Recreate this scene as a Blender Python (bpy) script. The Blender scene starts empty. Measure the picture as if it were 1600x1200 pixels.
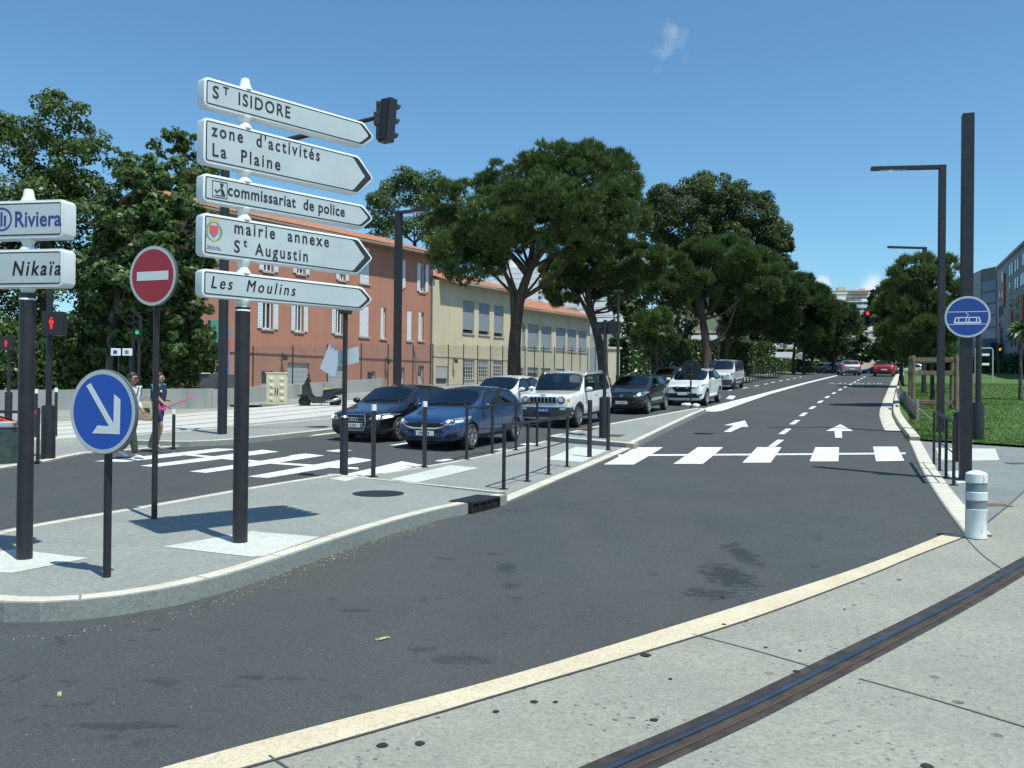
import bpy, bmesh, math, random
import numpy as np
from mathutils import Vector, Matrix
from mathutils.bvhtree import BVHTree
R = math.radians
V = Vector
sc = bpy.context.scene
COL = sc.collection
rnd = random.Random(11)

# ------------------------------------------------------------------ camera
FPX, ROLL, PITCH, EYE = 1370.0, 0.01, math.atan(6 / 1370.0), 1.65
cam = bpy.data.objects.new('camera', bpy.data.cameras.new('camera'))
COL.objects.link(cam)
cam.data.sensor_width = 36
cam.data.lens = 36 * FPX / 1600
cam.data.clip_start = 0.1
cam.data.clip_end = 3000
_f = V((0, math.cos(PITCH), math.sin(PITCH)))
_u0 = V((0, -math.sin(PITCH), math.cos(PITCH)))
_r0 = V((1, 0, 0))
_r = _r0 * math.cos(ROLL) + _u0 * math.sin(ROLL)
_u = _u0 * math.cos(ROLL) - _r0 * math.sin(ROLL)
cam.matrix_world = Matrix(((_r.x, _u.x, -_f.x, 0), (_r.y, _u.y, -_f.y, 0), (_r.z, _u.z, -_f.z, EYE), (0, 0, 0, 1)))
sc.camera = cam

# ------------------------------------------------------------------ light
SUN_EL, SUN_AZ = R(66), R(139.5)          # azimuth clockwise from +Y
sc.view_settings.view_transform = 'Standard'
sc.view_settings.look = 'None'
sc.view_settings.exposure = 0.36
sc.view_settings.gamma = 1
sun = bpy.data.objects.new('sun', bpy.data.lights.new('sun', 'SUN'))
COL.objects.link(sun)
sun.data.energy = 3.9
sun.data.angle = R(0.55)
sun.data.color = (1.0, 1.0, 0.9)
_sd = V((math.sin(SUN_AZ) * math.cos(SUN_EL), math.cos(SUN_AZ) * math.cos(SUN_EL), math.sin(SUN_EL)))
sun.rotation_euler = _sd.to_track_quat('Z', 'Y').to_euler()
sun.location = (30, -30, 60)

world = bpy.data.worlds.new('World')
sc.world = world
world.use_nodes = True
_n, _l = world.node_tree.nodes, world.node_tree.links
_bg = _n['Background']
_bg.inputs[1].default_value = 0.108
_sky = _n.new('ShaderNodeTexSky')
_sky.sky_type = 'NISHITA'
_sky.sun_disc = False
_sky.sun_elevation = SUN_EL
_sky.sun_rotation = SUN_AZ
_sky.altitude = 20
_sky.air_density = 1.0
_sky.dust_density = 0.5
_sky.ozone_density = 3.0

def ray(u, v):
    du, dv = u - 800, v - 600
    c, s = math.cos(ROLL), math.sin(ROLL)
    a, b = (du * c + dv * s) / FPX, (-du * s + dv * c) / FPX
    y = math.cos(PITCH) + b * math.sin(PITCH)
    return V((a / y, 1, (math.sin(PITCH) - b * math.cos(PITCH)) / y))

# a few small summer clouds, placed by direction in the sky
_tc = _n.new('ShaderNodeTexCoord')
_nz = _n.new('ShaderNodeTexNoise')
_nz.inputs['Scale'].default_value = 34
_nz.inputs['Detail'].default_value = 6
_l.new(_tc.outputs['Generated'], _nz.inputs['Vector'])
_prev = None
for (cu, cv, rad, amp, gain) in ((1284, 442, .013, .03, .6), (1362, 455, .017, .034, .75), (1346, 462, .012, .03, .6), (1050, 75, .019, .085, .2), (1072, 93, .012, .07, .15)):
    c = ray(cu, cv).normalized()
    vd = _n.new('ShaderNodeVectorMath'); vd.operation = 'DISTANCE'
    _l.new(_tc.outputs['Generated'], vd.inputs[0]); vd.inputs[1].default_value = c
    m1 = _n.new('ShaderNodeMath'); m1.operation = 'MULTIPLY_ADD'
    _l.new(_nz.outputs['Fac'], m1.inputs[0]); m1.inputs[1].default_value = amp
    _l.new(vd.outputs['Value'], m1.inputs[2])
    mr = _n.new('ShaderNodeMapRange'); mr.interpolation_type = 'SMOOTHSTEP'
    _l.new(m1.outputs[0], mr.inputs[0])
    mr.inputs[1].default_value = rad + amp * .5; mr.inputs[2].default_value = rad * .55 + amp * .38
    mr.inputs[3].default_value = 0; mr.inputs[4].default_value = gain
    if _prev is None:
        _prev = mr.outputs[0]
    else:
        mx = _n.new('ShaderNodeMath'); mx.operation = 'MAXIMUM'
        _l.new(_prev, mx.inputs[0]); _l.new(mr.outputs[0], mx.inputs[1]); _prev = mx.outputs[0]
_mix = _n.new('ShaderNodeMix'); _mix.data_type = 'RGBA'
_tint = _n.new('ShaderNodeMix'); _tint.data_type = 'RGBA'; _tint.blend_type = 'MULTIPLY'; _tint.inputs[0].default_value = 1
_l.new(_sky.outputs[0], _tint.inputs[6]); _tint.inputs[7].default_value = (.72, 1.03, 1.1, 1)
_l.new(_prev, _mix.inputs[0]); _l.new(_tint.outputs[2], _mix.inputs[6])
_mix.inputs[7].default_value = (6.4, 6.9, 7.2, 1)
_l.new(_mix.outputs[2], _bg.inputs[0])

# ------------------------------------------------------------------ ground form
SX, SY = .4182, .9084
def sp(a, w):
    a = a / w
    return w * (a if a > 30 else math.log1p(math.exp(a)))
def gz(x, y):
    s = SX * x + SY * y
    t = -SY * x + SX * y
    q = min(1, max(0, (t - 6) / 10)); q = q * q * (3 - 2 * q)
    return .045 * sp(s - 18, 2.5) - .036 * sp(s - 96, 4) + .15 * q
def P(u, v, lift=0):
    r = ray(u, v)
    f = lambda d: EYE + r.z * d - gz(r.x * d, d) - lift
    d = 1.0
    while f(d) > 0 and d < 600: d *= 1.01
    a, b = d / 1.01, d
    for _ in range(40):
        m = (a + b) / 2
        if f(m) > 0: a = m
        else: b = m
    return V((r.x * a, a))
def P3(u, v, lift=0):
    p = P(u, v, lift)
    return V((p.x, p.y, gz(p.x, p.y) + lift))
def W(u, v, d):
    r = ray(u, v)
    return V((r.x * d, d, EYE + r.z * d))
def ST(s, t):
    return V((SX * s - SY * t, SY * s + SX * t))
def ST3(s, t, lift=0):
    p = ST(s, t)
    return V((p.x, p.y, gz(p.x, p.y) + lift))
ROAD = V((SX, SY, 0)); SIDE = V((-SY, SX, 0))

# ------------------------------------------------------------------ object helpers
def link(o, parent=None):
    COL.objects.link(o)
    if parent: o.parent = parent
    return o
def tag(o, label=None, cat=None, group=None, kind=None):
    if label: o['label'] = label
    if cat: o['category'] = cat
    if group: o['group'] = group
    if kind: o['kind'] = kind
    return o
def thing(name, label, cat, loc=(0, 0, 0), rz=0, group=None):
    o = bpy.data.objects.new(name, None)
    o.empty_display_size = .2
    COL.objects.link(o)
    o.location = loc; o.rotation_euler = (0, 0, rz)
    return tag(o, label, cat, group)
def kids(o): return [c for c in bpy.data.objects if c.parent == o]
def copy_tree(o, parent=None, lut=None):
    if lut is None:
        lut = {}
        for c in bpy.data.objects:
            if c.parent: lut.setdefault(c.parent, []).append(c)
    c = o.copy(); COL.objects.link(c)
    if parent: c.parent = parent
    for ch in lut.get(o, []): copy_tree(ch, c, lut)
    return c

class B:
    """collects shapes and links them as ONE mesh object"""
    def __init__(s): s.bm = bmesh.new(); s.mi = 0
    def _new(s, f): f.material_index = s.mi; return f
    def face(s, pts):
        vs = [s.bm.verts.new(p) for p in pts]
        return s._new(s.bm.faces.new(vs))
    def box(s, c, size, M=None, bev=0):
        M = M or Matrix.Identity(4)
        r = bmesh.ops.create_cube(s.bm, size=1, matrix=Matrix.Translation(c) @ M @ Matrix.Diagonal((*size, 1)))
        fs = {f for v in r['verts'] for f in v.link_faces}
        for f in fs: s._new(f)
        if bev:
            es = {e for f in fs for e in f.edges}
            rr = bmesh.ops.bevel(s.bm, geom=list(es), offset=bev, segments=2, affect='EDGES', profile=.6)
            for f in rr['faces']: s._new(f)
        return s
    def tube(s, pts, rs, n=10, caps=True):
        pts = [V(p) for p in pts]
        if not hasattr(rs, '__len__'): rs = [rs] * len(pts)
        rings = []; prev = None
        for i, p in enumerate(pts):
            a = pts[max(i - 1, 0)]; b = pts[min(i + 1, len(pts) - 1)]
            d = (b - a).normalized()
            if prev is None:
                x = d.orthogonal().normalized()
                if abs(d.z) > .9: x = V((1, 0, 0)) - d * d.x; x.normalize()
            else:
                x = (prev - d * prev.dot(d)).normalized()
            prev = x; y = d.cross(x)
            rings.append([s.bm.verts.new(p + (x * math.cos(2 * math.pi * k / n) + y * math.sin(2 * math.pi * k / n)) * rs[i]) for k in range(n)])
        for a, b in zip(rings, rings[1:]):
            for k in range(n):
                s._new(s.bm.faces.new((a[k], a[(k + 1) % n], b[(k + 1) % n], b[k])))
        if caps:
            s._new(s.bm.faces.new(rings[0][::-1])); s._new(s.bm.faces.new(rings[-1]))
        return s
    def lathe(s, prof, n=24, M=None, caps=True):
        M = M or Matrix.Identity(4)
        rings = [[s.bm.verts.new(M @ V((r * math.cos(2 * math.pi * k / n), r * math.sin(2 * math.pi * k / n), z))) for k in range(n)] for r, z in prof]
        for a, b in zip(rings, rings[1:]):
            for k in range(n):
                s._new(s.bm.faces.new((a[k], a[(k + 1) % n], b[(k + 1) % n], b[k])))
        if caps:
            s._new(s.bm.faces.new(rings[0][::-1])); s._new(s.bm.faces.new(rings[-1]))
        return s
    def prism(s, poly, z0, z1, M=None, bev=0):
        """polygon in local xy extruded along local z"""
        M = M or Matrix.Identity(4)
        a = [s.bm.verts.new(M @ V((x, y, z0))) for x, y in poly]
        b = [s.bm.verts.new(M @ V((x, y, z1))) for x, y in poly]
        n = len(poly)
        fs = [s._new(s.bm.faces.new(a[::-1])), s._new(s.bm.faces.new(b))]
        for k in range(n):
            fs.append(s._new(s.bm.faces.new((a[k], a[(k + 1) % n], b[(k + 1) % n], b[k]))))
        if bev:
            es = {e for e in fs[1].edges} | {e for e in fs[0].edges}
            rr = bmesh.ops.bevel(s.bm, geom=list(es), offset=bev, segments=2, affect='EDGES', profile=.6)
            for f in rr['faces']: s._new(f)
        return s
    def ball(s, c, r, n=12, M=None):
        rr = r if hasattr(r, '__len__') else (r, r, r)
        M = M or Matrix.Identity(4)
        g = bmesh.ops.create_uvsphere(s.bm, u_segments=n, v_segments=max(6, n * 2 // 3), radius=1, matrix=Matrix.Translation(c) @ M @ Matrix.Diagonal((*rr, 1)))
        for f in {f for v in g['verts'] for f in v.link_faces}: s._new(f)
        return s
    def done(s, name, mat, parent=None, smooth=False, loc=None, rz=None):
        bmesh.ops.recalc_face_normals(s.bm, faces=s.bm.faces)
        me = bpy.data.meshes.new(name)
        if smooth:
            for f in s.bm.faces: f.smooth = True
            if smooth is True:
                for e in s.bm.edges:
                    if len(e.link_faces) == 2 and e.calc_face_angle(0) > R(38): e.smooth = False
        s.bm.to_mesh(me); s.bm.free()
        for m in (mat if isinstance(mat, (list, tuple)) else [mat]): me.materials.append(m)
        o = link(bpy.data.objects.new(name, me), parent)
        if loc is not None: o.location = loc
        if rz is not None: o.rotation_euler = (0, 0, rz)
        return o

def np_mesh(name, verts, faces, mat, parent=None, smooth=False):
    """verts (n,3) faces (m,k)"""
    me = bpy.data.meshes.new(name)
    verts = np.asarray(verts, np.float32); faces = np.asarray(faces, np.int32)
    m, k = faces.shape
    me.vertices.add(len(verts)); me.vertices.foreach_set('co', verts.ravel())
    me.loops.add(m * k); me.loops.foreach_set('vertex_index', faces.ravel())
    me.polygons.add(m)
    me.polygons.foreach_set('loop_start', np.arange(0, m * k, k, dtype=np.int32))
    me.polygons.foreach_set('loop_total', np.full(m, k, np.int32))
    if smooth: me.polygons.foreach_set('use_smooth', np.ones(m, bool))
    me.update(calc_edges=True); me.validate()
    for mm in (mat if isinstance(mat, (list, tuple)) else [mat]): me.materials.append(mm)
    return link(bpy.data.objects.new(name, me), parent)

def frame(o, x, y, z=None):
    """matrix with local x,y axes given"""
    x = V(x).normalized(); y = V(y).normalized(); z = x.cross(y)
    return Matrix(((x.x, y.x, z.x, o[0]), (x.y, y.y, z.y, o[1]), (x.z, y.z, z.z, o[2]), (0, 0, 0, 1)))

def lettering(txt, size, M, mat, name='lettering', parent=None, depth=.002, space=1.0, shear=0, bold=0, align='LEFT', xs=1.0):
    cu = bpy.data.curves.new('t', 'FONT')
    cu.body = txt; cu.size = size; cu.extrude = depth / 2; cu.space_character = space; cu.shear = shear
    cu.offset = bold; cu.align_x = align; cu.resolution_u = 3
    o = bpy.data.objects.new('t', cu)
    me = bpy.data.meshes.new_from_object(o)
    bpy.data.objects.remove(o); bpy.data.curves.remove(cu)
    me.transform(M @ Matrix.Diagonal((xs, 1, 1, 1)))
    me.materials.clear(); me.materials.append(mat)
    me.name = name
    return link(bpy.data.objects.new(name, me), parent)

# ------------------------------------------------------------------ materials
MATS = {}
class NT:
    def __init__(s, name):
        s.m = bpy.data.materials.new(name); s.m.use_nodes = True
        s.n, s.l = s.m.node_tree.nodes, s.m.node_tree.links
        s.p = s.n['Principled BSDF']
        s.out = s.n['Material Output']
        s.co = s.n.new('ShaderNodeTexCoord').outputs['Object']
    def noise(s, scale, detail=4, rough=.55, vec=None, dist=0):
        t = s.n.new('ShaderNodeTexNoise'); t.inputs['Scale'].default_value = scale; t.inputs['Detail'].default_value = detail
        t.inputs['Roughness'].default_value = rough; t.inputs['Distortion'].default_value = dist
        s.l.new(vec or s.co, t.inputs['Vector']); return t.outputs['Fac']
    def voro(s, scale, vec=None, out='Distance', feature='F1'):
        t = s.n.new('ShaderNodeTexVoronoi'); t.inputs['Scale'].default_value = scale; t.feature = feature
        s.l.new(vec or s.co, t.inputs['Vector']); return t.outputs[out]
    def rng(s, x, a, b, c=0., d=1., smooth=False):
        t = s.n.new('ShaderNodeMapRange')
        if smooth: t.interpolation_type = 'SMOOTHSTEP'
        s.l.new(x, t.inputs[0])
        for i, q in enumerate((a, b, c, d)): t.inputs[i + 1].default_value = q
        return t.outputs[0]
    def math(s, op, a, b=None, c=None):
        t = s.n.new('ShaderNodeMath'); t.operation = op
        for i, q in enumerate((a, b, c)):
            if q is None: continue
            if hasattr(q, 'links'): s.l.new(q, t.inputs[i])
            else: t.inputs[i].default_value = q
        return t.outputs[0]
    def mix(s, f, a, b, mode='MIX'):
        t = s.n.new('ShaderNodeMix'); t.data_type = 'RGBA'; t.blend_type = mode
        for i, q in ((0, f), (6, a), (7, b)):
            if hasattr(q, 'links'): s.l.new(q, t.inputs[i])
            elif i == 0: t.inputs[0].default_value = q
            else: t.inputs[i].default_value = (*q, 1)
        return t.outputs[2]
    def sep(s, v):
        t = s.n.new('ShaderNodeSeparateXYZ'); s.l.new(v, t.inputs[0]); return t.outputs
    def mapv(s, scale=(1, 1, 1), rot=(0, 0, 0), loc=(0, 0, 0), vec=None):
        t = s.n.new('ShaderNodeMapping'); s.l.new(vec or s.co, t.inputs[0])
        t.inputs['Scale'].default_value = scale; t.inputs['Rotation'].default_value = rot; t.inputs['Location'].default_value = loc
        return t.outputs[0]
    def bump(s, h, strength, dist=.02):
        t = s.n.new('ShaderNodeBump'); s.l.new(h, t.inputs['Height']); t.inputs['Strength'].default_value = strength
        t.inputs['Distance'].default_value = dist; s.l.new(t.outputs[0], s.p.inputs['Normal'])
    def base(s, c):
        if hasattr(c, 'links'): s.l.new(c, s.p.inputs['Base Color'])
        else: s.p.inputs['Base Color'].default_value = (*c, 1)
    def set(s, **k):
        for a, b in k.items(): s.p.inputs[a.replace('_', ' ')].default_value = b
    def end(s, key): MATS[key] = s.m; return s.m

def M(key, col, rough=.6, metal=0, col2=None, scale=6, lo=.35, hi=.65, bump=0, bscale=40, coat=0, spec=.5, emit=0, detail=5):
    t = NT(key)
    if col2:
        t.base(t.mix(t.rng(t.noise(scale, detail), lo, hi), col, col2))
    else: t.base(col)
    t.set(Roughness=rough, Metallic=metal)
    t.p.inputs['Specular IOR Level'].default_value = spec
    if coat: t.p.inputs['Coat Weight'].default_value = coat; t.p.inputs['Coat Roughness'].default_value = .04
    if emit:
        t.p.inputs['Emission Color'].default_value = (*col, 1); t.p.inputs['Emission Strength'].default_value = emit
    if bump: t.bump(t.noise(bscale, 3), bump)
    return t.end(key)

# asphalt of the road: fine pale grains, mottling, dark tyre and oil stains, dusty edges
def asphalt(key, c1, c2, stains=True):
    t = NT(key)
    big = t.noise(.35, 5); mid = t.noise(2.2, 5); fine = t.noise(70, 2); gr = t.voro(55)
    c = t.mix(t.rng(big, .35, .65), c1, c2)
    wear = t.noise(.5, 4, .55, t.mapv((1, .16, 1), (0, 0, R(24.7))))
    c = t.mix(t.rng(wear, .45, .68, 0, .55), c, (.095, .097, .092))
    c = t.mix(t.rng(t.noise(.16, 3, .5, t.mapv((1, 1, 1), (0, 0, 0), (3, 1, 0))), .48, .66, 0, .5), c, (.08, .074, .066))
    c = t.mix(t.rng(mid, .45, .75, 0, .35), c, tuple(x * 1.45 for x in c1))
    c = t.mix(t.rng(fine, .42, .62, 0, .55), c, tuple(x * .5 for x in c1))
    c = t.mix(t.rng(gr, .16, .08, 0, .55), c, (.26, .27, .26))
    c = t.mix(t.rng(t.voro(7), .05, .035, 0, .7), c, (.34, .34, .31))
    c = t.mix(t.rng(t.noise(26, 4, .7), .5, .68, 0, .4), c, (.11, .115, .112))
    if stains:
        sp_ = t.noise(3.6, 3, .6, dist=.6); low = t.noise(.55, 2)
        f = t.math('MULTIPLY', t.rng(sp_, .61, .66), t.rng(low, .45, .56))
        c = t.mix(t.math('MULTIPLY', f, .42), c, (.02, .023, .027))
        # one elongated oil stain and a fainter patch beside the beige strip
        for (cu, cv, ru, rv, g) in ((1160, 866, .2, .9, .6), (1138, 900, .3, .8, .7), (1108, 928, .34, .3, .55), (790, 888, .14, .4, .5), (800, 915, .1, .2, .45), (190, 1135, .4, .08, .45), (720, 1030, .3, .16, .4), (660, 1015, .16, .1, .45), (550, 955, .18, .08, .45), (400, 1058, .14, .05, .5)):
            p = P(cu, cv)
            d = t.mapv((1 / ru, 1 / rv, 0), (0, 0, 0), (-p.x / ru, -p.y / rv, 0))
            vl = t.n.new('ShaderNodeVectorMath'); vl.operation = 'LENGTH'; t.l.new(d, vl.inputs[0])
            q = t.math('MULTIPLY_ADD', t.noise(9, 5, .7), 2.6, vl.outputs['Value'])
            c = t.mix(t.rng(q, 2.05, 1.75, 0, g), c, (.016, .02, .028))
    t.base(c); t.set(Roughness=.85)
    t.p.inputs['Specular IOR Level'].default_value = .3
    t.bump(t.math('ADD', t.voro(80), fine), .5, .006)
    return t.end(key)
asphalt('asphalt', (.06, .069, .071), (.077, .086, .086))

def concrete(key, c1, c2, pit=.35, pitc=(.06, .07, .07), pits=38, rust=False):
    t = NT(key)
    c = t.mix(t.rng(t.noise(.8, 6), .35, .65), c1, c2)
    c = t.mix(t.rng(t.noise(9, 5), .4, .7, 0, .4), c, tuple(x * .7 for x in c1))
    dens = t.rng(t.noise(1.3, 3), .42, .62)
    f = t.math('MULTIPLY', t.rng(t.voro(pits), .24, .15), t.math('MULTIPLY', dens, pit))
    c = t.mix(f, c, pitc)
    f2 = t.math('MULTIPLY', t.rng(t.voro(pits * .26), .15, .12), t.math('MULTIPLY', t.rng(t.noise(2.1, 2), .52, .6), pit * 1.6))
    c = t.mix(f2, c, pitc)
    c = t.mix(t.rng(t.noise(110, 2), .4, .65, 0, .35), c, tuple(min(1, x * 1.35) for x in c2))
    c = t.mix(t.rng(t.noise(32, 5, .75), .44, .6, 0, .5), c, tuple(x * .62 for x in c1))
    c = t.mix(t.rng(t.noise(.22, 4, .6), .5, .68, 0, .4), c, tuple(x * .78 for x in c1))
    t.base(c); t.set(Roughness=.9); t.p.inputs['Specular IOR Level'].default_value = .25
    t.bump(t.noise(90, 3), .35, .006)
    return t.end(key)
concrete('apron', (.265, .268, .228), (.335, .336, .285), 1.1, (.045, .048, .04), 17)
concrete('pavement', (.25, .265, .25), (.3, .312, .29), .4)
concrete('pavement_right', (.19, .215, .215), (.24, .265, .26), .3)
concrete('pale_concrete', (.5, .5, .46), (.58, .575, .53), .25)
concrete('footing', (.52, .54, .49), (.6, .62, .57), .25)
concrete('dust', (.27, .265, .24), (.36, .35, .31), .4)

t = NT('kerb')
uv = t.n.new('ShaderNodeTexCoord').outputs['UV']
c = t.mix(t.rng(t.noise(3, 6), .35, .65), (.53, .5, .41), (.63, .595, .5))
c = t.mix(t.rng(t.noise(26, 4), .5, .75, 0, .5), c, (.36, .34, .29))
ux = t.sep(uv)
c = t.mix(t.rng(t.math('ABSOLUTE', t.math('SUBTRACT', t.math('FRACT', ux[0]), .5)), .487, .493, 0, .8), c, (.12, .11, .1))
# splash dirt at the foot of the kerb, clumped
c = t.mix(t.math('MULTIPLY', t.rng(ux[1], .55, .1), t.rng(t.noise(5, 5), .45, .65, 0, .6)), c, (.26, .235, .19))
t.base(c); t.set(Roughness=.9); t.bump(t.noise(60, 3), .3, .006); t.end('kerb')

t = NT('beige_strip')
c = t.mix(t.rng(t.noise(2, 5), .35, .65), (.55, .47, .33), (.62, .55, .4))
c = t.mix(t.rng(t.voro(60), .2, .05, 0, .6), c, (.7, .66, .55))
c = t.mix(t.rng(t.noise(55, 3), .5, .65, 0, .45), c, (.3, .23, .15))
t.base(c); t.set(Roughness=.9); t.bump(t.noise(70, 3), .4, .006); t.end('beige_strip')

t = NT('road_paint')
c = t.mix(t.rng(t.noise(1.2, 5), .35, .7), (.72, .75, .75), (.62, .66, .66))
c = t.mix(t.rng(t.noise(30, 4), .6, .72, 0, .5), c, (.3, .32, .33))
c = t.mix(t.rng(t.noise(6, 6, .75), .56, .68, 0, .75), c, (.3, .32, .32))
t.base(c); t.set(Roughness=.7); t.end('road_paint')

M('iron_black', (.018, .019, .022), .5, .3, (.03, .031, .035), 18, bump=.1, bscale=90)
M('pole_black', (.02, .021, .025), .42, .2, (.032, .032, .036), 9)
M('white_plastic', (.78, .82, .8), .38, 0, (.66, .7, .68), 3)
M('white_rim', (.7, .74, .74), .4)
M('sign_grey', (.5, .56, .57), .45, 0, (.44, .5, .51), 2.5)
M('ink', (.022, .026, .03), .5)
M('ink_grey', (.16, .18, .19), .6)
M('ink_blue', (.035, .05, .22), .5)
M('sign_red', (.36, .022, .035), .4)
M('sign_blue', (.012, .085, .42), .4)
M('sign_dark_blue', (.014, .06, .28), .4)
M('sign_back', (.16, .17, .18), .5, .6)
M('alu', (.5, .52, .54), .35, .9)
M('chrome', (.75, .77, .8), .12, 1)
M('rubber', (.016, .016, .017), .8, 0, (.028, .027, .026), 20)
M('black_plastic', (.017, .018, .02), .55)
M('glass_light', (.75, .8, .85), .08, .2, coat=1)
M('lamp_red', (.9, .02, .04), .5, emit=2.2)
M('lamp_green', (.02, .5, .22), .5, emit=.6)
M('lamp_amber', (.9, .3, .02), .5, emit=1.2)
M('lamp_tail', (.6, .012, .014), .3, emit=.5, coat=1)
M('tar', (.02, .02, .022), .8)
M('skin', (.36, .2, .14), .55)
M('hair', (.018, .013, .011), .55, 0, (.035, .025, .02), 60)
# ================================================================== setting
def poly_px(pts, lift=0): return [tuple(P(u, v, lift)) for u, v in pts]
def poly_st(pts): return [tuple(ST(s, t)) for s, t in pts]
def smooth_line(pts, step=.4):
    """Catmull-Rom through 2-D points, resampled"""
    pts = [V(p[:2]) for p in pts]
    ext = [pts[0] * 2 - pts[1]] + pts + [pts[-1] * 2 - pts[-2]]
    out = []
    for i in range(1, len(ext) - 2):
        a, b, c, d = ext[i - 1:i + 3]
        n = max(1, int((c - b).length / step))
        for k in range(n):
            q = k / n
            out.append(.5 * ((2 * b) + (c - a) * q + (2 * a - 5 * b + 4 * c - d) * q * q + (3 * b - a - 3 * c + d) * q ** 3))
    out.append(pts[-1])
    return out
def cut_grid(bm, cell):
    for nrm in (V((SX, SY, 0)), V((-SY, SX, 0))):
        ds = [nrm.dot(v.co) for v in bm.verts]
        lo, hi = min(ds), max(ds)
        if lo > hi - cell: continue
        k = math.ceil(lo / cell)
        x = k * cell
        while x < hi:
            c = cell if abs(x) < 110 else cell * 6
            bmesh.ops.bisect_plane(bm, geom=bm.verts[:] + bm.edges[:] + bm.faces[:], plane_co=nrm * x, plane_no=nrm, dist=1e-5)
            x += c
def sheet(name, pts, lift, mat, cell=1.5, parent=None, skirt=0, form=None):
    """flat polygon (x,y) laid on the ground at a height; skirt > 0 closes its sides downwards"""
    bm = bmesh.new()
    f = bm.faces.new([bm.verts.new((p[0], p[1], 0)) for p in pts])
    f.normal_update()
    bmesh.ops.triangulate(bm, faces=[f], ngon_method='EAR_CLIP')
    cut_grid(bm, cell)
    h = form or gz
    for v in bm.verts: v.co.z = h(v.co.x, v.co.y) + lift
    if skirt:
        es = [e for e in bm.edges if e.is_boundary]
        r = bmesh.ops.extrude_edge_only(bm, edges=es)
        for v in r['geom']:
            if isinstance(v, bmesh.types.BMVert): v.co.z -= skirt
    bmesh.ops.recalc_face_normals(bm, faces=bm.faces)
    if sum(f.normal.z * f.calc_area() for f in bm.faces) < 0: bmesh.ops.reverse_faces(bm, faces=bm.faces)
    me = bpy.data.meshes.new(name); bm.to_mesh(me); bm.free()
    me.materials.append(mat)
    return link(bpy.data.objects.new(name, me), parent)
def sweep(name, line, prof, mat, parent=None, base=0):
    """profile (offset to the left, height) swept on a ground line; UV = (metres, height 0..1)"""
    bm = bmesh.new(); uvl = bm.loops.layers.uv.new()
    line = [V(p[:2]) for p in line]; rows = []; L = 0; Ls = []
    zs = [z for _, z in prof]; zr = max(zs) - min(zs) or 1
    for i, p in enumerate(line):
        a, b = line[max(i - 1, 0)], line[min(i + 1, len(line) - 1)]
        d = (b - a).normalized(); n = V((-d.y, d.x))
        if i: L += (p - line[i - 1]).length
        Ls.append(L)
        g = gz(p.x, p.y)
        rows.append([bm.verts.new((p.x + n.x * o, p.y + n.y * o, g + z + base)) for o, z in prof])
    for i in range(len(rows) - 1):
        for j in range(len(prof) - 1):
            f = bm.faces.new((rows[i][j], rows[i + 1][j], rows[i + 1][j + 1], rows[i][j + 1]))
            for lp, (q, w) in zip(f.loops, ((i, j), (i + 1, j), (i + 1, j + 1), (i, j + 1))):
                lp[uvl].uv = (Ls[q], (prof[w][1] - min(zs)) / zr)
    for r in (rows[0], rows[-1]):
        if len(r) > 2: bm.faces.new(r)
    bmesh.ops.recalc_face_normals(bm, faces=bm.faces)
    if sum(f.normal.z * f.calc_area() for f in bm.faces) < 0: bmesh.ops.reverse_faces(bm, faces=bm.faces)
    me = bpy.data.meshes.new(name); bm.to_mesh(me); bm.free()
    me.materials.append(mat)
    return link(bpy.data.objects.new(name, me), parent)
def kerb_prof(w, h, s=1): return [(0, -.06), (0, .003), (h * .22 * s, h - .025), ((h * .22 + .012) * s, h - .007), ((h * .22 + .03) * s, h), (w * s, h), (w * s, h - .1)]
def struct(o): o['kind'] = 'structure'; return o

# base ground out to the horizon
bm = bmesh.new()
def axis(lo, hi):
    a = [-900, -500, -300, -200, -140]; x = -100
    while x <= 130: a.append(x); x += 2.5
    return a + [145, 170, 200, 260, 340, 480, 700, 1000]
av = axis(0, 0)
gv = [[bm.verts.new((*ST(s, t), 0)) for t in av] for s in av]
for i in range(len(av) - 1):
    for j in range(len(av) - 1): bm.faces.new((gv[i][j], gv[i + 1][j], gv[i + 1][j + 1], gv[i][j + 1]))
for v in bm.verts: v.co.z = gz(v.co.x, v.co.y) - .012
bmesh.ops.recalc_face_normals(bm, faces=bm.faces)
me = bpy.data.meshes.new('ground'); bm.to_mesh(me); bm.free(); me.materials.append(MATS['dust'])
struct(link(bpy.data.objects.new('ground', me)))

# lines on the ground
strip_up = poly_px([(-300, 1390), (0, 1285), (260, 1200), (500, 1135), (800, 1056), (1100, 965), (1300, 902), (1400, 866), (1476, 835)])
strip_up = smooth_line(strip_up, .3)
rk = [P(1508, 837), P(1470, 785), P(1440, 735), P(1420, 690), ST(31.9, .59), ST(38.6, .85), ST(56, 1.05), ST(78, 1.22), ST(98, 1.3)]
rk = smooth_line(rk, .6)
far_kerb = [ST(-6, 13.2), ST(4, 13.7)] + [P(0, 733), P(135, 709), P(205, 704), P(270, 699)] + [ST(20, 15.05), ST(26, 15), ST(40, 14.6), ST(55, 13.4), ST(66, 12.3), ST(95, 12), ST(130, 12)]
far_kerb = smooth_line(far_kerb, 1.0)

# road: one asphalt sheet under the islands
road = list(reversed(strip_up)) + []
poly = [tuple(p) for p in strip_up] + [tuple(p) for p in rk] + [tuple(ST(150, 1.3)), tuple(ST(150, 12))] + [tuple(p) for p in reversed(far_kerb)] + [(-8, -1), (-4, 1)]
struct(sheet('road', poly, .0, MATS['asphalt'], 1.0))

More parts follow.
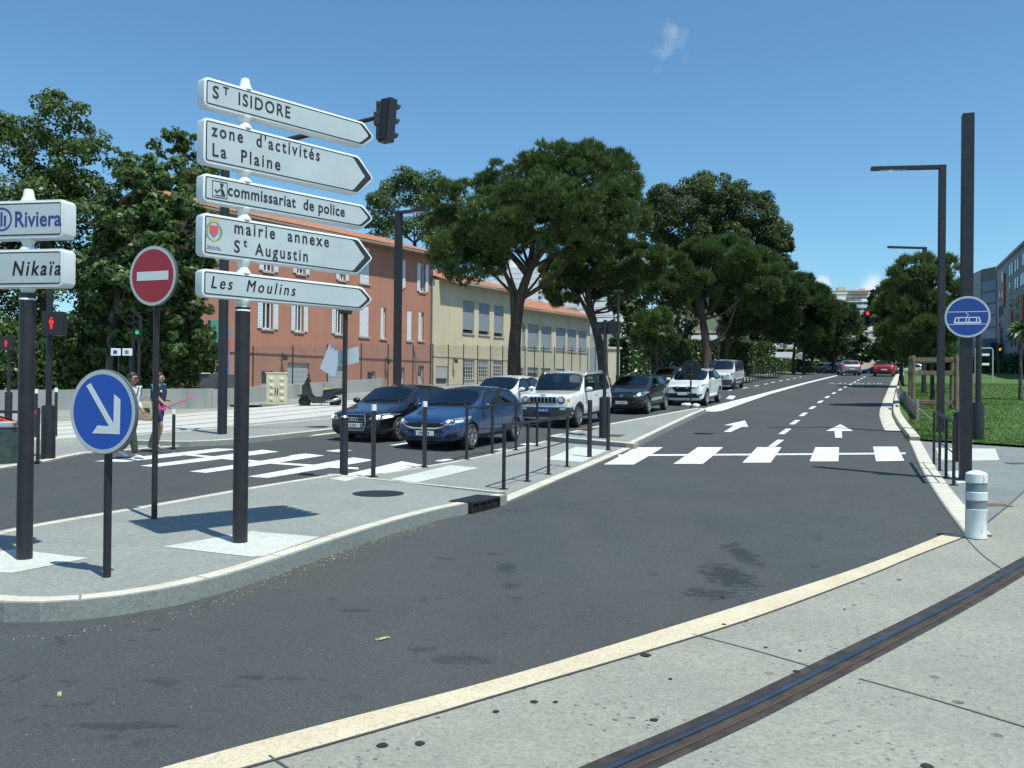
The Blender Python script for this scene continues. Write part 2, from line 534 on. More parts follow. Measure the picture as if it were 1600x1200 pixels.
# tram apron, beige strip and grooved rail
strip_lo = smooth_line(poly_px([(-180, 1390), (130, 1275), (385, 1200), (600, 1139), (800, 1080), (1150, 975), (1350, 902), (1430, 869), (1510, 838)]), .3)
ap = [tuple(p) for p in strip_lo] + [tuple(P(1545, 815)), tuple(P(1600, 768)), (11, 13.5), (16, 10), (16, -4), (-4, -4), (-6, 0)]
struct(sheet('tram_apron', ap, .004, MATS['apron'], 1.0))
bs = [tuple(p) for p in strip_up] + [tuple(p) for p in reversed(strip_lo)]
struct(sheet('edge_strip', bs, .008, MATS['beige_strip'], .8))
t = NT('groove_dark'); t.base(t.mix(t.rng(t.noise(6, 4), .4, .65), (.025, .023, .022), (.06, .05, .042))); t.set(Roughness=.8); t.end('groove_dark')
M('rail_steel', (.1, .105, .12), .34, .85, (.17, .18, .2), 3)
M('rail_rust', (.085, .055, .035), .8, .2, (.07, .045, .032), 14)
rail_line = smooth_line(poly_px([(560, 1370), (770, 1270), (960, 1185), (1130, 1112), (1320, 1020), (1480, 940), (1600, 874), (1760, 780)]), .25)
rg = tag(sweep('tram_rail', rail_line, [(.035, .006), (-.03, .006)], MATS['groove_dark']), 'grooved steel tram rail curving through the speckled concrete apron', 'tram rail')
def railband(o0, o1, z0, z1, m, n):
    return sweep(n, rail_line, [(o0, z0), ((o0 + o1) / 2, max(z0, z1) + .003), (o1, z1)], MATS[m], rg)
railband(-.03, -.078, .012, .012, 'rail_steel', 'rail_head')
railband(-.078, -.122, .007, .007, 'groove_dark', 'flangeway')
railband(-.122, -.146, .010, .010, 'rail_rust', 'guard_lip')
railband(-.146, -.195, .007, .007, 'groove_dark', 'sealing_joint')
# dark joint round the strip and saw-cut joints of the slab
M('joint', (.07, .072, .068), .9)
jb = sweep('slab_joint', strip_lo, [(-.004, .0105), (-.022, .0105)], MATS['joint']); struct(jb)
for pts in ([(1080, 992), (1180, 1018), (1286, 1049)], [(1342, 1062), (1460, 1095), (1640, 1150)], [(1510, 842), (1535, 868), (1575, 897)], [(420, 1183), (450, 1203), (480, 1225)], [(1510, 838), (1545, 816), (1600, 769), (1660, 700)]):
    struct(sweep('slab_joint', smooth_line(poly_px(pts), .2), [(-.006, .0085), (.006, .0085)], MATS['joint']))

# pavement and grass on the right
gl = [ST(25.6, -.25), ST(24.6, -2.4), ST(22, -12), ST(20, -40)]
pv = [tuple(p) for p in rk if SX * p.x + SY * p.y < 26] + [tuple(ST(25.6, -.25)), tuple(ST(24.6, -2.4)), tuple(ST(22, -12)), tuple(ST(18, -30)), tuple(ST(5, -22)), (16, 10.5), (11, 13.5), tuple(P(1600, 768)), tuple(P(1545, 815)), tuple(P(1510, 838))]
struct(sheet('pavement', pv, .012, MATS['pavement_right'], 1.2))
t = NT('grass')
c = t.mix(t.rng(t.noise(.5, 5), .35, .65), (.06, .13, .022), (.09, .175, .034))
c = t.mix(t.rng(t.noise(7, 5), .45, .7, 0, .6), c, (.035, .075, .015))
c = t.mix(t.rng(t.noise(1.5, 4), .6, .75, 0, .5), c, (.13, .13, .05))
t.base(c); t.set(Roughness=.9); t.bump(t.noise(40, 4), .8, .05); t.end('grass')
rk_far = [p for p in rk if SX * p.x + SY * p.y >= 25.4]
gp = [tuple(ST(25.4, -.25))] + [tuple(p) for p in rk_far] + [tuple(ST(150, 1.3)), tuple(ST(150, -90)), tuple(ST(15, -90)), tuple(ST(18, -30)), tuple(ST(22, -12)), tuple(ST(24.6, -2.4))]
struct(sheet('lawn', gp, .075, MATS['grass'], 2.0))

# kerbs
near = poly_px([(792, 788), (735, 803), (700, 808), (600, 838), (500, 873), (400, 911), (322, 942), (220, 966), (110, 985), (0, 991)])
loop = [V(p) for p in near] + [ST(3.95, 6.2), ST(4.3, 7.2), ST(5.0, 8.15)] + [V(p) for p in poly_px([(0, 826), (130, 805), (250, 785), (380, 762), (520, 740)], .14)]
isl_line = smooth_line(loop, .25)
for _ in range(10): isl_line = [isl_line[0]] + [(a + b * 2 + c) / 4 for a, b, c in zip(isl_line, isl_line[1:], isl_line[2:])] + [isl_line[-1]]
struct(sheet('traffic_island', [tuple(p) for p in isl_line], .136, MATS['pavement'], 1.0, skirt=.15))
struct(sweep('kerb', isl_line, kerb_prof(.17, .14, -1), MATS['kerb']))
end_line = [P(792, 768, .14), P(520, 740, .14)]
struct(sweep('kerb', end_line, kerb_prof(.14, .143, 1), MATS['kerb']))
# lowered crossing refuge
ref = [P(794, 786), ST(14.6, 5.72), ST(18, 6.12), ST(20.95, 6.38), ST(21.6, 9.0), ST(17, 8.8), ST(13.4, 8.85), P(520, 740, .14)]
struct(sheet('pavement', [tuple(p) for p in ref], .026, MATS['pavement'], 1.0, skirt=.05))
struct(sweep('kerb', smooth_line(ref[0:4], .4), kerb_prof(.2, .032, 1), MATS['kerb']))
struct(sweep('kerb', smooth_line(ref[4:7][::-1], .4), kerb_prof(.13, .032, -1), MATS['kerb']))
# second island
i2 = [ST(20.95, 6.32), ST(24, 6.62), ST(28, 6.98), ST(32, 7.3), ST(34.4, 7.45), ST(35, 7.65), ST(34.9, 7.95), ST(33.8, 8.15), ST(30, 8.5), ST(26, 8.85), ST(21.8, 9.0)]
i2l = smooth_line(i2, .4)
struct(sheet('traffic_island', [tuple(p) for p in i2l], .136, MATS['pavement'], 1.0, skirt=.15))
struct(sweep('kerb', i2l, kerb_prof(.2, .14, 1), MATS['kerb']))
struct(sweep('kerb', [i2[-1], i2[0]], kerb_prof(.2, .143, 1), MATS['kerb']))
# right-hand kerb: flush by the crossing, raised along the grass, with a concrete gutter
low = [p for p in rk if SX * p.x + SY * p.y < 25.7]; hi_ = [p for p in rk if 25 < SX * p.x + SY * p.y]
struct(sweep('kerb', low, kerb_prof(.27, .03, -1), MATS['kerb']))
struct(sweep('kerb', hi_, kerb_prof(.27, .13, -1), MATS['kerb']))
struct(sweep('gutter', [p for p in hi_ if SX * p.x + SY * p.y > 28], [(.02, .008), (.45, .006)], MATS['kerb']))
M('slot_dark', (.03, .033, .037), .8)
# far kerb of the cars' road, grey pavement, pale tram platform, second raised island
struct(sweep('kerb', far_kerb, kerb_prof(.16, .03, 1), MATS['kerb']))
fp = [tuple(p) for p in far_kerb if SX * p.x + SY * p.y < 19] + [tuple(ST(19, 19)), tuple(ST(-6, 19))]
struct(sheet('pavement', fp, .02, MATS['pavement'], 1.5))
fp2 = [tuple(p) for p in far_kerb if SX * p.x + SY * p.y > 30] + [tuple(ST(130, 30)), tuple(ST(30, 30))]
struct(sheet('pavement', fp2, .09, MATS['pavement'], 2.0))
i3 = [ST(15.4, 15.9), ST(16.1, 15.2), ST(20, 15.1), ST(26, 15.05), ST(30, 15.2), ST(30.6, 16.5), ST(22, 18.3), ST(17.3, 18.6), ST(15.6, 18.2), ST(15.2, 17)]
i3l = smooth_line(i3 + [i3[0]], .4)
struct(sheet('traffic_island', [tuple(p) for p in i3l[:-1]], .126, MATS['pavement'], 1.2, skirt=.13))
struct(sweep('kerb', i3l, kerb_prof(.22, .13, 1), MATS['kerb']))
pf = [ST(-12, 19.2), ST(15, 19.2), ST(30, 18.9), ST(52, 18.6), ST(52, 22.5), ST(20, 25.6), ST(-12, 25.6)]
struct(sheet('tram_platform', [tuple(p) for p in pf], .11, MATS['pale_concrete'], 2.0, skirt=.12))
for tt in (20.4, 21.9, 23.6, 24.8):
    tag(sweep('tram_rail', [ST(s, tt) for s in range(-10, 40, 2)], [(-.03, .116), (.03, .116)], MATS['groove_dark']),
        'straight tram rail set in the pale platform, %s of the four' % {20.4: 'nearest', 21.9: 'second nearest', 23.6: 'third nearest', 24.8: 'farthest'}[tt], 'tram rail', 'tram rails in the pale platform')

# painted markings
def marks(name, polys, lift=.0045, mat='road_paint'):
    for p in polys: struct(sheet(name, [tuple(q) for q in p], lift, MATS[mat], 1.0))
pp = lambda *pts: [P(u, v) for u, v in pts]
marks('crossing_stripe', [pp((943, 726), (990, 726), (1036, 699), (993, 699)), pp((1052, 725), (1098, 725), (1130, 699), (1090, 699)), pp((1160, 723), (1204, 723), (1221, 699), (1183, 699)), pp((1265, 721), (1310, 721), (1311, 699), (1274, 699)), pp((1369, 721), (1413, 720), (1402, 698), (1364, 698))])
marks('crossing_guide', [pp((966, 713), (1415, 710), (1415, 707.5), (966, 710.5))], .007)
marks('crossing_stripe', [pp((147, 721), (196, 722), (372, 702), (338, 701)), pp((219, 728), (242, 730), (436, 706), (410, 703)), pp((296, 737), (322, 739), (507, 712), (478, 709)), pp((387, 745), (418, 747), (585, 719), (552, 715)), pp((500, 750), (531, 753), (662, 727), (628, 721))])
marks('crossing_guide', [pp((270, 710), (270, 707.5), (420, 722), (560, 731), (560, 734), (420, 725))], .007)
marks('lane_dash', [[ST(s, tt), ST(s + 1.9, tt + .03), ST(s + 1.9, tt + .2), ST(s, tt + .17)] for s, tt in [(22.8, 3.2), (26.4, 3.45), (30.0, 3.6), (33.8, 3.75), (38, 3.85), (42.4, 3.95), (46.8, 4.02), (51.2, 4.05), (55.6, 4.05), (60, 4.05), (64.4, 4.02), (68.8, 4), (73.2, 4), (77.6, 4), (82, 4)]])
marks('lane_line', [[ST(35.2, 7.25), ST(36, 7.1), ST(50, 7.3), ST(66, 7.1), ST(85, 6.6), ST(95, 6.4), ST(95, 6.65), ST(85, 6.9), ST(66, 7.5), ST(50, 7.8), ST(36, 8.1), ST(35.1, 7.95)]])
marks('lane_dash', [[ST(s, tt), ST(s + 1.6, tt), ST(s + 1.6, tt + .16), ST(s, tt + .16)] for s, tt in [(18.6, 11.75), (22, 11.7), (25.4, 11.65), (28.8, 11.6), (32.2, 11.55), (35.6, 11.5), (39, 11.2), (42.4, 11), (45.8, 10.7), (49.2, 10.4), (52.6, 10), (56, 9.75), (59.4, 9.6), (62.8, 9.5), (66.2, 9.5), (69.6, 9.4), (73, 9.3), (76.4, 9.2), (79.8, 9.1)]])
marks('lane_dash', [[ST(s, 9.05), ST(s + .5, 9.05), ST(s + .5, 9.25), ST(s, 9.25)] for s in (16.2, 19.0, 20.6)] + [[ST(s, 11.9), ST(s + .5, 11.9), ST(s + .5, 12.3), ST(s, 12.3)] for s in (15.2, 16.5)])
marks('direction_arrow', [pp((1305, 684), (1316, 684), (1315, 673.5), (1333, 673.5), (1313, 663), (1291, 673.5), (1304, 673.5)), pp((1131, 675), (1142, 675), (1159, 667), (1169, 667), (1164, 657), (1131, 664.5), (1147, 665)), pp((1134, 623), (1145, 624), (1150, 619), (1140, 618))])
# SLOW lettering across the far lanes
me_o = lettering('RALENTIR', 3.2, Matrix.Identity(4), MATS['road_paint'], 'road_lettering', depth=.001, space=1.15, xs=.36)
c0 = P(1293, 600); c1 = P(1379, 600.5)
w = max(v.co.x for v in me_o.data.vertices); k = (c1 - c0).length / w
dx = (c1 - c0).normalized()
for v in me_o.data.vertices:
    q = c0 + dx * (v.co.x * k) + ST(1, 0) * (v.co.y)
    v.co = (q.x, q.y, gz(q.x, q.y) + .006)
struct(me_o)
# tactile strips on the refuge and pale concrete patches round the post feet
marks('tactile_paving', [[P(u, v, .03) for u, v in ((608, 749), (652, 754), (748, 731), (704, 727))], [P(u, v, .03) for u, v in ((850, 718), (910, 722), (952, 702), (900, 698))]], .032, 'footing')
marks('tactile_paving', [pp((1462, 701), (1555, 702), (1562, 720), (1470, 722))], .0165, 'footing')
marks('footing_slab', [[P(u, v, .14) for u, v in ((255, 854), (393, 830), (500, 839), (412, 869), (392, 870))], [P(u, v, .14) for u, v in ((-60, 872), (20, 858), (138, 872), (20, 895), (-40, 893))], [P(u, v, .14) for u, v in ((515, 748), (540, 743), (562, 746), (540, 752))]], .1405, 'footing')
marks('footing_slab', [pp((1478, 738), (1508, 736), (1530, 752), (1497, 757))], .0165, 'footing')
# covers and grates
mh = P(591, 771, .14)
b = B(); b.lathe([(.36, .0), (.36, .004), (.33, .006), (0.001, .006)], 32)
tag(b.done('manhole_cover', MATS['iron_black'], loc=(mh.x, mh.y, .139 + gz(*mh))), 'round dark manhole cover in the paved island beside the direction signpost', 'manhole cover')
M('rust_grate', (.16, .09, .055), .8, .3, (.25, .2, .16), 12)
for (u, v, l, lab) in ((922, 669, .14, 'larger rusty grate in the second island behind the railing'), (962, 680, .14, 'smaller rusty grate beside the black pole foot on the second island')):
    p = P3(u, v, l + .001)
    b = B(); b.box((0, 0, 0), (1.5 if u < 930 else .7, .45, .012))
    for k in range(5): b.box((-.3 + k * .15, 0, .007), (.05, .4, .006))
    tag(b.done('drain_grate', MATS['rust_grate'], loc=p, rz=R(65)), lab, 'drain grate')
for (u, v, lab) in ((1548, 789, 'small dark grate in the pavement just behind the white bollard'), (1592, 724, 'small dark grate in the pavement at the right edge of the lawn')):
    p = P3(u, v, .014)
    b = B(); b.box((0, 0, 0), (.5, .28, .01))
    for k in range(6): b.box((-.2 + k * .08, 0, .006), (.03, .24, .005))
    tag(b.done('drain_grate', MATS['rust_grate'], loc=p, rz=.1), lab, 'drain grate')
mp = P3(1100, 677, .006)
b = B(); b.lathe([(.3, 0), (.3, .004), (.001, .004)], 24)
tag(b.done('manhole_cover', MATS['iron_black'], loc=mp), 'flat manhole cover in the right-hand road before the bent arrow', 'manhole cover')
# kerb drain: cast-iron hood with four openings
a, c_ = P(735, 803), P(778, 792)
d = (c_ - a).normalized(); L = (c_ - a).length
sd = thing('storm_drain', 'dark cast iron kerb drain with four openings at the island corner', 'storm drain', (a.x, a.y, gz(*a)), math.atan2(d.y, d.x))
b = B(); b.box((L / 2, .15, .135), (L, .36, .04), bev=.012); b.box((L / 2, .16, .05), (L - .01, .3, .14))
for k in range(5): b.box((L * k / 4, -.015, .06), (.03, .03, .15))
b.box((L / 2, -.012, .005), (L, .03, .02)); b.done('hood', MATS['iron_black'], sd)
b = B()
for k in range(4): b.box((L * (k + .5) / 4, -.002, .065), (L / 4 - .03, .018, .085), bev=.004)
M('void', (.006, .006, .007), .9)
b.done('opening', MATS['void'], sd)
# ================================================================== buildings, walls, far hills
def stucco(key, c1, c2, c3):
    t = NT(key)
    c = t.mix(t.rng(t.noise(.45, 6), .35, .65), c1, c2)
    c = t.mix(t.rng(t.noise(1.2, 5, .6, t.mapv((1, 1, .18))), .5, .7, 0, .7), c, c3)
    t.base(c); t.set(Roughness=.9); t.bump(t.noise(30, 4), .15, .01); t.end(key)
stucco('stucco_orange', (.4, .185, .125), (.45, .21, .145), (.33, .15, .105))
stucco('stucco_yellow', (.55, .48, .33), (.6, .53, .37), (.46, .4, .28))
stucco('stucco_cream', (.52, .48, .35), (.57, .53, .4), (.42, .39, .29))
stucco('stucco_white', (.68, .68, .64), (.74, .74, .7), (.55, .55, .52))
stucco('stucco_beige', (.5, .42, .33), (.56, .48, .38), (.42, .35, .28))
stucco('render_grey', (.25, .27, .29), (.28, .3, .32), (.22, .24, .26))
stucco('render_dark', (.11, .12, .14), (.13, .14, .16), (.1, .105, .12))
stucco('wall_concrete', (.3, .31, .29), (.37, .38, .355), (.17, .17, .155))
t = NT('roof_tile')
uvz = t.mapv((4.6, 4.6, 4.6))
w = t.n.new('ShaderNodeTexWave'); w.inputs['Scale'].default_value = .72; w.bands_direction = 'X'
t.l.new(uvz, w.inputs['Vector']); 
c = t.mix(t.rng(t.noise(2.2, 5), .3, .7), (.5, .19, .1), (.6, .28, .17))
c = t.mix(t.rng(t.noise(14, 3), .5, .7, 0, .6), c, (.32, .13, .075))
t.base(c); t.set(Roughness=.9); t.bump(w.outputs['Fac'], .9, .06); t.end('roof_tile')
M('shutter_white', (.7, .73, .76), .6, 0, (.62, .66, .69), 5)
M('blind_grey', (.3, .34, .4), .6, 0, (.26, .3, .36), 4)
M('window_glass', (.03, .04, .05), .08, 0, spec=.8)
M('blue_glass', (.035, .05, .14), .1, 0, (.025, .035, .1), 3, spec=.8)
M('sill_stone', (.42, .4, .36), .8)
M('frame_white', (.74, .76, .76), .5)
M('door_grey', (.42, .45, .46), .6, 0, (.36, .39, .4), 6)
M('door_dark', (.02, .022, .025), .6)
M('strip_orange', (.4, .1, .05), .6)
M('awning_red', (.45, .13, .1), .8)
M('gutter_zinc', (.22, .24, .26), .5, .6)
M('fence_steel', (.05, .058, .062), .5, .5)
M('roof_grey', (.3, .3, .29), .8)

BD = V((.5652, .8250, 0)); BN = V((.8250, -.5652, 0)); B0 = V((-5.98, 64.0, 0))   # facade line of the three houses
def bpt(k, z=0, out=0): return B0 + BD * k + BN * out + V((0, 0, z))
def kof(u):
    r = ray(u, 600)
    return (r.x * B0.y - B0.x) / (BD.x - r.x * BD.y)
def zat(u, v):
    p = bpt(kof(u)); r = ray(u, v); return EYE + r.z * p.y
FM = Matrix(((BD.x, 0, BN.x, 0), (BD.y, 0, BN.y, 0), (0, 1, 0, 0), (0, 0, 0, 1)))        # local x along facade, y up, z out of the wall
def fac(k, z, out=0):
    m = FM.copy(); m.translation = bpt(k, z, out); return m
def facade(parent, k0, k1, z0, z1, holes, mat, depth=.22, name='wall', body=9.0):
    """front wall with real openings, plus the box of the house behind it"""
    ks = sorted({k0, k1, *[h[0] for h in holes], *[h[1] for h in holes]})
    zs = sorted({z0, z1, *[h[2] for h in holes], *[h[3] for h in holes]})
    inside = lambda a, b: any(h[0] < a < h[1] and h[2] < b < h[3] for h in holes)
    b = B()
    for i in range(len(ks) - 1):
        for j in range(len(zs) - 1):
            if not inside((ks[i] + ks[i + 1]) / 2, (zs[j] + zs[j + 1]) / 2):
                b.face([bpt(ks[i], zs[j]), bpt(ks[i + 1], zs[j]), bpt(ks[i + 1], zs[j + 1]), bpt(ks[i], zs[j + 1])])
    for h in holes:
        c = [(h[0], h[2]), (h[1], h[2]), (h[1], h[3]), (h[0], h[3])]
        for a, d in zip(c, c[1:] + c[:1]):
            b.face([bpt(*a), bpt(*d), bpt(d[0], d[1], -depth), bpt(a[0], a[1], -depth)])
    for q in ([(k0, 0), (k0, -body)], [(k1, 0), (k1, -body)], [(k0, -body), (k1, -body)]):
        (a, oa), (d, od) = q
        b.face([bpt(a, z0, oa), bpt(d, z0, od), bpt(d, z1, od), bpt(a, z1, oa)])
    return b.done(name, mat, parent)
def panel(b, k0, k1, z0, z1, out, th=.04): b.prism([(0, 0), (k1 - k0, 0), (k1 - k0, z1 - z0), (0, z1 - z0)], 0, th, fac(k0, z0, out))
def window(parent, h, shut='open', depth=.2):
    """h = (k0,k1,z0,z1); a frame with glass, shutters folded back, half shut or shut"""
    k0, k1, z0, z1 = h
    b = B()
    f = .07
    panel(b, k0, k1, z0, z0 + f, -depth + .01, .06); panel(b, k0, k1, z1 - f, z1, -depth + .01, .06)
    panel(b, k0, k0 + f, z0 + f, z1 - f, -depth + .01, .06); panel(b, k1 - f, k1, z0 + f, z1 - f, -depth + .01, .06)
    km = (k0 + k1) / 2; panel(b, km - .04, km + .04, z0 + f, z1 - f, -depth + .01, .06)
    w = b.done('window', MATS['frame_white'], parent)
    b = B(); panel(b, k0, k1, z0, z1, -depth - .02, .02); b.done('pane', MATS['window_glass'], w)
    b = B(); panel(b, k0 - .12, k1 + .12, z0 - .1, z0 - .003, -depth + .02, depth + .06); b.done('sill', MATS['sill_stone'], w)
    sw = (k1 - k0) / 2
    def leaf(ka, kb, out):
        b = B(); panel(b, ka, kb, z0 + .02, z1 - .02, out, .05)
        n = 9
        for i in range(n):
            za = z0 + .12 + (z1 - z0 - .24) * i / n
            panel(b, ka + .06, kb - .06, za, za + (z1 - z0 - .24) / n * .7, out + .05, .012)
        b.done('shutter', MATS['shutter_white'], w)
    if shut == 'open': leaf(k0 - sw - .04, k0 - .04, .02); leaf(k1 + .04, k1 + sw + .04, .02)
    elif shut == 'shut': leaf(k0 + .01, km - .005, -.06); leaf(km + .005, k1 - .01, -.06)
    elif shut == 'half': leaf(k0 + .01, km - .005, -.06)
def blind_window(parent, h, drop=.9, key='blind_grey'):
    k0, k1, z0, z1 = h
    b = B(); panel(b, k0, k1, z0, z1, -.2, .03); w = b.done('window', MATS['window_glass'], parent)
    b = B(); zb = z1 - (z1 - z0) * drop; panel(b, k0 + .02, k1 - .02, zb, z1, -.15, .03)
    n = int((z1 - zb) / .09)
    for i in range(n): panel(b, k0 + .02, k1 - .02, zb + .09 * i, zb + .09 * i + .07, -.12, .012)
    b.done('blind', MATS[key], w)
    b = B(); panel(b, k0 - .06, k1 + .06, z0 - .1, z0 - .003, -.18, .26); b.done('sill', MATS['sill_stone'], w)
def tiled_roof(parent, k0, k1, ze, over=.6, rise=.32, depth=9.0, side=.3, gable=True):
    """pitched roof along the facade: courses of round tiles as real ridges at the eave"""
    b = B(); n = int((k1 - k0 + 2 * side) / .24); mid = depth / 2
    for i in range(n):
        a = k0 - side + i * (k1 - k0 + 2 * side) / n; w = (k1 - k0 + 2 * side) / n
        for (x0, x1, h0, h1) in ((0, .28, .0, .05), (.28, .5, .05, .065), (.5, .72, .065, .05), (.72, 1, .05, .0)):
            pts = []
            for (x, h) in ((x0, h0), (x1, h1)):
                pts.append((a + x * w, h))
            z1 = ze + (mid + over) * rise
            b.face([bpt(pts[0][0], ze + pts[0][1], over), bpt(pts[1][0], ze + pts[1][1], over), bpt(pts[1][0], z1 + pts[1][1], -mid), bpt(pts[0][0], z1 + pts[0][1], -mid)])
    z1 = ze + (mid + over) * rise
    b.face([bpt(k0 - side, z1, -mid), bpt(k1 + side, z1, -mid), bpt(k1 + side, ze, -depth - over), bpt(k0 - side, ze, -depth - over)])
    rf = b.done('roof', MATS['roof_tile'], parent)
    b = B()
    pr = [(over - .03, ze - .02), (over - .03, ze - .14), (.0, ze - .1), (-mid, z1 - .14), (-depth - over, ze - .14), (-depth - over, ze - .03), (-mid, z1 - .03)]
    for ka in (k0 - side + .02, k1 + side - .02):
        b.face([bpt(ka, z, o) for o, z in pr])
    b.face([bpt(k0 - side, ze - .12, over - .03), bpt(k1 + side, ze - .12, over - .03), bpt(k1 + side, ze - .06, 0), bpt(k0 - side, ze - .06, 0)])
    b.face([bpt(k0 - side, ze - .13, over - .02), bpt(k1 + side, ze - .13, over - .02), bpt(k1 + side, ze - .005, over - .02), bpt(k0 - side, ze - .005, over - .02)])
    b.done('eave', MATS['gable_wood'], rf)
    return rf
M('gable_wood', (.3, .24, .2), .8)
def hole(u0, u1, v0, v1):
    """opening on the facade from photo positions (edges measured in the middle)"""
    um = (u0 + u1) / 2
    return (kof(u0), kof(u1), zat(um, v1), zat(um, v0))

# --- terracotta house
ZE1 = 11.25
bo = thing('town_house', 'three storey terracotta house with white shutters and a tiled roof', 'house', (0, 0, 0))
ho = {'open': [], 'shut': [], 'half': []}
ho['open'] += [hole(409, 424, 466, 514), hole(460, 472, 471, 518), hole(523, 534, 478, 522), hole(654, 662, 412, 456), hole(618, 626, 405, 449), hole(528, 537, 385, 438), hole(462, 474, 372, 428), hole(410, 424, 362, 424)]
ho['shut'] += [hole(561, 575, 478, 526), hole(561, 575, 386, 443), hole(635, 642, 486, 532)]
ho['half'] += [hole(594, 602, 481, 529), hole(653, 661, 488, 532)]
doors = [('garage_door', hole(449, 483, 567, 616)), ('door', hole(408, 426, 579, 614)), ('garage_door', hole(513, 538, 573, 612)), ('door', hole(574, 586, 580, 610)), ('door', hole(625, 632, 574, 606)), ('door', hole(653, 662, 571, 603))]
doors = [(n, (h[0], h[1], gz(*bpt(h[0]).xy) - .1 + .1, h[3])) for n, h in doors]
hs = [h for l in ho.values() for h in l] + [h for _, h in doors]
K0 = kof(296); zb = gz(*bpt(K0).xy) - .6
facade(bo, K0, 0, zb, ZE1, hs, MATS['stucco_orange'])
for k, l in ho.items():
    for h in l: window(bo, h, k)
for n, h in doors:
    b = B(); panel(b, *h, -.18, .05)
    if n == 'garage_door':
        for i in range(6): panel(b, h[0] + .05, h[1] - .05, h[2] + .1 + i * (h[3] - h[2]) / 6.3, h[2] + .06 + (i + .85) * (h[3] - h[2]) / 6.3, -.13, .012)
    d = b.done(n, MATS['door_grey'], bo)
    if n == 'door':
        b = B(); panel(b, h[0] + .12, h[1] - .12, h[3] - .75, h[3] - .1, -.128, .012); b.done('fanlight', MATS['window_glass'], d)
b = B(); zl = zat(610, 560); panel(b, K0, 0, zl - .07, zl + .07, 0, .07); b.done('string_course', MATS['stucco_orange'], bo)
for u, v in ((439, 556), (601, 562)):
    b = B(); m = fac(kof(u), zat(u, v)); b.box(m @ V((0, 0, .15)), (.1, .1, .3)); b.box(m @ V((0, -.12, .35)), (.22, .22, .3)); b.done('wall_lamp', MATS['black_plastic'], bo)
b = B(); b.tube([bpt(.02, zb, .08), bpt(.02, ZE1 - .2, .08)], .06, 8); b.done('downpipe', MATS['gutter_zinc'], bo)
tiled_roof(bo, K0, -.1, ZE1, over=.9, rise=.3)

# --- yellow school wing, two storeys, set a little back, and the long cream wing
by = thing('school_building', 'two storey yellow building with grey roller blinds beside the terracotta house', 'building')
ZE2 = 9.55
k0, k1 = kof(674), kof(798)
hy = [hole(722, 740, 470, 521), hole(747, 764, 474, 523), hole(771, 786, 478, 526)]
hl = [hole(723, 741, 562, 592), hole(747, 763, 563, 591), hole(770, 785, 564, 590)]
hd = [(kof(681), kof(699), gz(*bpt(kof(690)).xy), zat(690, 572))]
facade(by, k0 + .06, k1, zb + .5, ZE2, hy + hl + hd, MATS['stucco_yellow'])
for h in hy: blind_window(by, h, .88)
for h in hl: blind_window(by, h, .3)
b = B(); panel(b, *hd[0], -.2, .05); d = b.done('door', MATS['door_dark'], by)
b = B(); panel(b, hd[0][0], hd[0][1], hd[0][3] - .9, hd[0][3], -.14, .1); b.done('door_shutter', MATS['door_grey'], d)
b = B()
for h in hl:
    for i in range(6): panel(b, h[0], h[1], h[2] + .1 + i * .28, h[2] + .13 + i * .28, -.1, .03)
    for i in range(5): panel(b, h[0] + .1 + i * (h[1] - h[0]) / 5, h[0] + .13 + i * (h[1] - h[0]) / 5, h[2], h[3], -.07, .03)
b.done('window_grille', MATS['frame_white'], by)
zl = zat(720, 558)
b = B(); panel(b, k0 + .06, k1, zl - .06, zl + .06, 0, .05); b.done('string_course', MATS['stucco_yellow'], by)
b = B(); m = fac(kof(707), zat(707, 562)); b.box(m @ V((0, 0, .15)), (.1, .1, .3)); b.box(m @ V((0, -.12, .35)), (.22, .22, .3)); b.done('wall_lamp', MATS['black_plastic'], by)
tiled_roof(by, k0 + 1.0, k1, ZE2, over=.75, rise=.3, side=.25)
b = B(); b.tube([bpt(k1 - .1, zb, .08), bpt(k1 - .1, ZE2 - .2, .08)], .06, 8); b.done('downpipe', MATS['gutter_zinc'], by)

bc = thing('school_building', 'long low cream wing with a tiled roof and grey blinds behind the pines', 'building')
ZE3 = 8.35
k0, k1 = kof(798.5), kof(921)
hu = [hole(815, 820, 505, 543), hole(824, 841, 507, 545), hole(845, 861, 510, 546), hole(868, 883, 512, 547), hole(886, 900, 515, 549), hole(903, 916, 517, 550)]
hl = [hole(810, 818, 575, 595), hole(824, 841, 574, 596), hole(845, 860, 575, 595), hole(868, 882, 576, 594)]
facade(bc, k0, k1, zb + 1.0, ZE3, hu + hl, MATS['stucco_cream'])
for h in hu: blind_window(bc, h, .95)
for h in hl: blind_window(bc, h, .4)
tiled_roof(bc, k0 + .1, k1, ZE3, over=.7, rise=.3)

# --- low concrete wall and the chain-link fence in front of the houses
wl = [P(-260, 641), P(0, 640.5), P(200, 639), P(330, 638)]
a0 = V(wl[-1]); a1 = bpt(kof(505), 0, 5.2).xy; a2 = bpt(kof(690), 0, 5.0).xy; a3 = bpt(kof(935), 0, 5.0).xy
def wall_run(name, pts, h, th, label, cat, key='wall_concrete', cap=True):
    line = smooth_line(pts, 1.0) if len(pts) > 2 else [V(pts[0][:2]).lerp(V(pts[1][:2]), i / 14) for i in range(15)]
    o = sweep(name, line, [(0, -.3), (0, h), (th, h), (th, -.3)], MATS[key])
    return tag(o, label, cat)
wall_run('garden_wall', wl, .86, .25, 'low stained concrete wall below the big trees on the left', 'wall')
wall_run('garden_wall', [a0 + V((.05, .02)), a1], .8, .2, 'low concrete wall in front of the terracotta house', 'wall')
wall_run('garden_wall', [a2 + BD.xy * .1, a3], .35, .2, 'low cream wall under the fence of the long cream wing', 'wall', 'stucco_cream')
t = NT('chain_link')
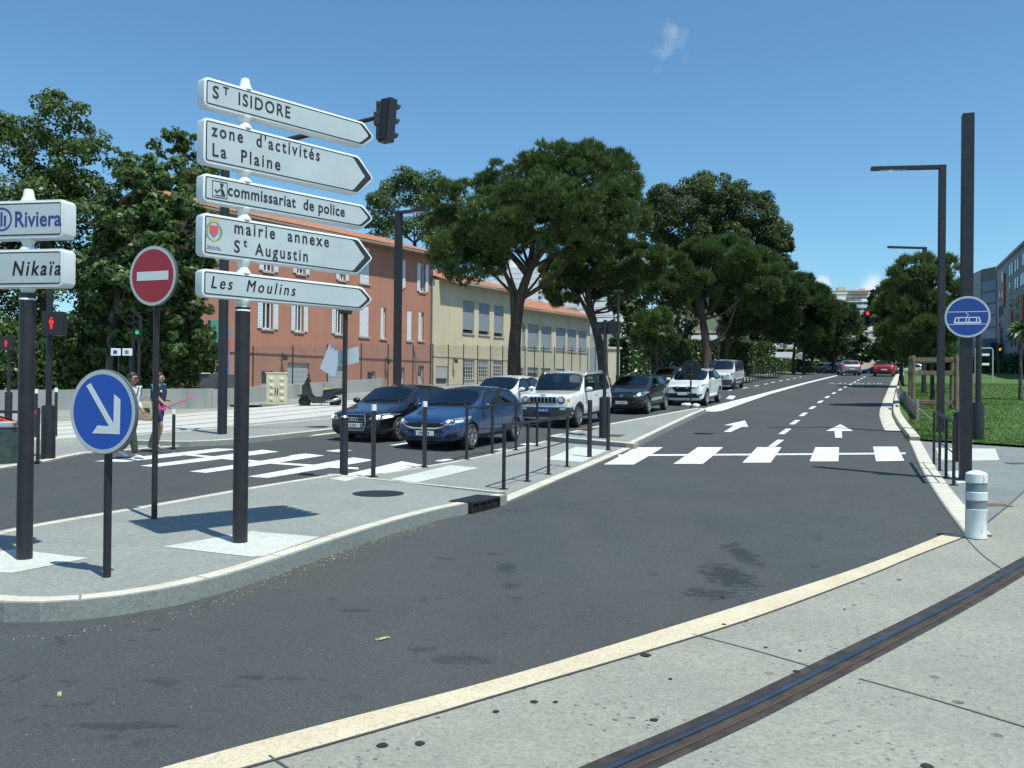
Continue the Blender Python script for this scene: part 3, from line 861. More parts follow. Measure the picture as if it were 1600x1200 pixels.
wv = t.mapv((1, 1, 1)); sx = t.sep(wv)
def _line(e, k):
    q = t.math('FRACT', t.math('MULTIPLY', e, k)); return t.rng(t.math('ABSOLUTE', t.math('SUBTRACT', q, .5)), .42, .44)
h_ = t.math('ADD', t.math('MULTIPLY', sx[0], BD.x), t.math('MULTIPLY', sx[1], BD.y))
mk = t.math('MAXIMUM', _line(t.math('ADD', h_, sx[2]), 13), _line(t.math('SUBTRACT', h_, sx[2]), 13))
t.base((.2, .22, .22)); t.set(Roughness=.5, Metallic=.5); t.l.new(mk, t.p.inputs['Alpha']); t.end('chain_link')
def fence(label, us, vtop, dist, stay=None):
    f = thing('chain_link_fence', label, 'fence')
    tops = []
    for u, v in zip(us, vtop):
        r = ray(u, 600)
        q = B0 + BN * dist
        k = (r.x * q.y - q.x) / (BD.x - r.x * BD.y)
        p = q + BD * k
        g = gz(p.x, p.y); z = EYE + ray(u, v).z * p.y
        b = B(); b.tube([(p.x, p.y, g), (p.x, p.y, z)], .035, 8); b.ball((p.x, p.y, z), .04, 8)
        b.done('fence_post', MATS['fence_steel'], f)
        tops.append((p, g, z))
    b = B()
    for (p, g, z), (p2, g2, z2) in zip(tops, tops[1:]):
        b.face([(p.x, p.y, g + .1), (p2.x, p2.y, g2 + .1), (p2.x, p2.y, z2 - .04), (p.x, p.y, z - .04)])
    b.done('mesh_panel', MATS['chain_link'], f)
    return f, tops
fence('tall chain-link fence in front of the terracotta house', [395, 457, 511, 564, 606, 645, 672], [541, 540, 539, 537, 538, 539, 538], 4.6)
fence('tall chain-link fence with dark posts before the yellow and cream buildings', [676, 700, 724, 746, 766, 785, 803, 820, 835, 849, 866, 880, 893, 906, 918, 930], [538, 539, 539, 540, 540, 541, 541, 541, 541, 542, 542, 542, 542, 543, 543, 543], 4.6)
b = B()
for s_ in (-1, 1): b.tube([W(645, 539, 62.5), W(645 + 16 * s_, 600, 62.5)], .04, 6)
tag(b.done('fence_brace', MATS['gutter_zinc']), 'thin steel legs leaning to a point at the fence post before the terracotta house', 'brace')

# --- apartment blocks on the hillside behind the pines and at the end of the road
def block(name, label, c, w, d, z0, floors, fh, ax, mat='stucco_white', bays=6, rail='frame_white', roofbox=True, awn=()):
    """terraced flats: slabs, balcony fronts, recessed glazing; ax = direction of the long front"""
    ax = V((*ax, 0)).normalized(); nn = V((ax.y, -ax.x, 0))
    if nn.dot(V((-c[0], -c[1], 0))) < 0: nn = -nn
    t_ = thing(name, label, 'building', (c[0], c[1], z0))
    Mx = Matrix(((ax.x, -nn.x, 0, 0), (ax.y, -nn.y, 0, 0), (0, 0, 1, 0), (0, 0, 0, 1)))
    H_ = floors * fh
    b = B(); b.box(Mx @ V((0, d / 2 + .9, H_ / 2 - 8)), (w, d, H_ + 16), Mx); b.done('wall', MATS[mat], t_)
    b = B(); g = B(); s_ = B()
    for f in range(floors):
        z = f * fh
        b.box(Mx @ V((0, .3, z)), (w + .5, 2.4, .25), Mx)
        s_.box(Mx @ V((0, -.85, z + .6)), (w * .96, .08, .85), Mx)
        for k in range(bays):
            x = -w / 2 + (k + .5) * w / bays
            g.box(Mx @ V((x, .88, z + fh * .5)), (w / bays * .68, .06, fh * .68), Mx)
            if k: b.box(Mx @ V((-w / 2 + k * w / bays, .2, z + fh / 2)), (.2, 1.8, fh - .26), Mx)
    b.box(Mx @ V((0, d / 2 + .2, H_ + .1)), (w + .6, d + 2.2, .35), Mx)
    if roofbox:
        b.box(Mx @ V((-w * .22, d * .5, H_ + 1.1)), (w * .2, d * .4, 1.9), Mx); b.box(Mx @ V((w * .3, d * .5, H_ + .8)), (w * .12, d * .3, 1.3), Mx)
    b.done('slab', MATS[mat], t_); s_.done('balcony_front', MATS[rail], t_); g.done('window', MATS['window_glass'], t_)
    if awn:
        a = B()
        for (f, x0, x1) in awn:
            a.face([Mx @ V((x0 * w, -.2, f * fh + fh * .92)), Mx @ V((x1 * w, -.2, f * fh + fh * .92)), Mx @ V((x1 * w, -1.6, f * fh + fh * .68)), Mx @ V((x0 * w, -1.6, f * fh + fh * .68))])
        a.done('awning', MATS['awning_red'], t_)
    return t_
def blk(u0, u1, vtop, vbot, d, name, label, floors, ax=(1, -.25), **k):
    a, b_ = W(u0, vbot, d), W(u1, vbot, d)
    zt = W((u0 + u1) / 2, vtop, d).z
    return block(name, label, ((a.x + b_.x) / 2, d), (b_.x - a.x), k.pop('deep', 12), a.z, floors, (zt - a.z) / floors, ax, **k)
blk(1301, 1361, 455, 471, 330, 'apartment_block', 'topmost hillside apartment block with red awnings at the end of the road', 3, bays=5, mat='stucco_beige', rail='stucco_white', awn=((0, -.45, .1), (1, .0, .35), (2, -.1, .4)))
blk(1298, 1366, 472, 490, 300, 'apartment_block', 'wide white terraced block just under the topmost hillside flats', 2, bays=7)
blk(1322, 1345, 492, 505, 270, 'apartment_block', 'small pale block half hidden by trees below the white terraces', 2, bays=3, roofbox=False)
blk(1333, 1374, 519, 562, 180, 'apartment_block', 'low white modern block at the far end of the road', 4, bays=3)
blk(765, 845, 421, 470, 150, 'apartment_block', 'white terraced flats seen between the trunks above the yellow building', 6, bays=6)
blk(846, 905, 445, 480, 165, 'apartment_block', 'white terraced flats with plain balconies above the cream wing roof', 4, bays=5)
blk(905, 960, 470, 520, 140, 'apartment_block', 'pale flats behind the second pine trunk and beyond the cream wing', 4, bays=4)
blk(1000, 1075, 505, 545, 120, 'villa', 'white villa glimpsed between trunks behind the young tree', 2, bays=6, roofbox=False, deep=8)
blk(1078, 1125, 520, 552, 118, 'villa', 'cream villa glimpsed behind the pines above the white van', 2, bays=3, mat='stucco_beige', roofbox=False, deep=8)
blk(1170, 1240, 528, 560, 140, 'villa', 'ochre house glimpsed behind the dark pine trunks', 2, bays=5, mat='stucco_yellow', roofbox=False, deep=8)
blk(1254, 1279, 553, 572, 125, 'villa', 'small white house with a grey roof behind the farthest pines', 1, bays=2, roofbox=False, deep=8)
a, b_ = W(1340, 575, 150), W(1374, 575, 150)
bm_ = B(); bm_.prism([(a.x - 2, 0), (b_.x + 1, 0), (b_.x + .3, 2.2), (a.x + 2, 2.0), (a.x, 1.2)], 0, 1.2, Matrix(((1, 0, 0, 0), (0, 0, 1, 150), (0, 1, 0, a.z - .4), (0, 0, 0, 1))))
tag(bm_.done('retaining_wall', MATS['stucco_beige']), 'pale stone retaining wall closing the view at the end of the road', 'wall')

# --- grey block with orange strips and the blue glass block on the right
def wallbox(parent, pts, z0, z1, mat, name='wall'):
    b = B(); b.prism([tuple(p) for p in pts], z0, z1); return b.done(name, mat, parent)
gb = thing('apartment_block', 'long grey block with vertical orange strips at the right edge', 'building')
g0 = W(1557, 575, 118); g1 = W(1640, 575, 84)
gd = (g1 - g0).xy.normalized(); gn = V((gd.y, -gd.x))
if gn.dot(-g0.xy) < 0: gn = -gn
ztop = W(1557, 422, 118).z; zbot = 2.6
far = g0.xy; end = g0.xy + gd * 62
wallbox(gb, [far, end, end - gn * 14, far - gn * 14], zbot, ztop, MATS['render_grey'])
GM = lambda s, z, o: V((*(far + gd * s + gn * o), z))
def gbox(b, s, z, w, h, o=.02, th=.08):
    m = Matrix(((gd.x, gn.x, 0, 0), (gd.y, gn.y, 0, 0), (0, 0, 1, 0), (0, 0, 0, 1)))
    b.box(GM(s, z, o), (w, th, h), m)
def gs(u):
    r = ray(u, 575); return (r.x * far.y - far.x) / (gd.x - r.x * gd.y)
def gzv(u, v):
    p = far + gd * gs(u); return EYE + ray(u, v).z * p.y
rows = [zbot + 2.0 + i * (ztop - zbot - 2.6) / 6 for i in range(7)]
for i, z in enumerate(rows[:6]):
    for u in (1562.5, 1566, 1578, 1581.5, 1587, 1590.5, 1596, 1599, 1606, 1611):
        if rnd.random() < .12: continue
        b = B(); gbox(b, gs(u), z + 1.2, 1.1, 1.5, .03); f = b.done('window', MATS['render_grey'], gb)
        b = B(); gbox(b, gs(u), z + 1.2, .95, 1.35, .06); b.done('pane', MATS['window_glass'], f)
for (u, v0, v1) in ((1569.5, 428, 479), (1581.5, 487, 538), (1565, 512, 559), (1597, 461, 510), (1593, 522, 558), (1599.5, 461, 500)):
    b = B(); z0_, z1_ = gzv(u, v1), gzv(u, v0); gbox(b, gs(u), (z0_ + z1_) / 2, 1.0, z1_ - z0_, .12, .2); b.done('colour_strip', MATS['strip_orange'], gb)
b = B()
for z in (ztop + .05,): b.prism([tuple(far + gn * .25), tuple(end + gn * .25), tuple(end - gn * 14), tuple(far - gn * 14)], ztop + .003, ztop + .35)
for z in rows[1:6:2]: gbox(b, 31, z, 62, .05, .005, .03)
b.done('cornice', MATS['render_grey'], gb)
bb = thing('office_block', 'dark blue glass fronted block behind the tram sign post', 'building')
q0, q1, q2 = W(1533, 575, 150), W(1557.5, 575, 146), W(1512, 575, 165)
zt = W(1540, 421, 150).z
wallbox(bb, [q0.xy, q1.xy, q1.xy + V((6, 14)), q0.xy + V((4, 16))], 2.5, zt, MATS['render_dark'])
wallbox(bb, [q0.xy + V((-.05, .1)), q0.xy + V((3.9, 16)), q2.xy + V((3, 6)), q2.xy], 2.5, W(1520, 428, 155).z, MATS['render_grey'], 'side_wing')
fd = (q1 - q0).xy; fw = fd.length; fd.normalize(); fn = V((fd.y, -fd.x))
mm = Matrix(((fd.x, fn.x, 0, 0), (fd.y, fn.y, 0, 0), (0, 0, 1, 0), (0, 0, 0, 1)))
for i in range(7):
    b = B(); z = 6.5 + i * (zt - 8.5) / 7
    b.box(V((*(q0.xy + fd * fw / 2 + fn * .05), z + (zt - 8.5) / 14)), (fw * .9, .1, (zt - 8.5) / 7 - .35), mm); b.done('window', MATS['blue_glass'], bb)
wl_ = thing('annex_building', 'low pale annex with a dark blue door before the glass block', 'building')
r0, r1 = W(1534, 578, 112), W(1558, 578, 112)
wallbox(wl_, [r0.xy, r1.xy, r1.xy + V((2, 8)), r0.xy + V((2, 8))], 2.5, W(1545, 529, 112).z, MATS['render_grey'])
b = B(); b.box(V((W(1553.5, 570, 111.95).x, 111.95, W(1553, 552, 112).z)), (.55 * 5 / 3, .1, W(1553, 536, 112).z - W(1553, 569, 112).z)); b.done('door', MATS['blue_glass'], wl_)

# --- hills beyond the end of the road
def hill(x, y):
    d = math.hypot(x - 170, y - 420)
    return 40 * math.exp(-(d / 150) ** 2) + 26 * math.exp(-((x + 60) / 150) ** 2 - ((y - 430) / 130) ** 2) * .8
bm = bmesh.new(); N = 40
gv = [[bm.verts.new((-500 + 1200 * i / N, 150 + 520 * j / N, 0)) for j in range(N + 1)] for i in range(N + 1)]
for i in range(N):
    for j in range(N): bm.faces.new((gv[i][j], gv[i + 1][j], gv[i + 1][j + 1], gv[i][j + 1]))
for v in bm.verts: v.co.z = gz(v.co.x, v.co.y) - 1.5 + hill(v.co.x, v.co.y)
for f in bm.faces: f.smooth = True
bmesh.ops.recalc_face_normals(bm, faces=bm.faces)
me = bpy.data.meshes.new('hills'); bm.to_mesh(me); bm.free()
M('hill_soil', (.05, .08, .03), .95, 0, (.1, .11, .06), .08)
me.materials.append(MATS['hill_soil'])
struct(link(bpy.data.objects.new('hills', me)))
# ================================================================== trees and planting
def leafmat(key, c1, c2, trans=.3, gloss=.12, hue=None):
    t = NT(key)
    g = t.n.new('ShaderNodeNewGeometry').outputs['Random Per Island']
    c = t.mix(g, c1, c2)
    c = t.mix(t.rng(t.noise(.7, 3), .4, .65, 0, .5), c, hue or tuple(x * .6 for x in c1))
    t.n.remove(t.p)
    d = t.n.new('ShaderNodeBsdfDiffuse'); tr = t.n.new('ShaderNodeBsdfTranslucent'); gl = t.n.new('ShaderNodeBsdfGlossy')
    t.l.new(c, d.inputs[0]); t.l.new(t.mix(.5, c, (.1, .16, .02)), tr.inputs[0])
    gl.inputs['Roughness'].default_value = .42; gl.inputs[0].default_value = (.8, .85, .8, 1)
    m1 = t.n.new('ShaderNodeMixShader'); m1.inputs[0].default_value = trans
    t.l.new(d.outputs[0], m1.inputs[1]); t.l.new(tr.outputs[0], m1.inputs[2])
    m2 = t.n.new('ShaderNodeMixShader'); m2.inputs[0].default_value = gloss
    t.l.new(m1.outputs[0], m2.inputs[1]); t.l.new(gl.outputs[0], m2.inputs[2])
    t.l.new(m2.outputs[0], t.out.inputs[0]); return t.end(key)
leafmat('needles', (.065, .108, .034), (.125, .185, .06), .3, .03)
leafmat('needles_dark', (.042, .074, .028), (.085, .13, .045), .25, .03)
leafmat('needles_light', (.065, .11, .032), (.125, .19, .055), .3, .03)
leafmat('needles_pale', (.085, .125, .04), (.16, .21, .075), .35, .03)
leafmat('leaf_plane', (.07, .098, .04), (.1, .13, .055), .3, .015)
leafmat('leaf_locust', (.065, .11, .03), (.12, .175, .048), .4, .03)
leafmat('leaf_big', (.07, .12, .042), (.13, .195, .07), .38, .03)
leafmat('leaf_hedge', (.04, .08, .018), (.08, .14, .03), .25, .08)
leafmat('leaf_young', (.06, .1, .03), (.11, .16, .05), .35, .06)
leafmat('blade', (.07, .145, .025), (.11, .2, .04), .4, .02)
def bark(key, c1, c2):
    t = NT(key)
    n = t.noise(5, 6, .65, t.mapv((1, 1, .22)))
    t.base(t.mix(t.rng(n, .38, .62), c1, c2)); t.set(Roughness=.95)
    t.bump(t.math('ADD', n, t.voro(7, t.mapv((1.6, 1.6, .5)))), .9, .05); t.end(key)
bark('bark_pine', (.045, .033, .027), (.12, .082, .062)); bark('bark_grey', (.07, .06, .05), (.15, .135, .115))
rng = np.random.default_rng(5)
def unit(n):
    v = rng.normal(size=(n, 3)); return v / np.linalg.norm(v, axis=1)[:, None]
def cross_(a): 
    h = unit(len(a)); x = np.cross(a, h); return x / (np.linalg.norm(x, axis=1)[:, None] + 1e-9)
def subclumps(lobes, frac=.34, dens=1.0, up=0.0):
    """ellipsoid lobes -> many small clumps over their shells"""
    out = []
    for c, r in lobes:
        c = np.array(c); r = np.array(r); m = float(np.cbrt(r.prod()))
        k = max(4, int(dens * 3.2 / frac ** 2))
        d = unit(k); d[:, 2] = np.where(rng.random(k) < up, np.abs(d[:, 2]), d[:, 2])
        q = rng.uniform(.62, 1.02, k)[:, None]
        rr = m * frac * rng.uniform(.65, 1.25, k)
        out += [(c + d[i] * r * q[i], rr[i], d[i]) for i in range(k)]
    return out
def leaf_cards(clumps, n, size, flat=.75, asp=.62):
    w = np.array([c[1] ** 2 for c in clumps]); w /= w.sum()
    idx = rng.choice(len(clumps), n, p=w)
    cc = np.array([c[0] for c in clumps])[idx]; rr = np.array([c[1] for c in clumps])[idx]; dd = np.array([c[2] for c in clumps])[idx]
    d = unit(n) + dd * .55; d /= np.linalg.norm(d, axis=1)[:, None]
    p = cc + d * (rr * rng.uniform(.35, 1.0, n) ** .6)[:, None] * np.array([1, 1, flat])
    nn = d * .8 + unit(n) * .8 + np.array([0, 0, .5]); nn /= np.linalg.norm(nn, axis=1)[:, None]
    a = cross_(nn); b = np.cross(nn, a)
    l = (size * rng.uniform(.6, 1.3, n))[:, None]
    v = np.stack([p - a * l * .5, p + b * l * asp * .5 + nn * l * .1, p + a * l * .5 - nn * l * .12, p - b * l * asp * .5 + nn * l * .1], 1)
    return v.reshape(-1, 3), np.arange(n * 4).reshape(-1, 4)
def needle_tufts(clumps, n, length, per=6, wid=.09):
    w = np.array([c[1] ** 2 for c in clumps]); w /= w.sum()
    idx = rng.choice(len(clumps), n, p=w)
    cc = np.array([c[0] for c in clumps])[idx]; rr = np.array([c[1] for c in clumps])[idx]; dd = np.array([c[2] for c in clumps])[idx]
    d = unit(n) + dd * .5 + np.array([0, 0, .35]); d /= np.linalg.norm(d, axis=1)[:, None]
    p = cc + d * (rr * rng.uniform(.45, 1.0, n))[:, None] * np.array([1, 1, .8])
    ax = d * .8 + np.array([0, 0, .75]) + unit(n) * .35; ax /= np.linalg.norm(ax, axis=1)[:, None]
    p = np.repeat(p, per, 0); ax = np.repeat(ax, per, 0); m = n * per
    s = ax + unit(m) * .62; s /= np.linalg.norm(s, axis=1)[:, None]
    l = (length * rng.uniform(.6, 1.25, m))[:, None]
    e = cross_(s) * length * wid
    p0 = p + unit(m) * length * .18
    v = np.stack([p0 - e, p0 + e, p0 + s * l], 1)
    return v.reshape(-1, 3), np.arange(m * 3).reshape(-1, 3)
def limb(b, pts, r0, r1, n=8):
    k = len(pts); b.tube(smooth3(pts), [r0 + (r1 - r0) * (i / (len(smooth3(pts)) - 1)) ** .8 for i in range(len(smooth3(pts)))], n)
def smooth3(pts, k=5):
    pts = [V(p) for p in pts]
    if len(pts) < 3: return pts
    ext = [pts[0] * 2 - pts[1]] + pts + [pts[-1] * 2 - pts[-2]]; out = []
    for i in range(1, len(ext) - 2):
        a, b, c, d = ext[i - 1:i + 3]
        for j in range(k):
            q = j / k; out.append(.5 * ((2 * b) + (c - a) * q + (2 * a - 5 * b + 4 * c - d) * q * q + (3 * b - a - 3 * c + d) * q ** 3))
    out.append(pts[-1]); return out
def tree(name, label, d, lobes, trunk, kind, mat, n, size, r0=.3, group=None, frac=.34, dens=1, dz=None, barkm='bark_pine', flat=.75, up=.3, forks=(), twigs=10):
    """lobes (u, v, half width, half height, depth offset) and trunk (u, v) are read off the photo at the tree's own distance d"""
    k = d / FPX
    bx = W(*trunk[0], d); base = V((bx.x, bx.y, gz(bx.x, bx.y)))
    root = thing(name, label, 'tree', base, 0, group)
    L = []
    for q in lobes:
        u, v, ru, rv = q[:4]; off = q[4] if len(q) > 4 else 0
        c = W(u, v, d + off) - base
        L.append(((c.x, c.y, c.z), (ru * k, (ru * .55 + rv * .45) * k, rv * k)))
    cl = subclumps(L, frac, dens, up)
    if kind == 'pine': vs, fs = needle_tufts(cl, n, size)
    else: vs, fs = leaf_cards(cl, n, size, flat)
    np_mesh('crown', vs, fs, MATS[mat], root)
    b = B()
    tp = [V((0, 0, -.15))] + [W(u, v, d) - base for u, v in trunk[1:]]
    limb(b, tp, r0, r0 * .5)
    b.lathe([(r0 * 1.5, -.1), (r0 * 1.15, .25), (r0 * .9, .7)], 10)
    for f in forks:
        pts = [W(u, v, d + (o[0] if o else 0)) - base for u, v, *o in f]; limb(b, pts, r0 * .5, r0 * .16)
    top = tp[-1]
    for i in range(twigs):
        c = V(cl[(i * 37) % len(cl)][0]); s_ = tp[-1 - (i % 2)]
        limb(b, [s_, s_.lerp(c, .5) + V((0, 0, -.12 * (c - s_).length)), c], r0 * .26, r0 * .05, 6)
    b.done('trunk', MATS[barkm], root, smooth='all')
    return root

GP = 'umbrella pines along the left pavement'
tree('pine_tree', 'nearest umbrella pine with a forked trunk before the yellow building', 45,
     [(893, 292, 92, 58), (822, 296, 62, 58, 1), (960, 322, 48, 62, -1), (745, 322, 68, 46, 1.5), (735, 388, 62, 36, -1.5), (778, 362, 34, 26), (920, 352, 72, 36, 1), (850, 345, 66, 34, 2), (868, 262, 60, 34), (940, 280, 50, 44), (880, 378, 50, 24, 1.5), (800, 376, 44, 24, 1), (700, 350, 34, 30, 2), (732, 408, 58, 30, -1.5), (765, 415, 26, 20, -1), (700, 392, 34, 24), (915, 378, 50, 24, -1), (850, 330, 70, 50, -3), (790, 340, 60, 40, -3), (930, 330, 60, 50, -3)],
     [(804, 606), (804, 540), (812, 470), (828, 420)], 'pine', 'needles', 42000, .25, .4, GP, frac=.25,
     forks=[((826, 425), (850, 390), (890, 345)), ((826, 425), (832, 380), (826, 330)), ((804, 500), (800, 455), (788, 425), (770, 400, -1)), ((822, 425), (790, 392), (745, 385, -1))])
tree('pine_tree', 'second umbrella pine with a leaning trunk beside the cream wing', 53,
     [(945, 408, 66, 34), (1000, 412, 36, 32, -1), (897, 425, 48, 36, 1), (880, 452, 36, 26), (960, 448, 46, 26, 1.5)],
     [(946, 606), (938, 545), (924, 490), (917, 450)], 'pine', 'needles_light', 20000, .27, .34, GP, frac=.27,
     forks=[((917, 455), (935, 430), (965, 410)), ((930, 510), (905, 465), (885, 445))])
tree('pine_tree', 'broad umbrella pine directly behind the white crossover car', 62,
     [(1075, 424, 58, 40), (1135, 418, 66, 44, 1), (1188, 448, 42, 44), (1045, 456, 36, 30, -1), (1110, 455, 60, 28, 1)],
     [(1103, 606), (1104, 545), (1098, 500), (1094, 465)], 'pine', 'needles', 22000, .3, .4, GP, frac=.27,
     forks=[((1104, 548), (1135, 515), (1152, 470)), ((1098, 500), (1070, 470), (1060, 440))])
tree('pine_tree', 'dark umbrella pine standing behind the white van', 74,
     [(1178, 470, 62, 46), (1218, 462, 36, 44, -1), (1150, 492, 46, 28), (1205, 500, 40, 28)],
     [(1130, 600), (1132, 555), (1140, 520), (1150, 490)], 'pine', 'needles_dark', 14000, .36, .4, GP, frac=.3, forks=[((1136, 540), (1165, 515), (1185, 490))])
tree('pine_tree', 'dark umbrella pine with two reddish trunks past the white van', 86,
     [(1238, 482, 46, 52), (1225, 512, 44, 30), (1262, 500, 34, 46, -2)],
     [(1196, 597), (1198, 560), (1205, 530), (1220, 500)], 'pine', 'needles_dark', 10000, .44, .42, GP, forks=[((1240, 596), (1240, 555), (1245, 510)), ((1256, 594), (1256, 555), (1252, 510))])
tree('pine_tree', 'farthest big umbrella pine closing the row near the distant silver car', 104,
     [(1286, 510, 34, 50), (1308, 515, 24, 46, -2), (1270, 525, 30, 34)],
     [(1305, 590), (1305, 565), (1302, 540)], 'pine', 'needles_dark', 5000, .52, .5, GP)
tree('plane_tree', 'tall dusty green plane tree rising behind the umbrella pines', 88,
     [(1062, 332, 56, 50), (1108, 312, 54, 38, 1), (1040, 372, 40, 44), (1090, 372, 60, 40), (1070, 350, 60, 60, 3), (1030, 330, 24, 30)],
     [(1075, 600), (1075, 500), (1075, 420)], 'leaf', 'leaf_plane', 36000, .27, .45, None, barkm='bark_grey')
tree('plane_tree', 'tall plane tree sloping down to the right above the dark pines', 92,
     [(1160, 325, 44, 42), (1188, 352, 40, 46, 1), (1212, 392, 26, 38), (1225, 430, 20, 30), (1165, 385, 56, 40), (1180, 400, 40, 60, 3)],
     [(1165, 598), (1165, 500), (1165, 420)], 'leaf', 'leaf_plane', 33000, .27, .45, None, barkm='bark_grey')
tree('broadleaf_tree', 'pale green tree rising behind the terracotta house roof', 92,
     [(640, 318, 58, 48), (690, 330, 52, 50, 1), (608, 330, 40, 40), (655, 380, 66, 40), (725, 372, 40, 40)],
     [(650, 600), (650, 500), (648, 380)], 'leaf', 'leaf_big', 22000, .3, .4, None, barkm='bark_grey')
tree('broadleaf_tree', 'dark feathery tree filling the upper left corner', 46,
     [(92, 215, 62, 62), (40, 240, 70, 66, 1), (150, 270, 56, 52), (-30, 300, 90, 120), (60, 350, 110, 90, 1), (150, 380, 80, 80), (-20, 470, 110, 90), (80, 480, 90, 80), (30, 540, 110, 70), (120, 550, 80, 60), (-60, 380, 80, 80)],
     [(70, 622), (72, 540), (66, 420), (80, 300)], 'leaf', 'leaf_locust', 46000, .24, .3, None, barkm='bark_grey', frac=.3)
tree('broadleaf_tree', 'large leaved tree with drooping foliage beside the signpost', 40,
     [(240, 300, 58, 50), (270, 370, 66, 60, -1), (205, 360, 56, 64), (175, 430, 66, 66, 1), (285, 450, 52, 66), (225, 470, 80, 70), (165, 520, 60, 60, 1), (290, 530, 46, 60), (230, 560, 90, 44, 1.5), (318, 400, 22, 40)],
     [(172, 628), (172, 560), (178, 480), (205, 400)], 'leaf', 'leaf_big', 26000, .3, .24, None, barkm='bark_grey', frac=.26)
tree('broadleaf_tree', 'thin feathery tree top showing above the large leaved tree', 54,
     [(262, 222, 26, 24), (300, 228, 24, 22), (310, 280, 34, 44), (288, 300, 46, 40)],
     [(296, 616), (296, 480), (292, 300)], 'leaf', 'leaf_locust', 4500, .28, .2, None, barkm='bark_grey')
tree('young_tree', 'slender young tree with an airy round crown behind the black hatchback', 50,
     [(1022, 508, 28, 24), (1030, 530, 26, 18), (1008, 528, 22, 18)],
     [(1027, 600), (1027, 560), (1026, 525)], 'pine', 'needles_light', 1500, .3, .085, None, dens=.8)
tree('pine_tree', 'green pine growing inside the wooden tree guard on the lawn', 37,
     [(1440, 428, 40, 34), (1476, 440, 26, 40), (1412, 452, 28, 34), (1445, 490, 46, 42), (1480, 500, 24, 44), (1425, 520, 32, 34), (1462, 545, 34, 22)],
     [(1457, 634), (1456, 570), (1450, 500), (1446, 440)], 'pine', 'needles_pale', 6000, .26, .1, None, frac=.34, dens=.5)
tree('pine_tree', 'darker pine on the lawn behind the wooden tree guard', 56,
     [(1404, 480, 24, 44), (1396, 530, 30, 40), (1425, 530, 26, 44), (1420, 480, 26, 36)],
     [(1408, 612), (1408, 560), (1406, 500)], 'pine', 'needles_light', 4500, .4, .16, None)
tree('round_tree', 'round clipped tree beside the far red traffic light', 112,
     [(1390, 550, 26, 22), (1378, 556, 18, 16)], [(1390, 590), (1390, 570), (1390, 555)], 'leaf', 'leaf_plane', 2500, .5, .3, None)
tree('round_tree', 'brownish round tree between the farthest pine and the white modern block', 116,
     [(1335, 540, 20, 26), (1346, 552, 14, 18)], [(1336, 588), (1336, 570), (1336, 545)], 'leaf', 'leaf_hedge', 2200, .5, .3, None)
tree('cypress_tree', 'dark cypress beside the hillside apartment blocks', 250,
     [(1366, 468, 7, 18), (1366, 482, 8, 14)], [(1366, 510), (1366, 500), (1366, 490)], 'leaf', 'needles_dark', 900, 1.0, .4, None)
tree('pine_tree', 'tall loose pine on the hillside to the right of the apartment blocks', 230,
     [(1382, 458, 13, 20), (1385, 480, 22, 22), (1378, 500, 26, 22)], [(1383, 540), (1383, 510), (1383, 480)], 'leaf', 'leaf_plane', 2400, 1.1, .5, None)
# trees standing among the dark trunks
for (u, d, lab, ls) in ((978, 66, 'thin many branched tree behind the second pine', [(975, 490, 24, 40), (990, 470, 22, 34), (965, 460, 22, 30)]), (1058, 78, 'many branched dark tree left of the big pine trunk', [(1055, 500, 30, 34), (1040, 480, 26, 34), (1075, 485, 24, 30)]), (1162, 96, 'dark bushy tree behind the pine trunks above the white van', [(1160, 525, 34, 30), (1185, 530, 30, 26)])):
    tree('broadleaf_tree', lab, d, ls, [(u, 600), (u, 560), (u + 3, 520), (u, 490)], 'leaf', 'needles_dark', 1600, .42, .14, None, barkm='bark_pine', twigs=16)

def shrub_row(name, label, cat, a, b_, h, w, n, size, mat, kind=None):
    """clipped hedge: leaves through a long box between two ground points"""
    a, b_ = V(a), V(b_); L = (b_ - a).length; d = (b_ - a) / L; nn = V((-d.y, d.x))
    s_ = rng.random(n) * L; o = (rng.random(n) - .5) * w; z = rng.random(n) ** .7 * h
    face = rng.random(n)
    o = np.where(face < .5, np.sign(o) * w / 2 * rng.uniform(.85, 1.08, n), o); z = np.where(face > .75, h * rng.uniform(.9, 1.05, n), z)
    o *= 1 + .12 * np.sin(s_ * 1.7); z *= 1 + .05 * np.sin(s_ * 2.3 + 1)
    px = a.x + d.x * s_ + nn.x * o; py = a.y + d.y * s_ + nn.y * o
    g = np.array([gz(x, y) for x, y in zip(px, py)])
    p = np.stack([px, py, g + z], 1)
    nv = unit(n) + np.stack([nn.x * np.sign(o), nn.y * np.sign(o), np.full(n, .5)], 1) * .8; nv /= np.linalg.norm(nv, axis=1)[:, None]
    A = cross_(nv); Bv = np.cross(nv, A); l = (size * rng.uniform(.6, 1.3, n))[:, None]
    v = np.stack([p - A * l * .5, p + Bv * l * .32, p + A * l * .5, p - Bv * l * .32], 1).reshape(-1, 3)
    return tag(np_mesh(name, v, np.arange(n * 4).reshape(-1, 4), MATS[mat]), label, cat, kind=kind)
shrub_row('hedge', 'tall bright hedge beside the gate pillar behind the black hatchback', 'hedge', W(966, 600, 60).xy, W(1003, 600, 62).xy, 3.0, 1.6, 5000, .26, 'leaf_hedge')
shrub_row('hedge', 'long dark hedge running under the pines behind the waiting cars', 'hedge', W(1003, 600, 63).xy, W(1200, 595, 84).xy, 2.9, 1.4, 14000, .3, 'needles_dark')
shrub_row('hedge', 'dark undergrowth behind the low concrete wall on the left', 'hedge', P(-240, 633), P(332, 631), 3.6, 2.4, 24000, .3, 'leaf_locust')
shrub_row('hedge', 'low dark hedge along the far pavement under the last pines', 'hedge', W(1195, 592, 96).xy, W(1300, 588, 120).xy, 1.5, 1.2, 5000, .35, 'needles_dark')

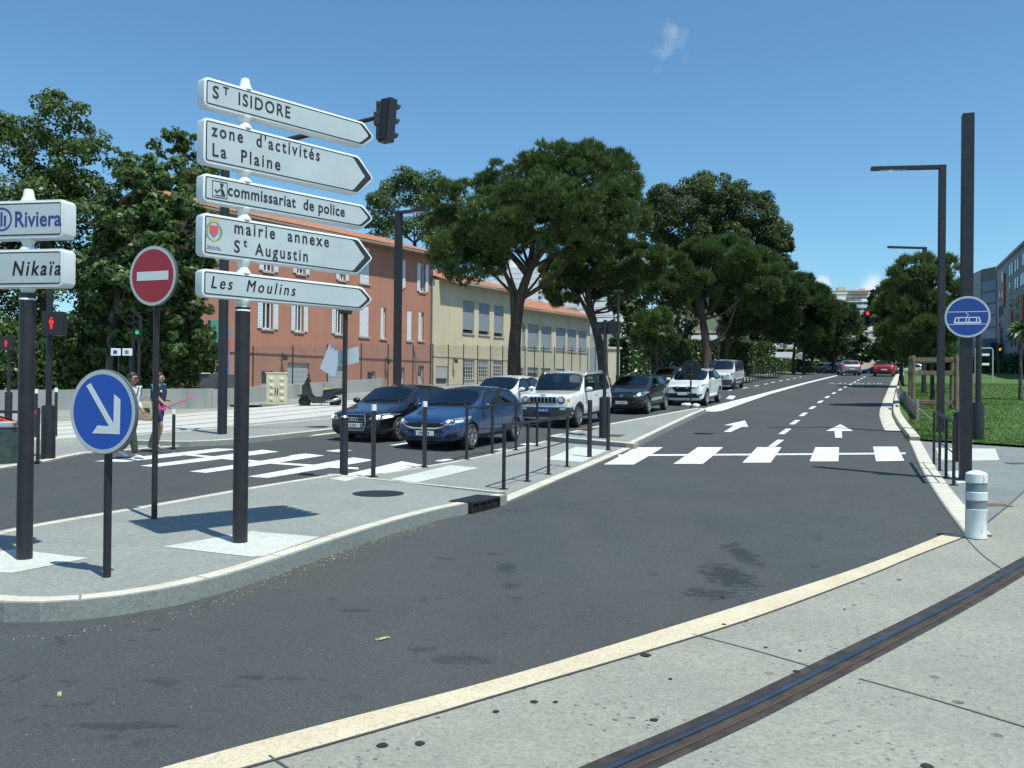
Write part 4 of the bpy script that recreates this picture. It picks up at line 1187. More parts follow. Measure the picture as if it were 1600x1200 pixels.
# far wooded slope, beyond counting
pts = []
while len(pts) < 330:
    x, y = rnd.uniform(60, 260), rnd.uniform(165, 290)
    u = 800 + FPX * x / y
    if not 1150 < u < 1560: continue
    if 1318 < u < 1376 and y < 235: continue
    if 1296 < u < 1366 and 255 < y < 345: continue
    pts.append((x, y))
cl = []
for x, y in pts:
    r = rnd.uniform(2.2, 4.2); z = gz(x, y) - 1.5 + hill(x, y)
    for k in range(3): cl.append((np.array((x + rnd.uniform(-1, 1) * r * .6, y + rnd.uniform(-1, 1) * r * .5, z + r * (.7 + .75 * k))), r * (1 - .2 * k), np.array((0, -.3, .6))))
vs, fs = leaf_cards(cl, 42000, 1.25)
tag(np_mesh('forest', vs, fs, MATS['leaf_plane']), 'far wooded hillside at the end of the road', 'forest', kind='stuff')
# small palm hanging into the right edge
pt = W(1594, 590, 40); r_ = thing('palm_tree', 'small shaggy palm head before the grey block at the right edge', 'tree', (pt.x, pt.y, gz(pt.x, pt.y)))
c = W(1596, 513, 40) - V(r_.location); vs = []; 
for i in range(70):
    a = rnd.uniform(0, 6.28); e = rnd.uniform(-.7, 1.2); d = V((math.cos(a) * math.cos(e), math.sin(a) * math.cos(e), math.sin(e)))
    q = c + d * .5 + V((0, 0, -.15)); s_ = d.orthogonal().normalized() * .05
    tip = c + d * .75 + V((0, 0, -.3)); vs += [c - s_, c + s_, q + s_ * 1.6, c - s_, q + s_ * 1.6, q - s_ * 1.6, q - s_ * 1.6, q + s_ * 1.6, tip]
np_mesh('crown', [tuple(v) for v in vs], np.arange(len(vs)).reshape(-1, 3), MATS['needles_light'], r_)
b = B(); limb(b, [V((0, 0, -.1)), V((c.x * .5, c.y * .5, c.z * .5)), c], .09, .07); b.done('trunk', MATS['bark_grey'], r_, smooth='all')

# grass blades on the near lawn
n = 90000
s_ = 24.2 + (rng.random(n) ** 1.8) * 42; t_ = .2 - (rng.random(n) ** 1.4) * 22
x = SX * s_ - SY * t_; y = SY * s_ + SX * t_
edge = 25.3 + (t_ + .25) * .45
ok = (s_ > np.where(t_ > -2.4, 25.3 + (t_ + .25) * .37, 24.5 + (t_ + 2.4) * .27)) & (t_ < .2)
x, y = x[ok], y[ok]; n = len(x)
g = np.array([gz(a, b_) for a, b_ in zip(x, y)]) + .07
h = rng.uniform(.02, .06, n) * (1 + .6 * (np.sin(x * 1.3) * np.sin(y * .9) > .5)); a = rng.uniform(0, 6.28, n); wd = .006 + .00035 * y
p = np.stack([x, y, g], 1); e = np.stack([np.cos(a), np.sin(a), 0 * a], 1) * wd[:, None]
tip = p + np.stack([rng.normal(0, .025, n), rng.normal(0, .025, n), h], 1)
tag(np_mesh('grass_blades', np.stack([p - e, p + e, tip], 1).reshape(-1, 3), np.arange(n * 3).reshape(-1, 3), MATS['blade']), 'short green grass of the lawn on the right', 'grass', kind='stuff')
# ================================================================== signs
def rounded(x0, x1, y0, y1, r, tip=0, n=5):
    """panel outline: rounded left corners, right side rounded or pointed (tip = length of the point)"""
    p = []
    def arc(cx, cy, a0, a1):
        for i in range(n + 1):
            a = a0 + (a1 - a0) * i / n; p.append((cx + r * math.cos(a), cy + r * math.sin(a)))
    if tip:
        ym = (y0 + y1) / 2; q = min(.03, tip * .2)
        p.append((x1 - tip - .012, y0)); p.append((x1 - tip + .018, y0 + .012)); p.append((x1 - .022, ym - .03)); p.append((x1, ym - .012)); p.append((x1, ym + .012)); p.append((x1 - .022, ym + .03)); p.append((x1 - tip + .018, y1 - .012)); p.append((x1 - tip - .012, y1))
    else:
        arc(x1 - r, y0 + r, -math.pi / 2, 0); arc(x1 - r, y1 - r, 0, math.pi / 2)
    arc(x0 + r, y1 - r, math.pi / 2, math.pi); arc(x0 + r, y0 + r, math.pi, 1.5 * math.pi)
    return p
def ringstrip(b, outer, inner, z, Mx):
    n = len(outer)
    for i in range(n):
        j = (i + 1) % n
        b.face([Mx @ V((*outer[i], z)), Mx @ V((*outer[j], z)), Mx @ V((*inner[j], z)), Mx @ V((*inner[i], z))])
def signpost(name, label, base, ang, pr, ptop, panels, capz, coll):
    """black post with box panels; panel frame: x along the panel, y up, z out towards the reader"""
    root = thing(name, label, 'road sign', base, ang)
    b = B(); b.lathe([(pr, -.1), (pr, ptop)], 28); b.done('post', MATS['pole_black'], root, smooth=True)
    Mx = Matrix(((1, 0, 0, 0), (0, 0, -1, 0), (0, 1, 0, 0), (0, 0, 0, 1)))   # panel xyz -> thing frame (z out = -Y)
    for (za, zb_) in coll:
        m = (za + zb_) / 2; h = (zb_ - za) / 2
        b = B(); b.lathe([(pr * 1.02, za), (pr * 1.02, za + h * .25), (pr * .72, za + h * .8), (pr * .72, zb_ - h * .8), (pr * 1.0, zb_ - h * .2), (pr * 1.0, zb_)], 24)
        b.done('collar', MATS['white_plastic'], root, smooth=True)
    b = B(); b.lathe([(pr * 1.02, capz[0]), (pr * .9, capz[0] + .02), (pr * .7, capz[0] + .05), (pr * .6, capz[1] - .015), (pr * .5, capz[1]), (.001, capz[1] + .003)], 24)
    b.done('cap', MATS['white_plastic'], root, smooth=True)
    for pn in panels:
        x0, x1, z0, z1, tip = pn['box']; th = pn.get('th', .125)
        Mp = Mx.copy(); Mp.translation = (0, -th / 2 - .0, 0)
        b = B(); b.prism(rounded(x0, x1, z0, z1, .035, tip), -th, 0, Mp, bev=.012)
        pan = b.done('panel', MATS['white_rim'], root, smooth=True)
        i = .022; o1 = rounded(x0 + i, x1 - i * 1.3, z0 + i, z1 - i, .02, tip * .93 if tip else 0); i2 = i + .011
        if tip:
            # black chevron: the border thickens into the point
            inn = rounded(x0 + i2, x1 - i2 * 1.3 - pn.get('chev', .05), z0 + i2, z1 - i2, .014, tip * .8)
        else: inn = rounded(x0 + i2, x1 - i2, z0 + i2, z1 - i2, .014)
        b = B(); b.prism(inn, 0, .002, Mp); b.done('sign_face', MATS['sign_grey'], pan)
        b = B(); ringstrip(b, o1, inn, .0025, Mp); b.done('border', MATS['ink'], pan)
        for (txt, size, x, y, sp_, sh, bold, key, xs) in pn['text']:
            o = lettering(txt, size, Mp @ Matrix.Translation((x, y, .0035)), MATS[key], 'lettering', pan, .002, sp_, sh, bold, xs=xs)
            if sh:
                bm = bmesh.new(); bm.from_mesh(o.data); g = bmesh.ops.duplicate(bm, geom=bm.verts[:] + bm.edges[:] + bm.faces[:])
                bmesh.ops.translate(bm, verts=[v for v in g['geom'] if isinstance(v, bmesh.types.BMVert)], vec=(.0045, 0, 0)); bm.to_mesh(o.data); bm.free()
        for fn in pn.get('extra', ()): fn(pan, Mp)
    return root

# five-panel direction sign
bp = P(375, 847, .14); bz = gz(*bp) + .14
ang5 = math.atan2(.738, .674)
def pict_police(pan, Mp):
    b = B(); x, y, s_ = -.365, 3.395 - bz + .0, .155
    o = [(x, y), (x + s_, y), (x + s_, y + s_), (x, y + s_)]; k = .007
    inn = [(x + k, y + k), (x + s_ - k, y + k), (x + s_ - k, y + s_ - k), (x + k, y + s_ - k)]
    ringstrip(b, o, inn, .004, Mp)
    T = lambda pts: b.prism([(x + s_ * p[0], y + s_ * p[1]) for p in pts], .003, .0045, Mp)
    T([(.55, .72), (.7, .72), (.74, .8), (.7, .9), (.55, .9), (.5, .84)]); T([(.52, .62), (.66, .6), (.68, .7), (.55, .7)])
    T([(.52, .56), (.7, .56), (.86, .2), (.62, .2)]); T([(.48, .56), (.52, .46), (.3, .26), (.2, .34), (.34, .4)]); T([(.14, .4), (.24, .36), (.3, .44), (.2, .5)]); T([(.2, .12), (.86, .12), (.86, .17), (.2, .17)])
    b.done('pictogram', MATS['ink'], pan)
M('crest_gold', (.55, .42, .14), .5); M('crest_green', (.16, .34, .16), .5); M('crest_red', (.6, .1, .09), .5); M('crest_blue', (.12, .2, .45), .5)
def crest(pan, Mp):
    cx, cy = -.345, 3.075 - bz
    b = B()
    for i in range(9):
        for s_ in (-1, 1):
            a = R(-70 + i * 17); r = .075; x, y = cx + s_ * r * math.cos(a), cy + r * math.sin(a) * 1.15
            n = [(x + .017 * math.cos(q + a * s_) , y + .011 * math.sin(q)) for q in [k * math.pi / 4 for k in range(8)]]
            b.prism(n, .003, .0042, Mp)
    b.done('crest_wreath', MATS['crest_green'], pan)
    b = B(); b.prism([(cx - .04, cy + .085), (cx + .04, cy + .085), (cx + .045, cy + .125), (cx + .022, cy + .11), (cx, cy + .13), (cx - .022, cy + .11), (cx - .045, cy + .125)], .003, .0046, Mp)
    b.prism([(cx - .05, cy - .06), (cx, cy - .1), (cx + .05, cy - .06), (cx, cy - .075)], .003, .0046, Mp); b.done('crest_crown', MATS['crest_gold'], pan)
    b = B(); b.prism([(cx - .045, cy + .055), (cx + .045, cy + .055), (cx + .045, cy - .01), (cx, cy - .06), (cx - .045, cy - .01)], .003, .0048, Mp); b.done('crest_shield', MATS['crest_red'], pan)
    b = B(); b.prism([(cx - .03, cy - .02), (cx + .03, cy - .02), (cx, cy - .05)], .003, .0052, Mp); b.done('crest_base', MATS['crest_blue'], pan)
    lettering('Mairie de Nice', .034, Mp @ Matrix.Translation((cx, cy - .155, .0035)), MATS['ink_grey'], 'lettering', pan, .002, .9, .15, 0, 'CENTER', xs=.75)
    b = B(); b.prism([(cx - .085, cy - .168), (cx + .085, cy - .168), (cx + .085, cy - .163), (cx - .085, cy - .163)], .003, .004, Mp); b.done('underline', MATS['ink_grey'], pan)
zz = lambda a: a - bz
def pnl(z0, z1, tip, text, **k): return dict(box=(-.455, 1.515, zz(z0), zz(z1), tip), text=text, **k)
panels5 = [
    pnl(4.225, 4.49, .135, [('S', .165, -.375, zz(4.315), 1, 0, .0025, 'ink', .9), ('T', .1, -.265, zz(4.375), 1, 0, .003, 'ink', .9), ('ISIDORE', .165, -.115, zz(4.315), 1.22, 0, .0025, 'ink', .82)], chev=.035),
    pnl(3.70, 4.115, .2, [("zone  d'activités", .17, -.375, zz(3.96), 1.32, 0, .003, 'ink', .78), ('La  Plaine', .17, -.375, zz(3.775), 1.32, 0, .003, 'ink', .82)], chev=.075),
    pnl(3.345, 3.60, .13, [('commissariat  de police', .155, -.21, zz(3.435), 1.1, 0, .003, 'ink', .82)], chev=.03, extra=[pict_police]),
    pnl(2.845, 3.235, .19, [('mairie  annexe', .165, -.14, zz(3.09), 1.32, 0, .003, 'ink', .82), ('S', .165, -.14, zz(2.91), 1, 0, .0025, 'ink', .9), ('t', .11, -.035, zz(2.975), 1, 0, .003, 'ink', .9), ('Augustin', .165, .09, zz(2.91), 1.3, 0, .0025, 'ink', .8)], chev=.07, extra=[crest]),
    pnl(2.465, 2.72, .13, [('Les  Moulins', .16, -.375, zz(2.55), 1.38, .22, 0, 'ink', .8)], chev=.03)]
signpost('direction_sign', 'black post with five white arrow panels pointing right, the tallest sign in the foreground', (bp.x, bp.y, bz), ang5, .071, zz(2.40), panels5, (zz(4.49), zz(4.60)),
         [(zz(4.115), zz(4.225)), (zz(3.60), zz(3.70)), (zz(3.235), zz(3.345)), (zz(2.72), zz(2.845)), (zz(2.36), zz(2.465))])

# two-panel sign on the left edge
lp = P(38, 873, .14); lz = gz(*lp) + .14; angl = math.atan2(-.18, .98)
def ring_logo(pan, Mp):
    b = B(); cx, cy, n = -.195, 3.045 - lz, 28
    o = [(cx + .1 * math.cos(2 * math.pi * k / n), cy + .1 * math.sin(2 * math.pi * k / n)) for k in range(n)]
    i_ = [(cx + .085 * math.cos(2 * math.pi * k / n), cy + .085 * math.sin(2 * math.pi * k / n)) for k in range(n)]
    ringstrip(b, o, i_, .004, Mp)
    for x, h0, h1 in ((-.045, -.045, .045), (-.012, -.06, .062), (.022, -.06, .03)): b.prism([(cx + x, cy + h0), (cx + x + .02, cy + h0), (cx + x + .02, cy + h1), (cx + x, cy + h1)], .003, .0045, Mp)
    b.done('logo', MATS['ink_blue'], pan)
def lpl(z0, z1, text, **k): return dict(th=.15, box=(-1.55, .4, z0 - lz, z1 - lz, 0), text=text, **k)
signpost('direction_sign', 'black post with two white box panels reading Riviera and Nikaïa at the left edge', (lp.x, lp.y, lz), angl, .064, 2.42 - lz,
         [lpl(2.88, 3.2, [('Riviera', .185, -.075, 2.98 - lz, 1.02, 0, .0025, 'ink_blue', .86)], extra=[ring_logo]), lpl(2.466, 2.785, [('Nikaïa', .175, -.095, 2.565 - lz, 1.28, .2, .001, 'ink', .82)])],
         (3.2 - lz, 3.31 - lz), [(2.785 - lz, 2.88 - lz), (2.36 - lz, 2.466 - lz)])

def disc_sign(name, label, base, z0, r, nrm, zc, pole_r, key, draw, ptop=None, group=None, rim='sign_grey'):
    """round sign on a post; nrm = facing direction; sign frame x right, y up, z out"""
    root = thing(name, label, 'road sign', (base.x, base.y, z0), 0, group)
    nrm = V((*nrm, 0)).normalized(); right = V((-nrm.y, nrm.x, 0))
    b = B(); b.lathe([(pole_r, -.1), (pole_r, (ptop or zc + r * .8))], 16); b.done('post', MATS['pole_black'], root, smooth=True)
    Mx = Matrix(((right.x, 0, nrm.x, nrm.x * (pole_r + .03)), (right.y, 0, nrm.y, nrm.y * (pole_r + .03)), (0, 1, 0, zc), (0, 0, 0, 1)))
    b = B(); b.lathe([(r, -.03), (r + .006, -.024), (r + .006, .0), (r - .004, .004), (r - .03, .0042), (.001, .0042)], 48, Mx)
    d = b.done('sign_disc', [MATS['sign_back']], root, smooth=True)
    b = B(); circ = lambda q: [(q * math.cos(2 * math.pi * k / 48), q * math.sin(2 * math.pi * k / 48)) for k in range(48)]
    ringstrip(b, circ(r), circ(r * .9), .006, Mx); b.done('rim', MATS[rim], d)
    b = B(); b.prism(circ(r * .9), .0045, .006, Mx); b.done('sign_face', MATS[key], d)
    draw(d, Mx, r)
    b = B()
    for y in (-.5, .5): b.box(Mx @ V((0, r * y, -.045)), (r * .5, .03, .035), Mx.to_3x3().to_4x4())
    b.done('bracket', MATS['sign_back'], root)
    return root
def d_arrow(d, Mx, r):
    b = B()
    sh = [(-.5, .62), (-.37, .68), (.35, -.28), (.36, .42), (.55, .3), (.54, -.52), (-.3, -.52), (-.14, -.33), (.22, -.34)]
    b.prism([(x * r, y * r) for x, y in sh], .0062, .008, Mx); b.done('arrow', MATS['white_rim'], d)
def d_bar(d, Mx, r):
    b = B(); b.prism([(-.68 * r, -.15 * r), (.68 * r, -.15 * r), (.68 * r, .15 * r), (-.68 * r, .15 * r)], .0062, .008, Mx); b.done('white_bar', MATS['white_rim'], d)
def d_tram(d, Mx, r):
    b = B()
    def ln(x0, y0, x1, y1, w):
        dx, dy = x1 - x0, y1 - y0; L = math.hypot(dx, dy); nx, ny = -dy / L * w, dx / L * w
        b.prism([((x0 - nx) * r, (y0 - ny) * r), ((x1 - nx) * r, (y1 - ny) * r), ((x1 + nx) * r, (y1 + ny) * r), ((x0 + nx) * r, (y0 + ny) * r)], .0062, .0075, Mx)
    ln(-.86, .25, .86, .25, .014); ln(-.85, -.36, .85, -.36, .014)
    for y, w in ((-.28, .04), (-.03, .022)): ln(-.56 + (.06 if y > -.1 else 0), y, .56 - (.06 if y > -.1 else 0), y, w)
    for x, k in ((-.58, .08), (.58, -.08)): ln(x, -.3, x + k, -.02, .03)
    for x in (-.38, -.05, .08, .4): ln(x, -.28, x, -.03, .022)
    ln(-.1, .25, .05, .1, .012); ln(.05, .1, -.06, -.03, .012)
    b.done('tram_symbol', MATS['white_rim'], d)
p = P(167, 901, .14); z0 = gz(*p) + .14
disc_sign('keep_right_sign', 'round blue sign with a white slanting arrow on a short post in the foreground', p, z0, .325, (-.346, -.938), 1.65 + (599.5 - 643) / 1370 * p.y - z0, .03, 'sign_blue', d_arrow)
p = P(241, 810, .14); z0 = gz(*p) + .14
disc_sign('no_entry_sign', 'round red no entry sign with a white bar on a thin black post', p, z0, .33, (-.374, -.927), 1.65 + (600.4 - 432) / 1370 * p.y - z0, .032, 'sign_red', d_bar)

# tall square mast carrying the tram sign
p = P(1508, 750, .012); z0 = gz(*p) + .012
mh_ = 1.65 + (612.5 - 177) / 1370 * p.y - z0
root = thing('catenary_mast', 'tall square black mast carrying the round blue tram sign on the right', 'mast', (p.x, p.y, z0), R(-18))
b = B(); b.box((0, 0, mh_ / 2 - .05), (.19, .19, mh_ + .1), bev=.008); b.done('mast_shaft', MATS['pole_black'], root)
b = B(); b.box((0, 0, .012), (.4, .4, .024), bev=.006)
for x in (-.15, .15):
    for y in (-.15, .15): b.lathe([(.02, .02), (.02, .05), (.001, .05)], 6, Matrix.Translation((x, y, 0)))
b.done('base_plate', MATS['pole_black'], root)
nrm = V((-.35, -.937, 0)); q = p + nrm.xy * .13
r_ = .365; zc = 1.65 + (613 - 495) / 1370 * q.y
b = B(); circ = lambda q_: [(q_ * math.cos(2 * math.pi * k / 48), q_ * math.sin(2 * math.pi * k / 48)) for k in range(48)]
right = V((-nrm.y, nrm.x, 0)); Mx = Matrix(((right.x, 0, nrm.x, q.x), (right.y, 0, nrm.y, q.y), (0, 1, 0, zc), (0, 0, 0, 1)))
ts = thing('tram_sign', 'round blue sign with a white tram symbol fixed to the square mast', 'road sign', (q.x, q.y, zc))
Ml = Mx.copy(); Ml.translation = (0, 0, 0)
b.lathe([(r_, -.03), (r_ + .005, -.02), (r_ + .005, 0), (r_ - .004, .004), (.001, .004)], 48, Ml); d = b.done('sign_disc', MATS['sign_back'], ts, smooth=True)
b = B(); ringstrip(b, circ(r_), circ(r_ * .91), .006, Ml); b.done('rim', MATS['sign_grey'], d)
b = B(); b.prism(circ(r_ * .91), .0045, .006, Ml); b.done('sign_face', MATS['sign_dark_blue'], d); d_tram(d, Ml, r_)
b = B(); b.box(Ml @ V((0, .0, -.05)), (.12, .1, .05), Ml.to_3x3().to_4x4()); b.done('bracket', MATS['sign_back'], ts)

# sign seen from behind at the island tip
p = P(1079, 637, .14); z0 = gz(*p) + .14
root = thing('road_sign', 'round sign seen from its dark back on a post at the island tip', 'road sign', (p.x, p.y, z0))
zc = 1.65 + (608.8 - 577.5) / 1370 * p.y - z0; r_ = 15.5 / 1370 * p.y
b = B(); b.lathe([(.035, -.1), (.035, zc + r_ + .0)], 12); b.done('post', MATS['pole_black'], root, smooth=True)
Mx = Matrix(((SY, 0, SX, .05 * SX), (-SX, 0, SY, .05 * SY), (0, 1, 0, zc), (0, 0, 0, 1)))
b = B(); b.lathe([(r_, -.012), (r_ + .006, -.006), (r_ + .006, .012), (r_, .018), (.001, .018)], 40, Mx); b.lathe([(r_ - .02, -.014), (.001, -.014)], 40, Mx, caps=False)
d = b.done('sign_disc', MATS['iron_black'], root, smooth=True)
b = B()
for y in (-.5, .5): b.box(Mx @ V((0, r_ * y, -.05)), (.16, .03, .05), Mx.to_3x3().to_4x4())
b.done('bracket', MATS['sign_back'], root)
bg_ = B(); M('plastic_bag', (.75, .77, .78), .4)
for k in range(5): bg_.ball((rnd.uniform(-.2, .25), rnd.uniform(-.12, .12), .07 + rnd.uniform(0, .05)), (rnd.uniform(.1, .18), .1, .08), 9)
o = bg_.done('plastic_bag', MATS['plastic_bag'], None, smooth='all', loc=(p.x - .05, p.y - .12, z0))
tag(o, 'crumpled white plastic bag at the foot of the sign on the island tip', 'bag')
# ================================================================== posts, rails, lamps, signals
def bollard(u, v, top_v, lift, label, r=.035, white=True, group='slim bollards along the crossings'):
    p = P(u, v, lift); z0 = gz(*p) + lift
    h = EYE + ray(u, top_v).z * p.y - z0
    root = thing('bollard', label, 'bollard', (p.x, p.y, z0), 0, group)
    b = B(); b.box((0, 0, h / 2 - .05), (r * 2, r * 2, h + .1), bev=.006); b.done('post', MATS['pole_black'], root)
    if white:
        b = B(); b.box((0, 0, h - .055), (r * 2 + .008, r * 2 + .008, .11), bev=.006); b.done('white_cap', MATS['white_plastic'], root)
    b = B(); b.box((0, 0, .006), (.14, .14, .012), bev=.003); b.done('base_plate', MATS['iron_black'], root)
    root.rotation_euler.z = R(24)
    return root
bollard(583, 745, 632, .03, 'slim black bollard with a white top beside the pole, in front of the black car')
bollard(663, 730, 627, .03, 'slim black bollard with a white top in front of the blue car grille')
bollard(921, 714, 625, .03, 'thicker plain bollard right of the railing, in front of the white jeep style car', .04, False)
bollard(950, 703, 620, .03, 'plain bollard beside the thick black signal pole on the second island', .035, False)
bollard(271, 700, 640, .03, 'black bollard with a white top beside the walking woman in navy')
bollard(87, 687, 606, .03, 'black bollard with a white top, left of the blue arrow sign')
bollard(59, 722, 637, .03, 'plain black bollard close to the thick pole near the litter bin', .03, False)
bollard(56, 688, 608, .03, 'black bollard with a white top half hidden behind the left signpost')
p1 = P(1496, 721, .015)
bollard(1496, 721, 644, .015, 'black bollard standing behind the right-hand railing by the mast', .06, False)

def railing(label, posts, lift, group=None, mid=.5, bars=True):
    """posts: (u, foot v, top v)"""
    P0 = [P(u, v, lift) for u, v, _ in posts]
    base = V((*P0[0], gz(*P0[0]) + lift))
    root = thing('railing', label, 'railing', base, 0, group)
    tops = []; d = (P0[-1] - P0[0]).normalized(); a = math.atan2(d.y, d.x); Rz = Matrix.Rotation(a, 4, 'Z')
    hs = [EYE + ray(u, tv).z * p.y - gz(*p) - lift for (u, v, tv), p in zip(posts, P0)]
    h = sum(hs) / len(hs)
    for p in P0:
        q = V((*p, gz(*p) + lift)) - base
        b = B(); b.box(q + V((0, 0, h / 2 - .04)), (.05, .05, h + .06), Rz, bev=.005); b.done('post', MATS['pole_black'], root)
        b = B(); b.box(q + V((0, 0, .005)), (.12, .12, .01), Rz); b.done('base_plate', MATS['iron_black'], root)
        tops.append(q + V((0, 0, h)))
    b = B(); n = tops[-1] - tops[0]
    e = n.normalized() * .03
    b.tube([tops[0] - e, *tops[1:-1], tops[-1] + e], .032, 4); b.done('top_rail', MATS['pole_black'], root)
    b = B(); b.tube([t_ + V((0, 0, -h * mid)) for t_ in tops], .012, 8); b.done('mid_rail', MATS['pole_black'], root)
    return root
railing('black railing along the far edge of the refuge beside the blue car', [(729, 718, 640), (769, 709, 634), (806, 703, 630), (839, 697, 628)], .03)
railing('black railing on the near edge of the refuge beside the storm drain', [(787, 764, 672), (824, 752, 661), (857, 741, 652), (886, 729, 645)], .03)
railing('short black railing beside the tall mast on the right pavement', [(1459, 725, 644), (1468, 735, 648), (1478, 746, 653), (1490, 758, 657)], .015, mid=.5)

def post(root, r, h, thick=None, key='pole_black', n=18):
    prof = [(r, -.1), (r, h)] if not thick else [(thick[0], -.1), (thick[0], thick[1]), (thick[0] * .96, thick[1] + .02), (r, thick[1] + .04), (r, h)]
    b = B(); b.lathe(prof, n); return b.done('post', MATS[key], root, smooth=True)
def top_h(u, v_foot, v_top, lift):
    p = P(u, v_foot, lift); return p, gz(*p) + lift, EYE + ray(u, v_top).z * p.y - gz(*p) - lift
# pole with thick foot, box on top and a white arrow board behind it
p, z0, h = top_h(537, 750, 488, .03)
root = thing('signal_pole', 'black pole with a thick foot standing at the crossing in front of the black car', 'pole', (p.x, p.y, z0))
post(root, .042, h, (.07, 1650 / 1370 * 0 + EYE + ray(537, 656).z * p.y - z0))
b = B(); b.box((0, 0, h + .1), (.2, .16, .26), bev=.015); b.done('box', MATS['black_plastic'], root)
b = B(); b.lathe([(.055, EYE + ray(537, 652).z * p.y - z0 - .01), (.075, EYE + ray(537, 652).z * p.y - z0), (.05, EYE + ray(537, 652).z * p.y - z0 + .03)], 16); b.done('collar', MATS['alu'], root, smooth=True)
M('board_white', (.52, .6, .66), .5)
q = W(537, 565, p.y + .09)
br = thing('arrow_board', 'pale arrow shaped board pointing left, fixed behind the black pole', 'sign', q)
k = p.y / 1370
sh = [(497, 576), (512, 540), (518, 537), (521, 541), (520, 548), (538, 547), (561, 541), (562, 566), (545, 570), (527, 573), (524, 587), (518, 588)]
b = B(); b.prism([((u - 537) * k, (565 - v) * k) for u, v in sh], -.012, .012, Matrix(((.97, 0, .2, 0), (-.2, 0, .97, 0), (0, 1, 0, 0), (0, 0, 0, 1)))); b.done('board', MATS['board_white'], br)
b = B(); b.box((0, -.03, .05), (.12, .05, .04)); b.box((0, -.03, -.05), (.12, .05, .04)); b.done('clamp', MATS['alu'], br)

def signal_head(parent, Mx, n=3, lit=None, back=False, s=1.0):
    """traffic light housing; Mx: x right, y up, z out of the lenses"""
    H = .31 * n * s
    b = B(); b.prism([(-.15 * s, -H / 2), (.15 * s, -H / 2), (.15 * s, H / 2), (-.15 * s, H / 2)], -.12 * s, .1 * s, Mx, bev=.02 * s)
    b.box(Mx @ V((0, 0, -.13 * s)), (.2 * s, H * .9, .06 * s), Mx.to_3x3().to_4x4())
    hd = b.done('signal_head', MATS['black_plastic'], parent)
    cols = ['lamp_red', 'lamp_amber', 'lamp_green']
    for i in range(n):
        y = H / 2 - .31 * s * (i + .5)
        m = Mx @ Matrix.Translation((0, y, .1 * s))
        b = B(); b.lathe([(.105 * s, 0), (.07 * s, .02 * s), (.001, .028 * s)], 18, m)
        b.done('lens', MATS[cols[i]] if lit == i else MATS['void'], hd)
        b = B()
        for k in range(13):
            a0, a1 = R(-20 + k * 220 / 13), R(-20 + (k + 1) * 220 / 13); r = .12 * s; L0 = .2 * s
            f = lambda a, z: m @ V((r * math.cos(a), r * math.sin(a), z))
            b.face([f(a0, 0), f(a1, 0), f(a1, L0 * (.5 + .5 * math.sin(max(0, a1)))), f(a0, L0 * (.5 + .5 * math.sin(max(0, a0))))])
        b.done('visor', MATS['black_plastic'], hd)
    return hd
# mast with a long arm and a signal head seen from behind
p, z0, h = top_h(347, 678, 236, .13)
root = thing('signal_mast', 'thick black mast with a long arm holding a traffic light seen from behind', 'traffic light', (p.x, p.y, z0))
b = B(); b.lathe([(.125, -.1), (.125, h * .5), (.115, h), (.09, h + .03), (.001, h + .04)], 22); b.done('post', MATS['pole_black'], root, smooth=True)
end = W(592, 183, 23.0) - V((p.x, p.y, z0))
b = B(); a0 = V((0, 0, h - .12)); b.tube([a0, a0.lerp(end, .5), end], [.085, .07, .055], 14); b.lathe([(.14, h - .35), (.14, h + .02)], 20)
b.done('arm', MATS['pole_black'], root, smooth=True)
hc = W(606, 189, 23.0) - V((p.x, p.y, z0))
face = V((SX, SY, 0)); face = (face * .9 + V((.3, -.0, 0))).normalized()
rt = V((-face.y, face.x, 0))
tilt = Matrix.Rotation(R(4), 4, V((0, 1, 0)))
Mh = tilt @ Matrix(((rt.x, 0, face.x, 0), (rt.y, 0, face.y, 0), (0, 1, 0, 0), (0, 0, 0, 1))); Mh.translation = hc
signal_head(root, Mh, 3, None, s=1.22)
b = B(); b.box(hc + V((-.22, -.02, .0)), (.16, .14, 1.0), bev=.02); b.box(hc + V((-.3, 0, .05)), (.12, .2, .34), bev=.02)
for k in range(4): b.ball(hc + V((-.22 - .02 * (k % 2), -.1, .4 - k * .25)), .022, 8)
b.done('bracket', MATS['black_plastic'], root)

# L-shaped street lamps
def l_lamp(label, p, z0, h, dirv, arm, w=.16, group=None, foot=True):
    root = thing('street_lamp', label, 'street lamp', (p.x, p.y, z0), 0, group)
    d = V((*dirv, 0)).normalized(); Rz = Matrix.Rotation(math.atan2(d.y, d.x), 4, 'Z')
    b = B(); b.box((0, 0, h / 2 - .05), (w, w, h + .1), Rz, bev=.006); b.done('post', MATS['pole_black'], root)
    b = B(); b.box(V((0, 0, h - .055)) + d * (arm / 2 + w / 2), (arm - .004, w * .9, .11), Rz, bev=.006); a = b.done('arm', MATS['pole_black'], root)
    b = B(); b.box(V((0, 0, h - .113)) + d * (arm * .72), (arm * .4, w * .6, .012), Rz); b.done('led_panel', MATS['glass_light'], a)
    b = B(); b.box((0, 0, .01), (w * 2.2, w * 2.2, .02), Rz, bev=.005); b.done('base_plate', MATS['pole_black'], root)
    return root
GL = 'angular black street lamps along the lawn'
p = W(1469, 700, 25.0).xy; z0 = gz(*p) + .07; h = W(1469, 258, 25.0).z - z0
l_lamp('nearer angular black street lamp, arm over the road, beside the tall mast', p, z0, h, (-.99, .14), 1.86, .17, GL)
p = W(1443, 640, 47.0).xy; z0 = gz(*p) + .07; h = W(1443, 386, 47.0).z - z0
l_lamp('farther angular black street lamp rising above the tree in the guard', p, z0, h, (-.99, -.1), 2.0, .17, GL)
p = W(620, 640, 35).xy; z0 = gz(*p) + .09; h = W(620, 330, 35).z - z0
